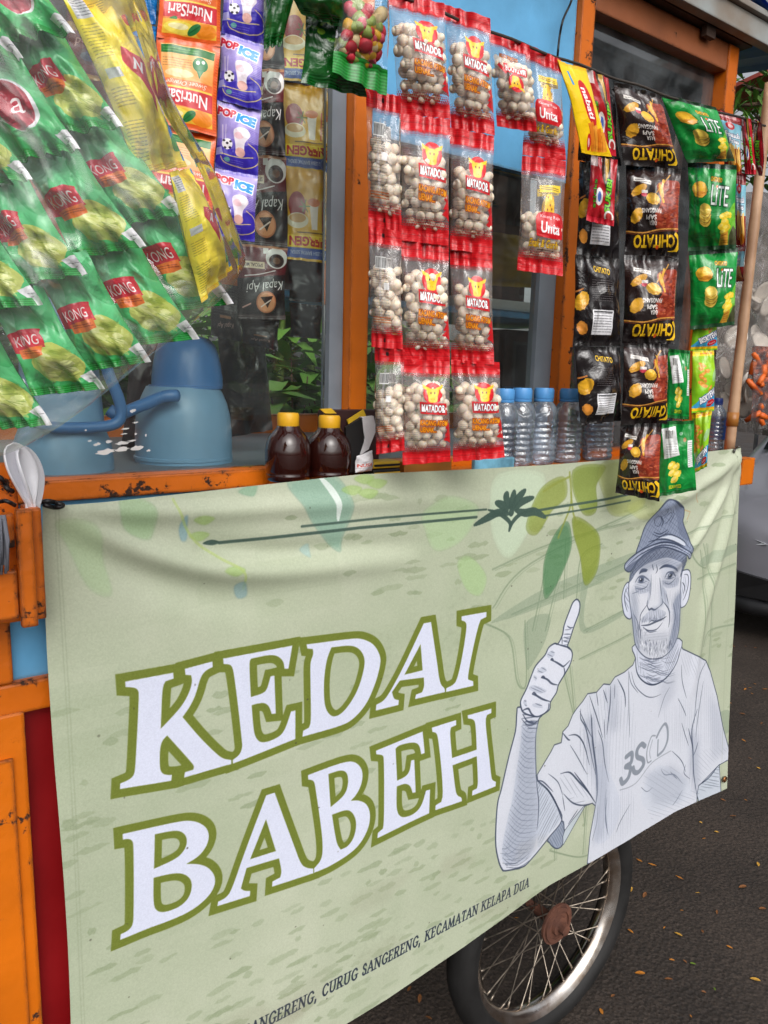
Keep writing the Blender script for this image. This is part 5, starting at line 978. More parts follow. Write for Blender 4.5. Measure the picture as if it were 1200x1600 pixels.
# ------------------------------------------------------------ the banner
bimg = img_of('banner_print', banner_print())
M_BAN = print_mat('banner_cloth', bimg, rough=.42, coat=.0, bump=.05, bscale=300, fold=0)
TOP = [(68, 792), (110, 789), (160, 785), (230, 778), (320, 768), (415, 757), (500, 747), (560, 741), (650, 737), (750, 733), (850, 727), (985, 716), (1080, 709), (1158, 700)]
TX = [(W(x, y, 0).x, W(x, y, 0).z) for x, y in TOP]
BOT = [(.214, HC - 1.17), (.5, HC - 1.166), (.78, HC - 1.160), (W(725, 1480, 0).x, W(725, 1480, 0).z), (W(860, 1384, 0).x, W(860, 1384, 0).z), (W(980, 1318, 0).x, W(980, 1318, 0).z), (W(1060, 1270, 0).x, W(1060, 1270, 0).z), (W(1138, 1233, 0).x, W(1138, 1233, 0).z)]
def interp(tab, s):                           # by arc of x
    x0, x1 = tab[0][0], tab[-1][0]; x = x0 + (x1 - x0) * s
    for (a, za_), (b, zb_) in zip(tab, tab[1:]):
        if x <= b + 1e-9: t = (x - a) / (b - a); return x, za_ + (zb_ - za_) * t
    return tab[-1]
FOLDS = [  # traced crests: (points, half width, height out of the cloth)
    ([(80, 798), (150, 835), (230, 868), (330, 890), (430, 893), (540, 884), (640, 876)], .018, .017),
    ([(80, 800), (160, 855), (250, 905), (340, 935), (420, 945)], .028, -.012),
    ([(90, 792), (200, 800), (330, 800), (480, 790), (620, 782), (760, 786)], .014, .010),
    ([(300, 850), (420, 862), (560, 852), (660, 850)], .016, -.009),
    ([(1156, 704), (1130, 770), (1085, 850), (1040, 900)], .013, .017),
    ([(1156, 706), (1110, 750), (1040, 790), (960, 820)], .016, .016),
    ([(1156, 720), (1135, 830), (1100, 960), (1085, 1080)], .014, .013),
    ([(1150, 730), (1110, 800), (1070, 870)], .011, -.013), ([(1152, 740), (1122, 850), (1092, 940)], .014, -.008),
    ([(985, 718), (960, 760), (900, 800), (840, 820)], .03, .007), ([(1000, 730), (1080, 760), (1140, 760)], .016, -.006)]
FD = [([(W(x, y, 0).x, W(x, y, 0).z) for x, y in smooth(p, 4)], w, h) for p, w, h in FOLDS]
def fold(x, z):
    d = .006 * mnoise.noise((x * 2.2, z * 2.2, 3)) + .0016 * mnoise.noise((x * 9, z * 9, 7))
    for p, w, h in FD:
        best = 1e9; tb = 0
        for i, (a, b) in enumerate(zip(p, p[1:])):
            dx, dz = b[0] - a[0], b[1] - a[1]; L = dx * dx + dz * dz; t = max(0, min(1, ((x - a[0]) * dx + (z - a[1]) * dz) / L)); e = (x - a[0] - t * dx) ** 2 + (z - a[1] - t * dz) ** 2
            if e < best: best = e; tb = (i + t) / (len(p) - 1)
        if best < (w * 3.2) ** 2: d += h * math.exp(-best / (w * w)) * (1 - tb ** 2 * .85) * (1 - math.exp(-tb * 9))
    return d
nx, nz = 250, 140; vs = []; fs = []; uv = []
for i in range(nx + 1):
    for j in range(nz + 1):
        s, t = i / nx, j / nz; (xt, zt), (xb, zb2) = interp(TX, s), interp(BOT, s)
        x, z = xt + (xb - xt) * t, zt + (zb2 - zt) * t; x -= .004 * math.sin(t * 7) * (s < .02)
        d = fold(x, z); cx = .004 * math.sin(t * 9 + 1) * (1 - min(1, s * 20)) + .01 * t * t * (s - .3)
        y = -d + cx; vs.append((x, y, z)); uv.append(((x - BX0) * 1000 / BW, 1 - (BZ0 - z) * 1000 / BH))
for i in range(nx):
    for j in range(nz): a = i * (nz + 1) + j; fs.append((a, a + 1, a + nz + 2, a + nz + 1))
n = len(vs); off = [(v[0], v[1] + .0012, v[2]) for v in vs]
me = bpy.data.meshes.new('banner'); me.from_pydata(vs + off, [], fs + [tuple(k + n for k in f[::-1]) for f in fs])
ul = me.uv_layers.new(name='UVMap'); uv2 = uv + uv; ul.data.foreach_set('uv', [c for l in me.loops for c in uv2[l.vertex_index]])
banner = link('banner', me, M_BAN); tag(banner, 'sage green cloth banner with white KEDAI BABEH lettering and a pencil drawn man', 'banner')
M_BRASS = pmat('tarnished_brass', (150, 104, 66), .35, metal=.9, var=.2)
def eyelet(px, py):
    c = W(px, py, 0); m = MB(); m.lathe([(.004, -.004), (.0085, -.003), (.0095, 0), (.0035, .0015)], c + Vector((0, -.002, 0)), 'Y', 18, cap=False); m.lathe([(.0038, -.002), (.0005, -.002)], c + Vector((0, -.0005, 0)), 'Y', 12); o = m.build('eyelet', [M_BRASS], banner, smooth=True)
eyelet(1131, 1217); eyelet(1150, 712)

# ------------------------------------------------------------ packets and the strips they hang in
IM = {}
def pim(key, fn, *a, rot=False):
    if key not in IM: IM[key] = img_of('print_' + key, fn(*a), rot)
    return IM[key]
PM = {}
def pmatk(key, fn, *a, film=False, **kw):
    if key not in PM: PM[key] = print_mat('foil_' + key, pim(key, fn, *a), film=film, **kw)
    return PM[key]
class Quad:
    def __init__(s, px, Y):
        if isinstance(Y, tuple): Y = [Y[0] + Y[1] / 2, Y[0] - Y[1] / 2, Y[0] - Y[1] / 2, Y[0] + Y[1] / 2]   # (plane, turn towards the street's left)
        ys = Y if isinstance(Y, list) else [Y] * 4
        s.p = [W(x, y, yy) for (x, y), yy in zip(px, ys)]
        d1 = s.p[1] - s.p[0]; d2 = s.p[3] - s.p[0]; s.n = d1.cross(d2).normalized()
        c = sum(s.p, Vector()) / 4; s.c = c
        if s.n.dot(Vector(CAM) - c) < 0: s.n = -s.n
        s.w = (s.p[1] - s.p[0]).length; s.h = (s.p[3] - s.p[0]).length
    def at(s, u, v):
        a = s.p[0].lerp(s.p[1], u); b = s.p[3].lerp(s.p[2], u); return a.lerp(b, v)
def profile(u, v, s0, s1, fat=0.0):
    t = (v - s0) / max(1e-6, 1 - s0 - s1); t = max(0, min(1, t)); pv = math.sin(math.pi * t) ** .55 if 0 < t < 1 else 0
    if fat: pv *= 1 - fat + fat * 2 * t if t < .5 else 1 - fat * (1 - t) * 0
    pu = max(0, 1 - (2 * u - 1) ** 2) ** .6; return pu * pv
def pillow(name, q, bulge, mat, parent, seed=0, seal=(.08, .08), nu=20, nv=28, crease=1.0, waist=.05, back=.55, belly=0.0, ripple=.004, uvr=None):
    """a sealed pillow pack: flat crimped ends, swollen middle, creases that fan out of the seals"""
    rr = random.Random(seed); ph = rr.uniform(0, 6); s0, s1 = seal; vs = []; uvs = []; fs = []
    for side in (1, -1):
        for i in range(nu + 1):
            for j in range(nv + 1):
                u, v = i / nu, j / nv; k = profile(u, v, s0, s1); kb = k * (1 + belly * (v - .5) * 1.6)
                uu = .5 + (u - .5) * (1 - waist * math.sin(math.pi * max(0, min(1, (v - s0) / (1 - s0 - s1)))))
                p = q.at(uu, v); d0, d1 = max(0, v - s0), max(0, 1 - s1 - v)
                fan = (math.sin(u * 21 + ph + 2 * math.sin(u * 5 + ph)) * math.exp(-d0 / .09) + math.sin(u * 23 - ph + 2 * math.sin(u * 4 + ph)) * math.exp(-d1 / .09)) * bulge * .16 * crease * max(0, 1 - (2 * u - 1) ** 4)
                lump = mnoise.noise((u * 2.6 + seed * 3.1, v * 3.6 + seed, side)) * bulge * .30 * crease * k
                rid = abs(mnoise.noise((u * 4 + seed, v * 5 - seed, side * 3.0))) * bulge * .28 * crease * k
                wave = ripple * math.sin(u * 3.1 + ph) * (1 - math.sin(math.pi * v)) + ripple * .6 * mnoise.noise((u * 3, v * 3, seed + .5))
                h = (bulge * kb + lump - rid) if side > 0 else -(bulge * back * kb + lump * .5)
                edge = .0006 * side
                vs.append(p + q.n * (h + edge + wave + (fan if k > 0 or side > 0 else fan))); uvs.append((u, 1 - v))
    M_ = (nu + 1) * (nv + 1)
    for i in range(nu):
        for j in range(nv):
            a = i * (nv + 1) + j; f = (a, a + 1, a + nv + 2, a + nv + 1); fs.append(f); fs.append(tuple(k + M_ for k in f[::-1]))
    # make the front face look outwards
    v0, v1, v2 = vs[fs[0][0]], vs[fs[0][1]], vs[fs[0][2]]
    if (v1 - v0).cross(v2 - v0).dot(q.n) < 0: fs = [f[::-1] for f in fs]
    me = bpy.data.meshes.new(name); me.from_pydata([tuple(v) for v in vs], [], fs)
    ul = me.uv_layers.new(name='UVMap'); ul.data.foreach_set('uv', [c for l in me.loops for c in (uvs[l.vertex_index % M_])])
    me.update(); return link(name, me, mat, parent)
def strip(label, cat, loc, name='snack_strip', group=None): return empty(name, loc, label, cat, group)
# ---- coated peanuts, one mesh per variety shared by all
M_NUT = pmat('crisp_nut_coating', (250, 238, 220), .5, var=.05, vscale=60, bump=.2, bscale=120, rgb2=(240, 218, 192))
_b = M_NUT.node_tree.nodes['Principled BSDF']; _b.inputs['Subsurface Weight'].default_value = .5; _b.inputs['Subsurface Radius'].default_value = (1, .75, .5); _b.inputs['Subsurface Scale'].default_value = .006
def nutmesh(seed):
    bm = bmesh.new(); bmesh.ops.create_icosphere(bm, subdivisions=2 if seed == 0 else 2, radius=1)
    for v in bm.verts: v.co *= 1 + .10 * mnoise.noise(v.co * 1.1 + Vector((seed * 5, 0, 0))); v.co.x *= 1 + .05 * (seed % 3)
    me = bpy.data.meshes.new('nut'); bm.to_mesh(me); bm.free(); me.materials.append(M_NUT); me.polygons.foreach_set('use_smooth', [True] * len(me.polygons)); return me
NUTS = [nutmesh(i) for i in range(5)]
NUTLOW = None
NCOUNT = [0]
def nut_bag(kind, px, Y, parent, seed, fill=(.42, .82), name='peanut_bag', bulge=.023):
    q = Quad(px, (Y, .045)); rr = random.Random(seed)
    m = pmatk('nuts_' + kind, p_nuts, kind, film=True, rough=.3, bump=.5, bscale=30)
    bag = pillow(name, q, bulge * 1.1, m, parent, seed, seal=(.12, .12), crease=.8, waist=.04, back=.6, belly=.35)
    R = .0090; du = R * 1.74 / q.w; dv = R * 1.56 / q.h; r = 0; v = fill[1]; back = MB()
    while v > fill[0] - rr.uniform(0, .03):
        u = .09 + (du / 2 if r % 2 else 0)
        while u < .92:
            for layer in (0, 1):
                uu, vv = u + rr.uniform(-.12, .12) * du + layer * du * .5, v + rr.uniform(-.18, .18) * dv - layer * dv * .4
                k = profile(uu, vv, .12, .12); 
                if k < .2 or uu > .91 or uu < .085: continue
                rad = R * rr.uniform(.82, 1.08) * min(1, .55 + .6 * k)
                off = bulge * k * .92 - rad * .95 if layer == 0 else -bulge * .3
                p = q.at(uu, vv) + q.n * off
                if layer == 0 and NCOUNT[0] < 300 and not (v < fill[0] + dv and rr.random() < .35):
                    o = bpy.data.objects.new('peanut', NUTS[rr.randrange(5)]); COL.objects.link(o); o.parent = bag; o.matrix_parent_inverse = unplace(bag)
                    o.location = p; o.scale = (rad, rad, rad * rr.uniform(.92, 1.04)); o.rotation_euler = (rr.uniform(0, 6), rr.uniform(0, 6), rr.uniform(0, 6)); NCOUNT[0] += 1
                else:
                    me = NUTS[rr.randrange(5)]; back.add([p + Vector(x.co) * rad for x in me.vertices], [tuple(f.vertices) for f in me.polygons])
            u += du
        v -= dv; r += 1
    if back.v: tag(back.build('peanuts', M_NUT, bag, smooth=True), kind='stuff')
    return bag

# ---- the string everything hangs from
M_STR = pmat('nylon_string', (60, 52, 46), .7)
YS = -.075
a, b = W(560, -32, YS + .004), W(1196, 196, YS + .004)
sm = MB(); pts = []
for i in range(41):
    t = i / 40; p = a.lerp(b, t); p.z -= .010 * math.sin(math.pi * t) + .0015 * math.sin(i); pts.append(p)
sm.tube(pts, .0022, 6); tag(sm.build('hanging_string', M_STR, smooth=True), 'dark string stretched along the cart front that carries the snack strips', 'string')

# ---- coated peanut strips
s = strip('left one of the two clear four bag peanut strips with red bull head badges', 'peanut strip', W(655, 0, -.078))
for i, px in enumerate(([(606, -18), (694, 6), (704, 186), (622, 176)], [(624, 176), (704, 186), (701, 384), (627, 376)], [(627, 376), (701, 384), (703, 567), (627, 565)], [(626, 560), (703, 565), (704, 722), (629, 726)])):
    nut_bag('front', px, -.078 - .003 * (i % 2), s, 10 + i, fill=((.33, .86), (.31, .86), (.30, .86), (.28, .89))[i])
s = strip('right one of the two clear four bag peanut strips with red bull head badges', 'peanut strip', W(735, 20, -.078))
for i, px in enumerate(([(694, 6), (766, 30), (773, 212), (705, 200)], [(703, 200), (772, 212), (769, 397), (703, 391)], [(703, 391), (769, 397), (772, 570), (705, 566)], [(705, 562), (780, 566), (788, 714), (708, 722)])):
    nut_bag('front', px, -.079 - .003 * (i % 2), s, 20 + i, fill=((.32, .86), (.34, .86), (.29, .86), (.27, .89))[i])
s = strip('clear peanut bag strip turned back side out, small barcodes, nearest the orange post', 'peanut strip', W(600, 140, -.045))
for i, px in enumerate(([(572, 138), (626, 150), (627, 362), (576, 354)], [(576, 354), (627, 362), (629, 546), (581, 542)], [(586, 542), (631, 546), (631, 704), (588, 710)])):
    nut_bag('back', px, -.045, s, 30 + i, fill=(.38, .86), bulge=.02)
s = strip('single clear peanut bag hung upside down at the string beside the bull head strips', 'peanut bag', W(795, 60, -.06))
nut_bag('upside', [(763, 46), (827, 70), (839, 206), (777, 198)], -.062, s, 41, fill=(.33, .85))
s = strip('strip of two clear peanut bags with a yellow camel badge and red ends', 'peanut strip', W(848, 80, -.07))
nut_bag('unta', [(822, 70), (876, 92), (884, 250), (817, 243)], -.068, s, 51, fill=(.6, .85)); nut_bag('unta', [(816, 243), (884, 252), (879, 432), (808, 422)], -.07, s, 52, fill=(.54, .85))

# ---- crisps, biscuits, sachets
def chain(label, cat, px_list, Y, mat, bulge, seed, name='snack_strip', part='snack_packet', seal=(.07, .07), crease=1.5, loc=None, back=.55, turn=.03, **kw):
    s = strip(label, cat, W(*((px_list[0][0][0] + px_list[0][1][0]) / 2, (px_list[0][0][1] + px_list[0][1][1]) / 2), Y), name)
    for i, px in enumerate(px_list):
        m = mat[i] if isinstance(mat, list) else mat
        pillow(part, Quad(px, (Y - .0025 * (i % 2), turn * (.6 + .8 * ((i * 37 + seed) % 10) / 10))), bulge * (.85 + .4 * ((i * 53 + seed) % 10) / 10), m, s, seed + i, seal=seal, crease=crease, back=back, **kw)
    return s
mBK = pmatk('black', p_black, rough=.16, bump=.7, fold=1.3, coat=.5); mBB = pmatk('black_back', p_black_back, rough=.16, bump=.7, fold=1.3, coat=.5); mLT = pmatk('lite', p_lite, rough=.18, bump=.7, fold=1.2, coat=.5); mLB = pmatk('lite_back', p_lite_back, rough=.18, bump=.7, fold=1.2, coat=.5)
chain('strip of five black crisp packets with yellow upside down lettering and red meat picture', 'crisp strip', [[(957, 128), (1034, 148), (1062, 264), (973, 258)], [(978, 256), (1064, 264), (1060, 400), (976, 398)], [(976, 398), (1060, 402), (1053, 538), (973, 536)], [(974, 536), (1045, 537), (1043, 662), (970, 664)], [(970, 662), (1034, 661), (1030, 784), (962, 770)]], -.085, mBK, .022, 60, turn=.06)
chain('strip of black crisp packets turned back side out with white nutrition tables', 'crisp strip', [[(903, 120), (962, 140), (968, 260), (905, 250)], [(905, 252), (968, 260), (968, 404), (900, 398)], [(898, 398), (968, 405), (970, 541), (896, 540)], [(897, 541), (970, 543), (972, 658), (905, 664)]], -.045, mBB, .02, 70, turn=.04)
chain('strip of three green potato crisp packets with tall white lettering', 'crisp strip', [[(1030, 146), (1121, 168), (1150, 252), (1072, 254)], [(1075, 253), (1151, 258), (1150, 388), (1075, 393)], [(1076, 392), (1154, 387), (1148, 508), (1078, 515)]], -.075, mLT, .022, 80, turn=.07)
chain('two green crisp packets turned back side out with white barcode panels, hanging low', 'crisp strip', [[(1044, 545), (1079, 548), (1077, 656), (1040, 652)], [(1032, 658), (1084, 657), (1088, 766), (1026, 776)]], -.065, mLB, .02, 90, turn=.05)
chain('strip of three lime and blue cracker sachets below the green crisps', 'cracker strip', [[(1083, 470), (1121, 470), (1120, 546), (1080, 548)], [(1081, 548), (1117, 546), (1116, 642), (1080, 645)], [(1081, 645), (1112, 641), (1104, 730), (1086, 738)]], -.05, pmatk('cracker', p_cracker, rough=.24), .014, 95, seal=(.05, .05))
s_y = strip('flat yellow wafer packet with a red oval, tilted on the string', 'wafer packet', W(893, 98, -.09))
pillow('wafer_packet', Quad([(873, 92), (914, 108), (953, 246), (911, 238)], -.092), .010, pmatk('nabati', p_nabati, rough=.28), s_y, 5, seal=(.04, .05), back=.8, crease=.5)
chain('strip of two narrow red snack sachets with green lettering beside the black crisps', 'snack strip', [[(914, 108), (951, 122), (964, 244), (928, 238)], [(924, 242), (965, 250), (959, 354), (916, 344)]], -.072, pmatk('redstick', p_redstick, rough=.24), .012, 100)
chain('strip of small sachets with chips and a pale blue band, right of the green crisps', 'snack strip', [[(1119, 170), (1158, 183), (1158, 272), (1134, 268)], [(1146, 268), (1166, 272), (1165, 384), (1150, 384)], [(1151, 384), (1162, 384), (1160, 440), (1150, 440)]], -.045, pmatk('fries', p_fries, rough=.26), .010, 105)
chain('strip of red and silver sachets at the far right end of the string', 'snack strip', [[(1157, 181), (1174, 186), (1182, 272), (1164, 272)], [(1176, 186), (1192, 192), (1194, 274), (1182, 274)]], -.07, pmatk('redstick', p_redstick, rough=.24), .010, 110)
# ---- left of the post: sachets in front of the pane
chain('strip of orange drink sachets with upside down white on red lettering', 'sachet strip', [[(249, -72), (350, -56), (344, 73), (245, 58)], [(245, 58), (344, 74), (338, 213), (239, 192)], [(240, 192), (338, 213), (332, 348), (233, 328)]], -.03, pmatk('orange', p_orange, rough=.3, bump=.4), .010, 120, name='sachet_strip', part='sachet', seal=(.05, .05), crease=.8)
chain('strip of purple drink powder sachets with red and blue lettering and a football', 'sachet strip', [[(350, -55), (415, -40), (412, 68), (346, 52)], [(346, 52), (412, 68), (408, 171), (340, 158)], [(340, 158), (408, 171), (403, 274), (336, 262)], [(336, 262), (403, 274), (398, 378), (334, 366)]], -.025, pmatk('purple', p_purple, rough=.3, bump=.4), .009, 130, name='sachet_strip', part='sachet', seal=(.05, .05), crease=.8)
chain('bright blue sachet strip beside the orange sachets', 'sachet strip', [[(218, -60), (250, -52), (244, 40), (214, 34)], [(214, 34), (246, 42), (240, 168), (209, 152)]], .02, pmatk('blue', p_blue, rough=.25), .008, 140, name='sachet_strip', part='sachet')
chain('slim blue sachet strip turned edge on behind the bright blue one', 'sachet strip', [[(205, -60), (222, -56), (220, 60), (204, 50)]], .035, pmatk('blue', p_blue, rough=.25), .008, 143, name='sachet_strip', part='sachet')
# ---- behind the pane
mCF = pmatk('coffee', p_coffee, rough=.3); mCB = pmatk('coffee_back', p_coffee_back, rough=.35)
chain('strip of dark red and black coffee sachets with upside down script hanging behind the pane', 'sachet strip', [[(372, -30), (444, -22), (444, 110), (372, 102)], [(370, 104), (444, 110), (446, 245), (368, 238)], [(368, 240), (447, 247), (449, 388), (364, 380)], [(365, 380), (449, 388), (445, 500), (372, 498)]], .15, mCF, .008, 150, name='sachet_strip', part='sachet', seal=(.05, .05))
chain('pair of black coffee sachets turned back side out behind the pane', 'sachet strip', [[(328, 440), (380, 448), (376, 534), (330, 524)], [(374, 494), (436, 500), (434, 548), (380, 536)]], .19, mCB, .006, 156, name='sachet_strip', part='sachet')
chain('strip of yellow cereal drink sachets with red upside down lettering behind the pane', 'sachet strip', [[(438, -10), (526, 2), (520, 134), (440, 126)], [(440, 127), (522, 138), (522, 270), (446, 262)], [(446, 263), (522, 272), (523, 413), (449, 405)]], .17, pmatk('energen', p_energen, rough=.28), .010, 160, name='sachet_strip', part='sachet', seal=(.04, .04))
chain('maroon and gold sachet strip deep behind the pane, partly covered by the green packets', 'sachet strip', [[(100, -40), (172, -30), (176, 50), (104, 40)], [(104, 40), (176, 50), (180, 130), (110, 120)]], .26, pmatk('maroon', p_maroon, rough=.3), .008, 165, name='sachet_strip', part='sachet')
chain('maroon and gold sachet strip nearest the blue sachets', 'sachet strip', [[(166, -40), (214, -32), (216, 48), (170, 40)], [(170, 40), (216, 48), (220, 140), (176, 130)]], .22, pmatk('maroon', p_maroon, rough=.3), .008, 168, name='sachet_strip', part='sachet')
M_BFOIL = pmat('black_foil', (30, 34, 36), .35, var=.2, bump=.3, bscale=20)
chain('plain dark foil pouch hanging below the yellow cereal sachets', 'pouch', [[(449, 405), (508, 412), (505, 472), (452, 470)], [(452, 472), (505, 478), (500, 530), (454, 526)]], .22, M_BFOIL, .008, 172, name='foil_pouch', part='pouch')
# ---- dark green packets and nut mix at the top of the post
mDG = pmatk('darkgreen', p_darkgreen, rough=.2, bump=.7)
chain('dark green glossy packet folded over at the very top beside the purple sachets', 'snack packet', [[(410, -60), (474, -50), (440, 70), (412, 78)]], -.06, mDG, .02, 180, part='snack_packet')
chain('dark green glossy packet lying aslant above the yellow cereal sachets', 'snack packet', [[(430, -50), (552, -40), (550, 46), (470, 22)]], -.075, mDG, .022, 182, part='snack_packet')
chain('dark green and silver packet back hanging behind the mixed nut packet', 'snack packet', [[(478, 20), (548, 28), (574, 150), (470, 132)]], -.05, mDG, .014, 184, part='snack_packet')
s_m = strip('clear packet of colourful coated nuts with a green crimped end', 'nut packet', W(560, 0, -.09))
qm = Quad([(538, -60), (606, -46), (607, 148), (516, 114)], -.092)
mx = pillow('nut_packet', qm, .026, pmatk('mix', p_mix, film=True, rough=.3), s_m, 7, seal=(.05, .18), crease=.8)
rr = random.Random(8)
MC = [pmat('nut_shell_' + n_, c, .5, var=.15, vscale=50, bump=.2, bscale=90) for n_, c in (('red', (206, 40, 60)), ('pink', (226, 90, 110)), ('yellow', (232, 176, 40)), ('green', (150, 170, 80)), ('cream', (222, 200, 150)))]
for i in range(46):
    u, v = rr.uniform(.14, .86), rr.uniform(.38, .80); rad = rr.uniform(.008, .0105); k = profile(u, v, .05, .18)
    o = bpy.data.objects.new('nut', NUTS[i % 5].copy()); o.data.materials.clear(); o.data.materials.append(MC[rr.randrange(5)]); COL.objects.link(o); o.parent = mx; o.matrix_parent_inverse = unplace(mx); o.location = qm.at(u, v) + qm.n * (.024 * k - rad * rr.uniform(.9, 1.8)); o.scale = (rad, rad * .85, rad); o.rotation_euler = (i, i * 2, i * 3)

# ------------------------------------------------------------ the big clear bag of green packets at the left
YK = -.34
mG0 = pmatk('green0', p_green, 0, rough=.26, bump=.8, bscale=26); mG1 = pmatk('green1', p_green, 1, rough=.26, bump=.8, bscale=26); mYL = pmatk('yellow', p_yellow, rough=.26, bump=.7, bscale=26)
rr = random.Random(3)
names = ['front most strip of green fruit packets in the clear bag, next to the yellow packets', 'second strip of green fruit packets from the yellow ones in the clear bag', 'third strip of green fruit packets from the yellow ones in the clear bag', 'outermost left strip of green fruit packets in the clear bag, cut by the picture edge']
cols = [[(-8, -20), (72, 124), (160, 266), (245, 401)], [(-90, 10), (2, 162), (100, 316), (188, 451)], [(-72, 205), (18, 356), (118, 491)], [(-150, 240), (-55, 398), (42, 531), (-40, 585)]]
for c, labs in enumerate(cols):
    st_ = strip(names[c], 'packet strip', W(float(labs[0][0]), float(labs[0][1]) - 100, YK), name='packet_strip')
    for i, lab in enumerate(labs):
        lab = np.array(lab, float); an = rr.uniform(-.06, .06); d = np.array([.52 * math.cos(an) - .855 * math.sin(an), .52 * math.sin(an) + .855 * math.cos(an)]); e = np.array([.985, -.14 + rr.uniform(-.05, .05)])
        w = rr.uniform(104, 114); L = rr.uniform(196, 206); cen = lab + e * w * .18 - d * L * .015; top = cen - d * L * .5; bot = cen + d * L * .5
        px = [tuple(top - e * w * .42), tuple(top + e * w * .42), tuple(bot + e * w * .5), tuple(bot - e * w * .5)]
        yy = YK + .016 * i - .008 * c
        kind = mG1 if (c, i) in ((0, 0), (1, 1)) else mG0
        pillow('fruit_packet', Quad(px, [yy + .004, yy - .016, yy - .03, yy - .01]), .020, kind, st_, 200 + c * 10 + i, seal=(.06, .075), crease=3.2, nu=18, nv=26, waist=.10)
s_ = strip('strip of yellow packets with a red diamond on the right side of the clear bag', 'packet strip', W(130, 0, YK - .01), name='packet_strip')
for i, px in enumerate(([(70, -110), (150, -120), (232, 50), (140, 60)], [(92, -20), (186, 0), (290, 262), (216, 268)], [(262, 270), (300, 262), (366, 420), (312, 474)], )):
    pillow('yellow_packet', Quad(px, YK + .012 - .006 * i), .026, mYL, s_, 240 + i, seal=(.04, .07), crease=1.3)
# the clear bag itself
M_FILM = clear_mat('clear_polythene', tint=(255, 255, 255), base=.06, haze=.05, ior=1.08, rough=.07, hz=(240, 240, 246), crinkle=1.0, cs=16)  # haze: the bag's whitish sheen, mixed in as colour
OUT = [(-420, -260), (-300, -300), (-100, -300), (60, -200), (150, -90), (196, -6), (246, 150), (300, 250), (342, 350), (372, 418), (356, 456), (300, 508), (240, 552), (190, 594), (130, 640), (60, 686), (-10, 716), (-100, 730), (-260, 700), (-420, 560)]
oq = smooth(OUT, 4, True); cen = np.array([-40.0, 240.0]); vs = []; fs = []; nr = 18; na = len(oq)
for side in (1, -1):
    for i in range(nr + 1):
        t = i / nr
        for k in range(na):
            p = cen + (oq[k] - cen) * t; h = math.sqrt(max(0, 1 - t ** 3.4)); Yc = YK - .02
            b = W(float(p[0]), float(p[1]), Yc); cr = .016 * mnoise.noise((b.x * 22, b.z * 9, side)) + .009 * mnoise.noise((b.x * 60 + b.z * 30, b.z * 12, side * 2.0))
            vs.append((b.x, Yc - side * (.10 if side > 0 else .07) * h + cr * (.35 + .65 * h), b.z))
M_ = (nr + 1) * na
for i in range(nr):
    for k in range(na):
        k2 = (k + 1) % na; f = (i * na + k, i * na + k2, (i + 1) * na + k2, (i + 1) * na + k); fs.append(f); fs.append(tuple(j + M_ for j in f[::-1]))
m = MB(); m.add(vs, fs); tag(m.build('plastic_bag', M_FILM, smooth=True), 'big clear plastic bag stuffed with green and yellow packets, hanging at the upper left', 'plastic bag')

# ------------------------------------------------------------ bottles, jugs, boxes on and behind the ledge
M_COLA = pmat('dark_syrup_bottle', (44, 16, 12), .07, var=.1, coat=.4, rvar=.02); M_YCAP = pmat('yellow_cap', (226, 170, 30), .45, var=.06)
ZL = HC - .167
def px_r(cx, w, y, Y): return (W(cx + w / 2, y, Y) - W(cx - w / 2, y, Y)).length
def across(cx, w, y, Y):
    c = W(cx, y, Y); d = (c - Vector(CAM)).length * math.cos(math.atan(math.hypot(cx - 600, y - 800) / F)); return w / F * d / 2
def bottle(cx, y0, y1, w, Y, label, capmat, bodymat, prof, cap, group, name, capw):
    c = W(cx, (y0 + y1) / 2, Y); zt = W(cx, y0, Y).z; H = zt - ZL; R = across(cx, w, (y0 + y1) / 2, Y); RC = across(cx, capw, y0 + 10, Y)
    e = empty(name, (c.x, Y, ZL), label, 'bottle', group)
    m = MB(); m.lathe([(r * R, h * H) for r, h in prof], (c.x, Y, ZL), n=36); m.build('body', bodymat, e, smooth=True)
    m = MB(); m.lathe([(RC * .96, H * cap), (RC, H * (cap + .01)), (RC, H * .97), (RC * .9, H)], (c.x, Y, ZL), n=48, ridge=.05); m.build('cap', capmat, e, auto=50)
    m = MB(); m.lathe([(RC * 1.0, H * (cap - .035)), (RC * 1.03, H * (cap - .028)), (RC * 1.03, H * (cap - .008)), (RC * 1.0, H * (cap - .004))], (c.x, Y, ZL), n=24); m.build('cap_ring', capmat, e, auto=40)
    return e
BP = [(.0, .0), (.86, .0), (.95, .03), (.97, .10), (.93, .12), (.97, .15), (1.0, .30), (1.0, .44), (.95, .55), (.84, .65), (.66, .725), (.53, .77), (.50, .80), (.44, .82), (.44, .86)]
bottle(450, 645, 756, 72, .055, 'dark syrup bottle with a yellow cap, left one of the pair before the pane', M_YCAP, M_COLA, BP, .80, 'dark bottles with yellow caps', 'syrup_bottle', 33)
bottle(514, 649, 757, 71, .05, 'dark syrup bottle with a yellow cap, right one of the pair beside the dark carton', M_YCAP, M_COLA, BP, .80, 'dark bottles with yellow caps', 'syrup_bottle', 33)
M_WAT = clear_mat('clear_bottle_pet', tint=(232, 240, 250), base=.12, haze=.17, rough=.05, hz=(200, 214, 230), crinkle=.5, cs=30); M_BCAP = pmat('blue_cap', (84, 152, 214), .4, var=.06)
WP = [(0, 0), (.80, 0), (.94, .03)]
for i in range(7): h = .06 + i * .075; WP += [(.97, h), (.97, h + .03), (.91, h + .045), (.91, h + .055)]
WP += [(.98, .60), (.98, .66), (.92, .72), (.78, .78), (.56, .835), (.47, .86), (.47, .90)]
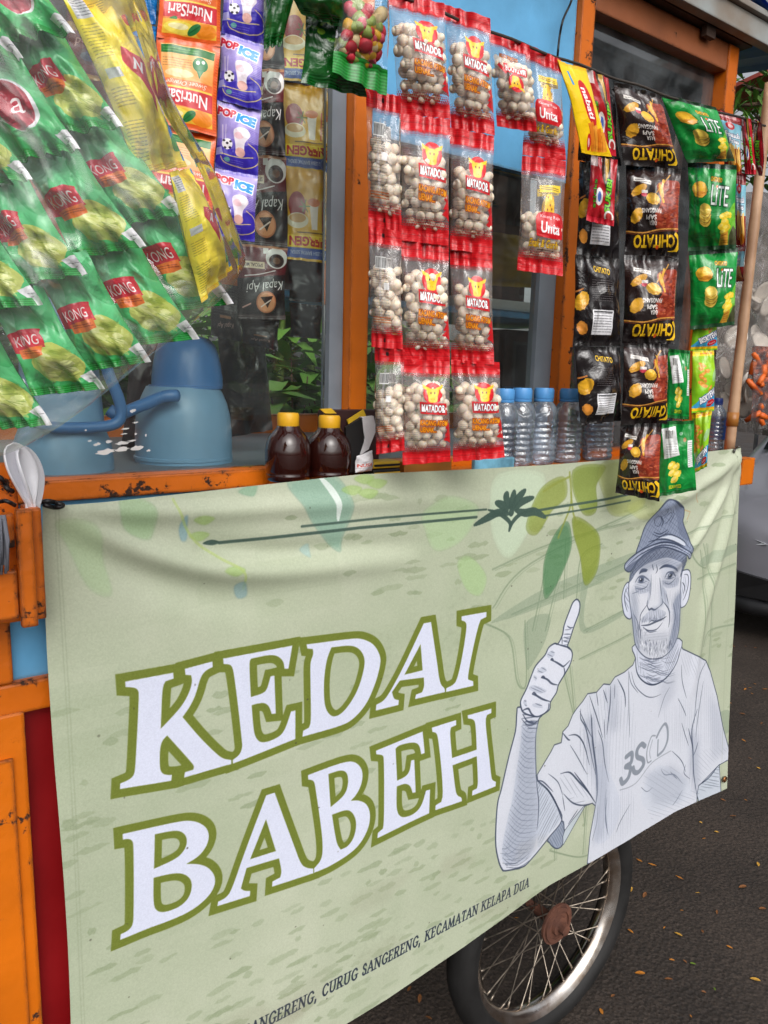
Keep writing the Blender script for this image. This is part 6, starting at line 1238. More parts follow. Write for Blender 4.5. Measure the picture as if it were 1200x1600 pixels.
for i, (cx, y0) in enumerate(((786, 607), (813, 606), (847, 606), (887, 607), (936, 610))):
    bottle(cx, y0, 726, 47, .052, ('water bottle with a blue cap half hidden by the peanut strip', 'water bottle with a blue cap, first one fully clear of the peanut strip', 'water bottle with a blue cap, between two others beside the orange post', 'water bottle with a blue cap standing before the orange post', 'water bottle almost hidden behind the black crisp packets')[i], M_BCAP, M_WAT, WP, .86, 'water bottles on the ledge', 'water_bottle', 30)
M_NCAP = pmat('navy_cap', (20, 50, 130), .4, var=.06)
bottle(1118, 622, 712, 30, .07, 'small bottle with a navy cap and blue label beside the bamboo pole', M_NCAP, M_WAT, WP, .86, 'water bottles on the ledge', 'water_bottle', 14)
c = W(1118, 690, .07); m = MB(); R = across(1118, 31, 680, .07); m.lathe([(R, ZL + .03 - 0), (R * 1.01, ZL + .031), (R * 1.01, ZL + .085), (R, ZL + .086)], (c.x, .07, 0), n=28, cap=False)
lb = m.build('bottle_label', pmat('blue_label', (30, 70, 140), .4, var=.2, vscale=40), bpy.data.objects['water_bottle.005'], smooth=True)
# carton, torn yellow corner, folded paper, small boxes, plank
M_CART = pmat('dark_maroon_carton', (50, 24, 26), .5, var=.2, bump=.1); M_YEL = pmat('yellow_card', (214, 176, 40), .5, var=.1); M_PAPER = pmat('printed_white_paper', (206, 204, 206), .7, var=.08, vscale=40); M_BLK = pmat('matt_black_card', (16, 15, 16), .6, var=.2); M_PLY = pmat('plywood', (170, 112, 40), .55, var=.15, vscale=6, stretch=(1, 6, 6))
def carton():
    e = empty('carton', W(540, 735, .085), 'dark maroon carton with torn yellow flaps behind the syrup bottles', 'carton')
    a, b = W(500, 640, .088), W(587, 637, .088); m = MB(); m.box((a.x, .074, ZL + .001), (b.x, .096, a.z), bev=.002); m.build('box', M_CART, e)
    for pts in ([(500, 639), (518, 638), (526, 646), (508, 646)], [(543, 656), (568, 640), (574, 654), (548, 672)]):
        v = [W(x, y, .066) for x, y in pts]; m = MB(); m.add(v + [p + Vector((0, .003, 0)) for p in v], [(0, 1, 2, 3), (7, 6, 5, 4), (0, 4, 5, 1), (1, 5, 6, 2), (2, 6, 7, 3), (3, 7, 4, 0)]); m.build('torn_flap', M_YEL, e)
carton()
def paper_print():
    cv = Cv(120, 160, (214, 212, 214)); cv.text('NUSA', 50, 96, 90, (200, 60, 40), 30, bold=.02); cv.lines_small(6, 10, 114, 70, 9, (120, 120, 124), .5, 2); cv.rect(0, 118, 120, 122, (170, 160, 160)); return cv.a
def fold_paper():
    e = empty('folded_paper', W(570, 735, .03), 'rolled black and white printed paper with red letters standing beside the syrup bottles', 'paper')
    mp_ = print_mat('paper_print', img_of('print_paper', paper_print()), rough=.7, coat=0, bump=.2)
    q = [(555, 712), (584, 704), (582, 736), (553, 738)]; pillow('paper_sheet', Quad(q, .02), .012, mp_, e, 3, seal=(.0, .0), crease=.3)
    for pts, mt in (([(541, 668), (566, 652), (569, 690), (552, 738), (540, 738)], M_BLK), ([(564, 652), (584, 650), (588, 672), (576, 702), (562, 712), (570, 684)], M_PAPER)):
        f = [W(x, y, .028) for x, y in pts]; k = len(f); m = MB(); m.add(f + [p + Vector((.004, .012, 0)) for p in f], [tuple(range(k)), tuple(range(2 * k - 1, k - 1, -1))] + [(i, i + k, (i + 1) % k + k, (i + 1) % k) for i in range(k)]); m.build('paper_fold', mt, e)
fold_paper()
def smallbox(px, Y, label, mat, cat='box', band=None):
    a, b = W(px[0], px[1], Y), W(px[2], px[1], Y); e = empty('small_box', ((a.x + b.x) / 2, Y, ZL), label, cat, 'flat boxes under the peanut strips')
    z0, z1 = W(px[0], px[3], Y).z, a.z; m = MB(); m.box((a.x, Y, z0), (b.x, Y + .035, z1), bev=.003); m.build('box', mat, e)
    if band: m = MB(); m.box((a.x + .002, Y - .0015, z0 + (z1 - z0) * .3), (b.x - .002, Y - .0005, z0 + (z1 - z0) * .62)); m.build('edge_band', band, e)
smallbox((583, 722, 626, 733), .025, 'flat yellow edged box, upper one under the peanut bags', M_YEL, band=M_BLK); smallbox((583, 734, 626, 747), .025, 'flat black box, lower one under the peanut bags', M_BLK, band=M_YEL)
a, b = W(632, 722, .03), W(706, 722, .03); m = MB(); m.box((a.x, .03, ZL), (b.x, .05, a.z), bev=.002); tag(m.build('wooden_block', M_PLY), 'bare plywood block on the ledge under the bull head peanut bags', 'wooden block')
a, b = W(738, 712, .02), W(800, 712, .02); m = MB(); m.box((a.x, .012, ZL), (b.x, .022, ZL + .022), bev=.003); tag(m.build('label_card', pmat('blue_white_card', (120, 180, 206), .4, var=.3, vscale=30)), 'pale blue card lying at the foot of the water bottles', 'card')
# jugs behind the pane
M_JL = pmat('pale_blue_plastic', (132, 174, 208), .34, var=.05, vscale=4, bump=.05); M_JD = pmat('deep_blue_plastic', (84, 136, 198), .3, var=.06, vscale=4)
ZCNT = za - .002
def lathe_px(cx, rows, Y, mat, name, parent, z_extra=None):
    c = W(cx, rows[len(rows) // 2][0], Y); pr = [(across(cx, w, y, Y), W(cx, y, Y).z) for y, w in rows]; m = MB(); m.lathe(pr, (c.x, Y, 0), n=48); return m.build(name, mat, parent, auto=35), c
YJ = .27
def zc(px, Y): return ZCNT
e = empty('water_jug', (W(287, 700, YJ).x, YJ, ZCNT), 'pale blue vacuum jug with a domed deep blue lid behind the pane', 'jug')
rows = [(722, 148), (700, 147), (680, 147), (650, 143), (630, 134), (615, 122), (604, 111)]
lathe_px(287, rows, YJ, M_JL, 'body', e)
lathe_px(290, [(607, 111), (606, 113), (603, 113), (602, 110)], YJ, M_JD, 'lid_ring', e); lathe_px(287, [(716, 148), (715, 150), (711, 150), (710, 147)], YJ, M_JL, 'base_ring', e)
o_, cj = lathe_px(292, [(604, 106), (602, 109), (590, 108), (570, 103), (552, 96), (538, 86), (529, 70), (525, 40), (524, 4)], YJ, M_JD, 'lid', e)
m = MB(); pts = smooth([(276, 618), (255, 620), (230, 630), (205, 640), (185, 648), (170, 640)], 4); m.tube([W(x, y, YJ - .08 + .0004 * abs(x - 270)) for x, y in pts], [.010] * len(pts), 10); m.build('handle', M_JD, e, smooth=True)
e = empty('water_jug', (W(100, 720, .2).x, .2, ZCNT), 'pale blue jug with a squared blue ring handle, mostly hidden by the green packets', 'jug')
lathe_px(96, [(745, 150), (716, 148), (690, 142), (672, 128), (640, 122), (600, 118), (540, 112), (470, 108)], .235, M_JL, 'body', e)
m = MB(); pts = smooth([(45, 655), (80, 667), (130, 668), (175, 664), (189, 650), (186, 625), (172, 590), (160, 560), (140, 540)], 5); m.tube([W(x, y, .165) for x, y in pts], .0085, 10); m.build('handle', M_JD, e, smooth=True)
# smoky bags and tub inside
M_SMOKE = clear_mat('smoky_polythene', tint=(150, 146, 146), base=.04, haze=.16, rough=.2, hz=(110, 106, 108), crinkle=.8, cs=16)
tag(pillow('plastic_bag', Quad([(335, 470), (408, 478), (428, 672), (350, 684)], .33), .035, M_SMOKE, None, 4, seal=(.02, .02)), 'smoky grey plastic bag hanging behind the coffee sachets', 'plastic bag')
M_MAR = clear_mat('maroon_tinted_bag', tint=(120, 60, 64), base=.03, haze=.2, rough=.3, hz=(90, 44, 50), crinkle=.5)
tag(pillow('plastic_bag', Quad([(205, 520), (260, 520), (250, 700), (190, 700)], .5), .02, M_MAR, None, 6, seal=(.02, .02)), 'maroon tinted plastic bag standing behind the blue jug', 'plastic bag')
a = W(772, 475, .47); b = W(830, 468, .47); M_TUB = pmat('white_plastic', (214, 214, 208), .4, var=.04)
m = MB(); m.box((a.x - .15, .44, sz + .006), (b.x, .52, a.z + .01), bev=.008); tag(m.build('food_box', M_TUB), 'white flat food box on the blue inner shelf', 'food box')
m = MB(); m.box((W(765, 600, .6).x, .55, za), (W(830, 600, .6).x, .68, sz - .03), bev=.01); tag(m.build('crate', pmat('dark_brown_crate', (48, 38, 34), .6, var=.2)), 'dark brown crate under the inner blue shelf', 'crate')
tag(pillow('hanging_pouch', Quad([(755, 360), (840, 372), (836, 450), (752, 445)], .5), .02, pmat('mustard_foil', (150, 120, 30), .35, var=.2), None, 9), 'mustard yellow pouch hanging dimly inside the serving window', 'pouch')
tag(pillow('hanging_pouch', Quad([(772, 200), (830, 214), (828, 356), (768, 346)], .4), .02, M_BFOIL, None, 10), 'black pouch hanging inside the serving window above the mustard one', 'pouch')

# ------------------------------------------------------------ cutlery box, spoons, ties
Yb = -.055
bx = empty('cutlery_box', (.17, Yb, W(30, 980, Yb).z), 'chipped orange wooden cutlery box fixed at the left corner of the banner', 'cutlery box')
zt, zb_ = W(40, 796, Yb).z, W(40, 982, Yb).z; xr = W(56, 880, Yb).x; xs = W(29, 880, Yb).x
for nm, lo, hi in (('corner_board', (xs, Yb, zb_), (xr, Yb + .012, zt)), ('end_board', (xr - .004, Yb + .0125, zb_ + .004), (xr + .012, .0, zt - .002)), ('front_board', (-.2, Yb + .003, W(15, 858, Yb).z), (xs - .0015, Yb + .015, zt - .004)), ('front_board', (-.2, Yb + .003, zb_ + .012), (xs - .0015, Yb + .015, W(15, 893, Yb).z)), ('bottom_board', (-.2, Yb + .016, zb_ + .004), (xr - .006, .0, zb_ + .016)), ('back_board', (-.2, -.010, zb_ + .017), (xr - .006, -.003, zt + .05))):
    m = MB(); m.box(lo, hi, bev=.003); m.build(nm, M_OR2, bx)
M_SPN = pmat('white_plastic_spoon', (232, 232, 238), .28, var=.02, coat=.2)
def spoon(px, tilt, label, Y):
    """bowl up, handle down into the box"""
    axis = smooth(px, 6); n = len(axis); e = []; vs = []; fs = []; nu = 12
    P = [W(float(x), float(y), Y) for x, y in axis]
    for i, p in enumerate(P):
        t = i / (n - 1); w = .0205 * (math.sin(math.pi * min(1, t / .8) ** .8) ** .75 if t < .74 else 0); w = max(w, .0062 if t > .55 else .0006)
        tg = (P[min(i + 1, n - 1)] - P[max(i - 1, 0)]).normalized(); sd = tg.cross(Vector((.3, -1, .05))).normalized(); nn = sd.cross(tg).normalized(); sd = (sd * math.cos(tilt) + nn * math.sin(tilt)); nn = sd.cross(tg).normalized()
        for k in range(nu + 1):
            a = -1 + 2 * k / nu; vs.append(p + sd * (w * a) + nn * (.011 * (a * a - 1) * (w / .02) + .002 * (abs(a) > .9)))
    for i in range(n - 1):
        for k in range(nu): a = i * (nu + 1) + k; fs.append((a, a + 1, a + nu + 2, a + nu + 1))
    me = bpy.data.meshes.new('spoon'); me.from_pydata([tuple(v) for v in vs], [], fs); o = link('spoon', me, M_SPN); md = o.modifiers.new('thickness', 'SOLIDIFY'); md.thickness = .0016; return tag(o, label, 'spoon', 'white spoons in the cutlery box')
spoon([(12, 698), (26, 715), (38, 740), (44, 765), (48, 795), (50, 830)], .35, 'white plastic spoon in the cutlery box, nearer of the two', -.034)
spoon([(30, 702), (43, 720), (53, 745), (56, 770), (56, 800), (56, 830)], .55, 'white plastic spoon in the cutlery box, tucked behind the other', -.024)
M_BLKR = pmat('black_plastic_tie', (22, 22, 24), .5)
def rope(name, pxs, Y, r, mat, label, cat):
    m = MB(); m.tube([W(float(x), float(y), Y + .004 * math.sin(i)) for i, (x, y) in enumerate(smooth(pxs, 5))], r, 7); return tag(m.build(name, mat, smooth=True), label, cat)
rope('tie', [(60, 786), (76, 783), (92, 787), (98, 790), (86, 793), (70, 789)], -.012, .003, M_BLKR, 'black tie holding the left top corner of the banner', 'tie')
rope('tie', [(-20, 780), (-4, 784), (10, 783), (24, 790)], -.05, .0025, M_BLKR, 'knotted black plastic strip beside the spoons', 'tie')
rope('tie', [(-14, 740), (2, 748), (10, 762), (20, 768)], -.03, .003, M_BLKR, 'crumpled black strip above the cutlery box at the picture edge', 'tie')
m = MB(); rr = random.Random(2)
for i in range(40):
    x = rr.uniform(-26, 12); m.tube([W(x * .6, 805, -.07), W(x + 2, 845, -.075 + rr.uniform(-.006, .006)), W(x + rr.uniform(-3, 3), 888 + rr.uniform(-12, 10), -.072)], .0014, 4)
tag(m.build('string_bundle', pmat('grey_cotton_string', (120, 122, 132), .9, var=.2), smooth=True), 'grey bundle of cotton strings hanging on the left of the cutlery box', 'string')
M_HOOK = pmat('steel_wire', (120, 118, 116), .3, metal=1)
rope('hook', [(1146, 722), (1150, 724), (1152, 716), (1147, 708), (1150, 700), (1156, 698)], -.004, .0026, M_HOOK, 'bent wire hook holding the right top corner of the banner', 'hook')
rope('cable', [(1120 - 220, -40), (893, 0), (880, 30), (874, 60), (871, 90)], YG - .012, .0022, M_BLKR, 'thin black cable running down the blue board above the peanuts', 'cable')
M_BAM = pmat('bamboo', (192, 156, 124), .5, var=.16, vscale=8, rgb2=(136, 98, 70), bump=.2)
def bamboo():
    e = empty('bamboo_pole', W(1140, 700, .02), 'slanted bamboo pole with brown tape at the right end of the cart', 'pole')
    a, b = W(1139, 706, .02), W(1203, 130, .02); m = MB(); pts = []; rs = []
    for i in range(25): t = i / 24; pts.append(a.lerp(b, t)); rs.append(.0125 * (1 + (.10 if i % 6 == 3 else 0)) * (1 - .12 * t))
    m.tube(pts, rs, 14); m.build('cane', M_BAM, e, smooth=True)
    p, q_ = a.lerp(b, .075), a.lerp(b, .115); m = MB(); m.tube([p, q_], .0142, 14); m.build('tape', pmat('brown_tape', (160, 104, 44), .35), e, smooth=True)
bamboo()
# ------------------------------------------------------------ cracker bag at the right end
M_CRK = pmat('white_cracker', (240, 234, 224), .6, var=.05, vscale=30, bump=.4, bscale=60); M_ORC = pmat('orange_cracker', (222, 110, 36), .5, var=.2, vscale=30, bump=.4, rgb2=(180, 70, 20))
qb = Quad([(1122, 300), (1290, 300), (1290, 694), (1112, 668)], .16)
cb = tag(pillow('plastic_bag', qb, .075, clear_mat('cracker_bag_film', tint=(252, 250, 248), base=.05, haze=.12, rough=.12, hz=(206, 196, 194), crinkle=.9, cs=18), None, 12, seal=(.02, .03), crease=.7), 'clear plastic bag of white crackers hanging at the right edge beyond the bamboo pole', 'plastic bag')
dm = MB(); dm.lathe([(0, -.004), (.022, -.006), (.030, -.001), (.031, .003), (.022, .001), (0, .003)], (0, 0, 0), n=14); cme = dm.mesh('cracker'); cme.materials.append(M_CRK); cme.polygons.foreach_set('use_smooth', [True] * len(cme.polygons))
rr = random.Random(5)
for i in range(46):
    u, v = rr.uniform(.08, .8), rr.uniform(.30, .93); k = profile(u, v, .02, .03)
    o = bpy.data.objects.new('cracker', cme); COL.objects.link(o); o.location = qb.at(u, v) + qb.n * rr.uniform(-.02, .05) * k; o.rotation_euler = (rr.uniform(.8, 2.2), rr.uniform(-.6, .6), rr.uniform(-.8, .8)); tag(o, 'round white cracker in the clear bag at the right edge', 'cracker', 'white crackers in the bag')
eo = empty('cracker_pouch', W(1190, 600, .06), 'clear pouch of orange crackers at the right picture edge', 'cracker pouch')
qo = Quad([(1176, 540), (1250, 545), (1250, 668), (1172, 658)], .055)
for i in range(60):
    u, v = rr.uniform(.04, .96), rr.uniform(.06, .95); m = MB(); c = qo.at(u, v) + qo.n * rr.uniform(-.006, .012); r_ = rr.uniform(.014, .028); d = Vector((rr.uniform(-1, 1), rr.uniform(-.4, .4), rr.uniform(-1, 1))).normalized(); m.tube([c - d * r_, c, c + d * r_], [.006, .009, .006], 6); m.build('orange_cracker', M_ORC, eo, smooth=True)
pillow('pouch_film', qo, .022, clear_mat('pouch_film', base=.05, haze=.06, rough=.1, crinkle=.8), eo, 14, seal=(.02, .05))

# ------------------------------------------------------------ beyond the cart: car, plants, trees, leaves, the far side of the street
M_CAR = pmat('grey_car_paint', (124, 124, 132), .3, metal=.15, var=.03, vscale=2, coat=.6); M_CBLK = pmat('black_plastic_trim', (24, 24, 27), .5); M_CGL = pmat('dark_car_glass', (24, 28, 32), .05, spec=.8); M_LAMP = pmat('headlamp_lens', (210, 214, 220), .1, coat=.5); M_ALU = pmat('alloy_wheel', (150, 150, 154), .3, metal=.9)
def car():
    g = WZ(1200, 1010, 0); yaw = math.radians(202)
    d = Vector((math.cos(yaw), math.sin(yaw), 0)); s_ = Vector((-d.y, d.x, 0))     # d: nose direction
    # nose corner placed at the picture's right edge
    nose = Vector((g.x, g.y, 0)) - s_ * .62
    nose = Vector((g.x + .18, g.y - .35, 0))
    e = empty('parked_car', nose - d * 2, 'grey car parked beyond the right end of the cart, only its bumper corner in view', 'car')
    def T(l, w, h): return nose - d * l + s_ * w + Vector((0, 0, h))
    secs = []   # (l, half width, z low, z belt, z hood/roof, half roof width)
    for l, hw, zl, zbelt, zr, hr in ((0, .50, .30, .62, .70, .40), (.06, .68, .24, .66, .76, .55), (.2, .80, .22, .72, .84, .66), (.5, .86, .2, .80, .92, .72), (1.0, .88, .2, .88, 1.0, .74), (1.25, .88, .2, .92, 1.08, .70), (1.7, .88, .2, .94, 1.42, .60), (2.2, .88, .2, .95, 1.5, .60), (3.0, .88, .2, .95, 1.48, .60), (3.5, .87, .22, .95, 1.4, .58), (3.85, .84, .26, .9, 1.0, .62), (4.0, .74, .34, .7, .8, .58)):
        ring = []
        for k in range(13):
            t = k / 12; pts = [(-hw * .86, zl), (-hw, zl + .08), (-hw * 1.02, (zl + zbelt) / 2), (-hw, zbelt), (-hr * 1.06, zbelt + (zr - zbelt) * .6), (-hr * .9, zr - .02), (0, zr), (hr * .9, zr - .02), (hr * 1.06, zbelt + (zr - zbelt) * .6), (hw, zbelt), (hw * 1.02, (zl + zbelt) / 2), (hw, zl + .08), (hw * .86, zl)]
            ring.append(T(l, *pts[k]))
        secs.append(ring)
    m = MB(); vs = [p for r_ in secs for p in r_]; n = 13; fs = []
    for i in range(len(secs) - 1):
        for k in range(n): k2 = (k + 1) % n; fs.append((i * n + k, (i + 1) * n + k, (i + 1) * n + k2, i * n + k2))
    fs.append(tuple(range(n))); fs.append(tuple((len(secs) - 1) * n + k for k in range(n))[::-1]); m.add(vs, fs)
    b = m.build('body', M_CAR, e, smooth=True); sb = b.modifiers.new('sub', 'SUBSURF'); sb.levels = 2; sb.render_levels = 2
    for l in (.78, 3.2):
        for w in (-.86, .86):
            wm = MB(); c = T(l, w, .31); pts = []
            tb = MB(); tb.lathe([(.20, -.09), (.29, -.10), (.31, -.06), (.31, .06), (.29, .10), (.20, .09)], (0, 0, 0), 'Y', 32); tb.lathe([(.02, -.08), (.19, -.085), (.2, -.05), (.2, .05), (.19, .085), (.02, .08)], (0, 0, 0), 'Y', 20, mi=1)
            R = Matrix.Rotation(yaw, 4, 'Z'); tb.v = [tuple(c + (R @ Vector(v))) for v in tb.v]; tb.build('wheel', [M_TYRE, M_ALU], e, auto=40)
    for w in (-1, 1):
        m = MB(); c = T(.075, w * .55, .33); 
        pts = [T(.0, w * .40, .40), T(.035, w * .62, .43), T(.12, w * .74, .36), T(.08, w * .68, .28), T(.0, w * .42, .28)]; pts = [p + d * .035 for p in pts]; k = len(pts)
        m.add(pts + [p - d * .1 for p in pts], [tuple(range(k)) if w > 0 else tuple(range(k))[::-1]] + [(i, i + k, (i + 1) % k + k, (i + 1) % k) for i in range(k)]); m.build('fog_lamp_recess', M_CBLK, e)
        m = MB(); pts = [T(.02, w * .45, .62), T(.12, w * .72, .68), T(.3, w * .83, .76), T(.26, w * .80, .64), T(.1, w * .66, .58)]; pts = [p + d * .02 + s_ * w * .012 for p in pts]; m.add(pts + [p - d * .06 for p in pts], [tuple(range(5)) if w > 0 else tuple(range(5))[::-1]] + [(i, i + 5, (i + 1) % 5 + 5, (i + 1) % 5) for i in range(5)]); m.build('headlight', M_LAMP, e)
    for nm, pts in (('windscreen', [(1.27, -.66, 1.08), (1.27, .66, 1.08), (1.68, .56, 1.405), (1.68, -.56, 1.405)]), ('lower_grille', [(-.03, -.36, .30), (-.03, .36, .30), (-.03, .34, .44), (-.03, -.34, .44)])):
        p = [T(*q) + d * .02 + Vector((0, 0, .02)) for q in pts]; m = MB(); m.add(p + [q - d * .02 for q in p], [(0, 1, 2, 3), (7, 6, 5, 4), (0, 4, 5, 1), (1, 5, 6, 2), (2, 6, 7, 3), (3, 7, 4, 0)]); m.build(nm, M_CGL if nm == 'windscreen' else M_CBLK, e)
    m = MB(); lip = [T(.02, w, .22) + d * .03 for w in (-.5, -.25, 0, .25, .5)]; m.tube([T(.3, -.8, .22)] + [T(.06, -.66, .22)] + lip + [T(.06, .66, .22), T(.3, .8, .22)], .05, 8); m.build('bumper_lip', M_CBLK, e, smooth=True)
car()
# ---- plants behind the cart
def leafmat(name, rgb, rgb2, tr=.25):
    m = pmat(name, rgb, .45, var=.25, vscale=3, rgb2=rgb2); b = m.node_tree.nodes['Principled BSDF']; b.inputs['Subsurface Weight'].default_value = 0; return m
LM = [leafmat('leaf_green', (104, 146, 58), (70, 110, 42)), leafmat('leaf_light', (146, 172, 74), (104, 136, 52)), leafmat('leaf_dark', (70, 100, 50), (44, 72, 36))]
M_BARK = pmat('bark', (86, 66, 50), .9, var=.3, bump=.6, bscale=25)
def blade(m, base, tip, w, up, mi=0, seg=6, droop=.25):
    base, tip = Vector(base), Vector(tip); d = tip - base; s_ = d.cross(Vector(up)); s_ = s_.normalized() if s_.length > 1e-5 else Vector((1, 0, 0)); vs = []; fs = []
    for i in range(seg + 1):
        t = i / seg; p = base + d * t + Vector((0, 0, -droop * d.length * t * t)); ww = w * math.sin(math.pi * min(.98, .06 + t * .94)) ** .7
        vs += [p - s_ * ww + Vector((0, 0, ww * .25)), p, p + s_ * ww + Vector((0, 0, ww * .25))]
    for i in range(seg):
        a = i * 3; fs += [(a, a + 1, a + 4, a + 3), (a + 1, a + 2, a + 5, a + 4)]
    m.add(vs, fs, mi)
def plant(name, x, y, h, nl, lw, label, cat, seed, group=None, spread=.5, banana=False, z0=0.0):
    rr = random.Random(seed); e = empty(name, (x, y, z0), label, cat, group); st_ = MB(); lf = MB()
    for k in range(max(2, nl // 6) if not banana else 2):
        bx_, by_ = x + rr.uniform(-.16, .16) * (1 if not banana else 2), y + rr.uniform(-.1, .1); tx, ty = bx_ + rr.uniform(-spread, spread) * .4, by_ + rr.uniform(-.2, .2)
        hh = h * rr.uniform(.7, 1); st_.tube([(bx_, by_, z0), ((bx_ + tx) / 2, (by_ + ty) / 2, z0 + hh * .5), (tx, ty, z0 + hh)], [.02 if not banana else .06, .014 if not banana else .05, .006], 6)
        for i in range(22 if not banana else nl):
            t = rr.uniform(.25, 1) if not banana else rr.uniform(.7, 1); p = Vector((bx_ + (tx - bx_) * t, by_ + (ty - by_) * t, z0 + hh * t)); an = rr.uniform(0, 6.28); L = rr.uniform(.14, .34) if not banana else rr.uniform(.6, 1.0)
            el = rr.uniform(.1, .9); tip = p + Vector((math.cos(an) * L, math.sin(an) * L, L * el)); blade(lf, p, tip, lw * rr.uniform(.7, 1.2), (0, 0, 1), rr.choice([0, 0, 1, 2]) if not banana else rr.choice([0, 1]), droop=rr.uniform(.2, .7))
    st_.build('stem', M_BARK if not banana else LM[1], e, smooth=True); lf.build('leaves', LM, e, smooth=True); return e
bank = MB(); vs = []; fs = []
for i in range(41):
    for j in range(9):
        x, y = -3 + 7.2 * i / 40, 1.75 + 6 * j / 8; vs.append((x, y, (.01 if j and i < 40 else -.02) + .55 * min(1, j / 3, (40 - i) / 4) + .12 * mnoise.noise((x, y, 0))))
for i in range(40):
    for j in range(8): a = i * 9 + j; fs.append((a, a + 9, a + 10, a + 1))
bank.add(vs, fs); tag(bank.build('planted_bank', pmat('earth', (120, 92, 66), .95, var=.3, vscale=4, bump=.6, bscale=12), smooth=True), kind='structure')
rr = random.Random(17)
wherel = ['left', 'middle', 'right']
plant('banana_plant', 1.35, 2.5, 1.25, 8, .13, 'broad leaved banana plant seen through the left pane behind the bottles', 'banana plant', 1, banana=True, z0=.4)
plant('banana_plant', 2.45, 3.4, 1.6, 8, .15, 'taller banana plant further back behind the cart', 'banana plant', 2, banana=True, z0=.5)
um, ul_ = MB(), MB()
for i in range(210):
    x, y = (rr.uniform(.6, 4.1) if i % 3 else rr.uniform(-1.4, 4.1)), 2.0 + 3.2 * rr.random() ** 1.3; h = rr.uniform(.7, 1.5) * (.9 + .16 * (y - 2)); lw = rr.uniform(.024, .06); tx, ty = x + rr.uniform(-.3, .3), y + rr.uniform(-.2, .2); ml = rr.choice([0, 0, 1, 1, 2])
    um.tube([(x, y, .3), ((x + tx) / 2, y, .35 + h * .5), (tx, ty, .35 + h)], [.012, .009, .004], 4)
    for k in range(38):
        t = rr.uniform(.1, 1); p = Vector((x + (tx - x) * t, y + (ty - y) * t, .35 + h * t)); an = rr.uniform(0, 6.28); L = rr.uniform(.16, .42); blade(ul_, p, p + Vector((math.cos(an) * L, math.sin(an) * L, L * rr.uniform(.1, .9))), lw * rr.uniform(.7, 1.3), (0, 0, 1), rr.choice([ml, ml, 0, 1]), seg=3, droop=rr.uniform(.2, .7))
tag(ul_.build('undergrowth', LM, smooth=True), kind='stuff'); tag(um.build('undergrowth_stems', M_BARK, smooth=True), kind='stuff')
gm = MB()
for i in range(2600):
    x, y = rr.uniform(-1.5, 3.9), rr.uniform(1.9, 4.5); z = .3; h = rr.uniform(.15, .6); a = rr.uniform(0, 6.28); gm.add([(x - .008, y, z), (x + .008, y, z), (x + math.cos(a) * .15, y + math.sin(a) * .15, z + h)], [(0, 1, 2)], rr.randrange(3))
tag(gm.build('grass', [LM[0], LM[1], pmat('dry_grass', (150, 124, 70), .8)]), kind='stuff')
def tree(name, x, y, h, cr, label, seed, n=900, ls=.14):
    rr = random.Random(seed); e = empty(name, (x, y, 0), label, 'tree'); t = MB(); t.tube([(x, y, 0), (x + .1, y, h * .35), (x - .05, y + .1, h * .7), (x, y, h)], [.16, .13, .09, .03], 8); lf = MB(); ends = []
    for i in range(16):
        a = rr.uniform(0, 6.28); z = h * rr.uniform(.45, .95); L = cr * rr.uniform(.5, 1); p1 = Vector((x + math.cos(a) * L, y + math.sin(a) * L, z + rr.uniform(-.1, .5))); t.tube([(x, y, z - .3), Vector((x, y, z)).lerp(p1, .5) + Vector((0, 0, .15)), p1], [.05, .03, .008], 5); ends.append(p1); ends.append(Vector((x, y, z)).lerp(p1, .6))
    for i in range(n):
        c = rr.choice(ends); p = c + Vector((rr.gauss(0, .3), rr.gauss(0, .3), rr.gauss(0, .22))); a = rr.uniform(0, 6.28); L = ls * rr.uniform(.7, 1.4); blade(lf, p, p + Vector((math.cos(a) * L, math.sin(a) * L, rr.uniform(-.6, .2) * L)), L * .22, (0, 0, 1), rr.choice([0, 2, 2, 1]), seg=2)
    t.build('trunk', M_BARK, e, smooth=True); lf.build('crown', LM, e); return e
tr = tree('street_tree', 6.6, 1.9, 4.4, 1.7, 'dark leafy tree whose branches reach in at the upper right', 3, 2600, .13)
rr = random.Random(44); bm_ = MB(); lv = MB()
for pl in ([(1262, 150), (1215, 160), (1180, 163), (1142, 166)], [(1250, 130), (1205, 145), (1180, 140), (1160, 132)], [(1250, 215), (1210, 205), (1190, 188), (1176, 176)], [(1240, 260), (1205, 235), (1185, 232)]):
    q = [W(float(x), float(y), 2.3 + .1 * math.sin(i)) for i, (x, y) in enumerate(smooth(pl, 5))]; bm_.tube(q, [.030 - .024 * i / len(q) for i in range(len(q))], 6)
    for p in q[2:]:
        for k in range(3): a = rr.uniform(0, 6.28); L = rr.uniform(.06, .13); c = p + Vector((rr.gauss(0, .05), rr.gauss(0, .05), rr.gauss(0, .05))); blade(lv, c, c + Vector((math.cos(a) * L, math.sin(a) * L, rr.uniform(-1, .1) * L)), L * .16, (0, 0, 1), 2, seg=2)
bm_.build('branch', M_BARK, tr, smooth=True); tag(lv.build('leaf_spray', LM, tr), kind='stuff')
tree('street_tree', 12.5, 6.5, 3.6, 2.0, 'round far tree low on the right behind the hanging sachets', 4, 1500, .2)
for i, (x, y) in enumerate(((-3, 12), (1.5, 14), (5.5, 12.5), (10, 15))): tree('street_tree', x, y, 4.5 + i % 2, 2.2, ('leafy tree far behind the left end of the cart', 'leafy tree far behind the jugs', 'leafy tree far behind the serving window', 'leafy tree far behind the crisp packets')[i], 20 + i, 1700, .2)
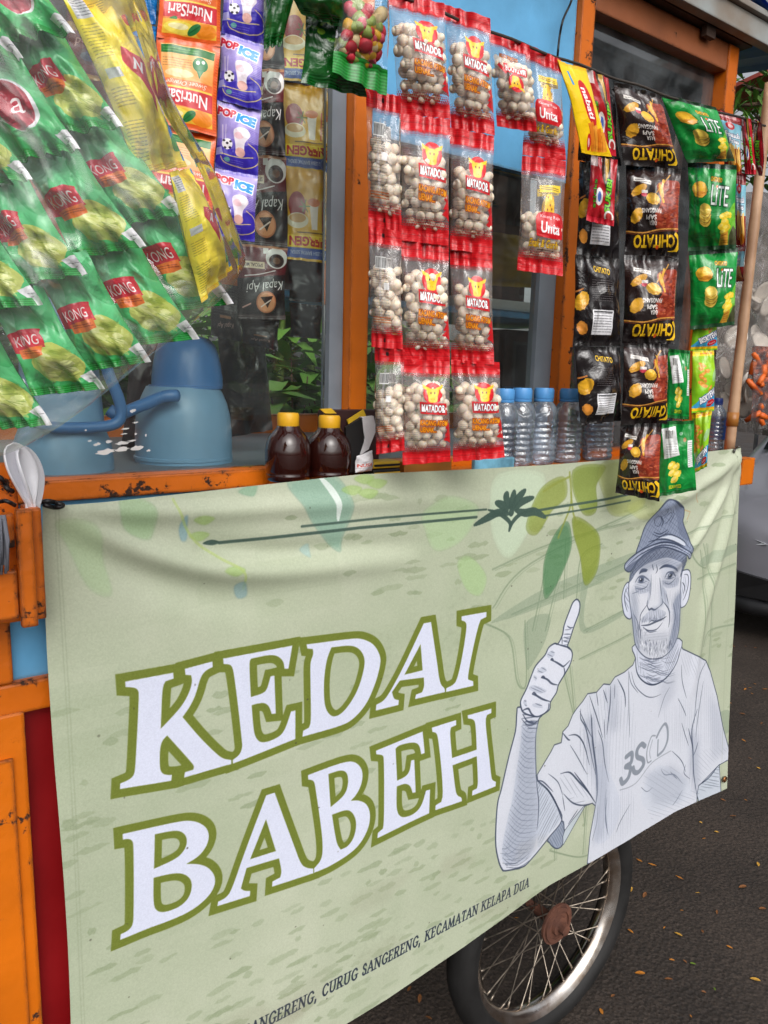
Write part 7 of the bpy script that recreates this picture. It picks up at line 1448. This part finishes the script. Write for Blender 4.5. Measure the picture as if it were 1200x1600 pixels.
# ---- small red parasol edge far right, and the litter on the road
p = W(1204, 116, 3.0); m = MB(); m.lathe([(.62, -.10), (.61, -.06), (.32, .06), (.02, .15)], (p.x + .45, 3.0, p.z + .05), n=10); m2 = m
eu = empty('parasol', (p.x + .45, 3.0, 0), 'faded red parasol edge showing behind the tree at the far right', 'parasol'); m.build('canopy', pmat('faded_red_cloth', (170, 70, 56), .7), eu); mm = MB(); mm.tube([(p.x + .45, 3.0, 0), (p.x + .45, 3.0, p.z + .18)], .02, 8); mm.build('pole', M_ALU, eu)
LFM = [pmat('fallen_leaf_' + n_, c, .55, var=.2, vscale=30) for n_, c in (('orange', (196, 124, 40)), ('brown', (132, 84, 44)), ('ochre', (206, 156, 60)), ('green', (110, 140, 40)))]
LFE = []
for k in range(4):
    m = MB(); blade(m, (-.5, 0, .0), (.5, .08, .10), .22, (0, 0, 1), 0, seg=4, droop=.1); me = m.mesh('leaf'); me.materials.append(LFM[k]); LFE.append(me)
big = [(1007, 1398), (985, 1390), (985, 1455), (1083, 1506), (1050, 1500), (1098, 1455), (1120, 1425), (1145, 1275), (1185, 1350), (1100, 1310), (1095, 1285), (1160, 1385), (1100, 1550), (1070, 1502), (1165, 1010), (1180, 1012), (1120, 1300), (1060, 1460), (1130, 1250), (958, 1556), (983, 1365), (975, 1410), (1117, 1545), (1190, 1130), (1185, 1200), (1172, 1185), (1160, 1115), (1045, 1530), (1000, 1520), (940, 1580), (1140, 1480), (1180, 1530), (1090, 1395), (1192, 1420), (655, 1560), (670, 1590), (640, 1545)]
for i, (x, y) in enumerate(big):
    p = WZ(x, y, .004); k = 3 if i in (3, 22) else rr.choice([0, 1, 1, 2]); o = bpy.data.objects.new('fallen_leaf', LFE[k]); COL.objects.link(o); o.location = p; L = rr.uniform(.012, .028); o.scale = (L, L, L); o.rotation_euler = (rr.uniform(-.2, .2), rr.uniform(-.1, .3), rr.uniform(0, 6.28)); tag(o, 'small %s fallen leaf lying on the dark asphalt' % ('orange', 'brown', 'ochre', 'green')[k], 'leaf', 'fallen leaves on the road')
lm = MB()
drift = [(rr.uniform(1.2, 4.0), rr.uniform(-.6, 2.4)) for _ in range(9)]
for i in range(620):
    x, y = (rr.uniform(.6, 4.4), rr.uniform(-.9, 3.2)) if i % 2 else (lambda c: (c[0] + rr.gauss(0, .14), c[1] + rr.gauss(0, .14)))(rr.choice(drift)); a = rr.uniform(0, 6.28); L = rr.uniform(.006, .016); c = Vector((x, y, .006)); d = Vector((math.cos(a), math.sin(a), .15)) * L; s_ = Vector((-math.sin(a), math.cos(a), 0)) * L * .3; lm.add([c - d, c + s_, c + d, c - s_], [(0, 1, 2, 3)], rr.randrange(3))
tag(lm.build('leaf_litter', LFM[:3]), kind='stuff')
# ---- far side of the street, seen only as reflections in the panes
M_BRK = pmat('old_brickwork', (150, 116, 102), .9, var=.25, vscale=3, bump=.3); M_DKW = pmat('dark_window', (40, 46, 52), .15)
eb = empty('shop_house', (24, -16, 0), 'brick shop house across the street, mirrored in the upper pane', 'building')
m = MB(); m.box((17, -22, 0), (31, -16, 11.6)); m.box((31.01, -23, 0), (48, -17, 15.2)); m.build('wall', M_BRK, eb); m = MB(); m.box((16.7, -22.3, 11.601), (31.0, -15.7, 11.85)); m.box((31.011, -23.3, 15.201), (48.3, -16.7, 15.5)); m.build('roof', M_FASC, eb)
for i in range(18):
    for z in (1.0, 4.0, 7.0, 9.9):
        x = 17.6 + i * 1.65; yy = -16 if x < 30 else -17
        if x < 30 < x + 1.4 or 29.8 < x < 31.2 or (z > 9 and x > 60): continue
        m = MB(); m.box((x, yy - .02, z), (x + 1.0, yy + .05, z + 1.7)); f = m.build('window', M_FASC, eb); m = MB(); m.box((x + .1, yy + .051, z + .1), (x + .9, yy + .07, z + 1.6)); m.build('pane', M_DKW, f)
for i, (z, s_) in enumerate(((6.6, 'upper'), (6.1, 'lower'))):
    m = MB(); m.tube([(-12, -9, z - .3), (0, -9, z - .9), (14, -9, z), (30, -9, z - .6)], .025, 5); tag(m.build('power_cable', M_BLKR, smooth=True), s_ + ' black power cable over the street, mirrored in the upper pane', 'cable')
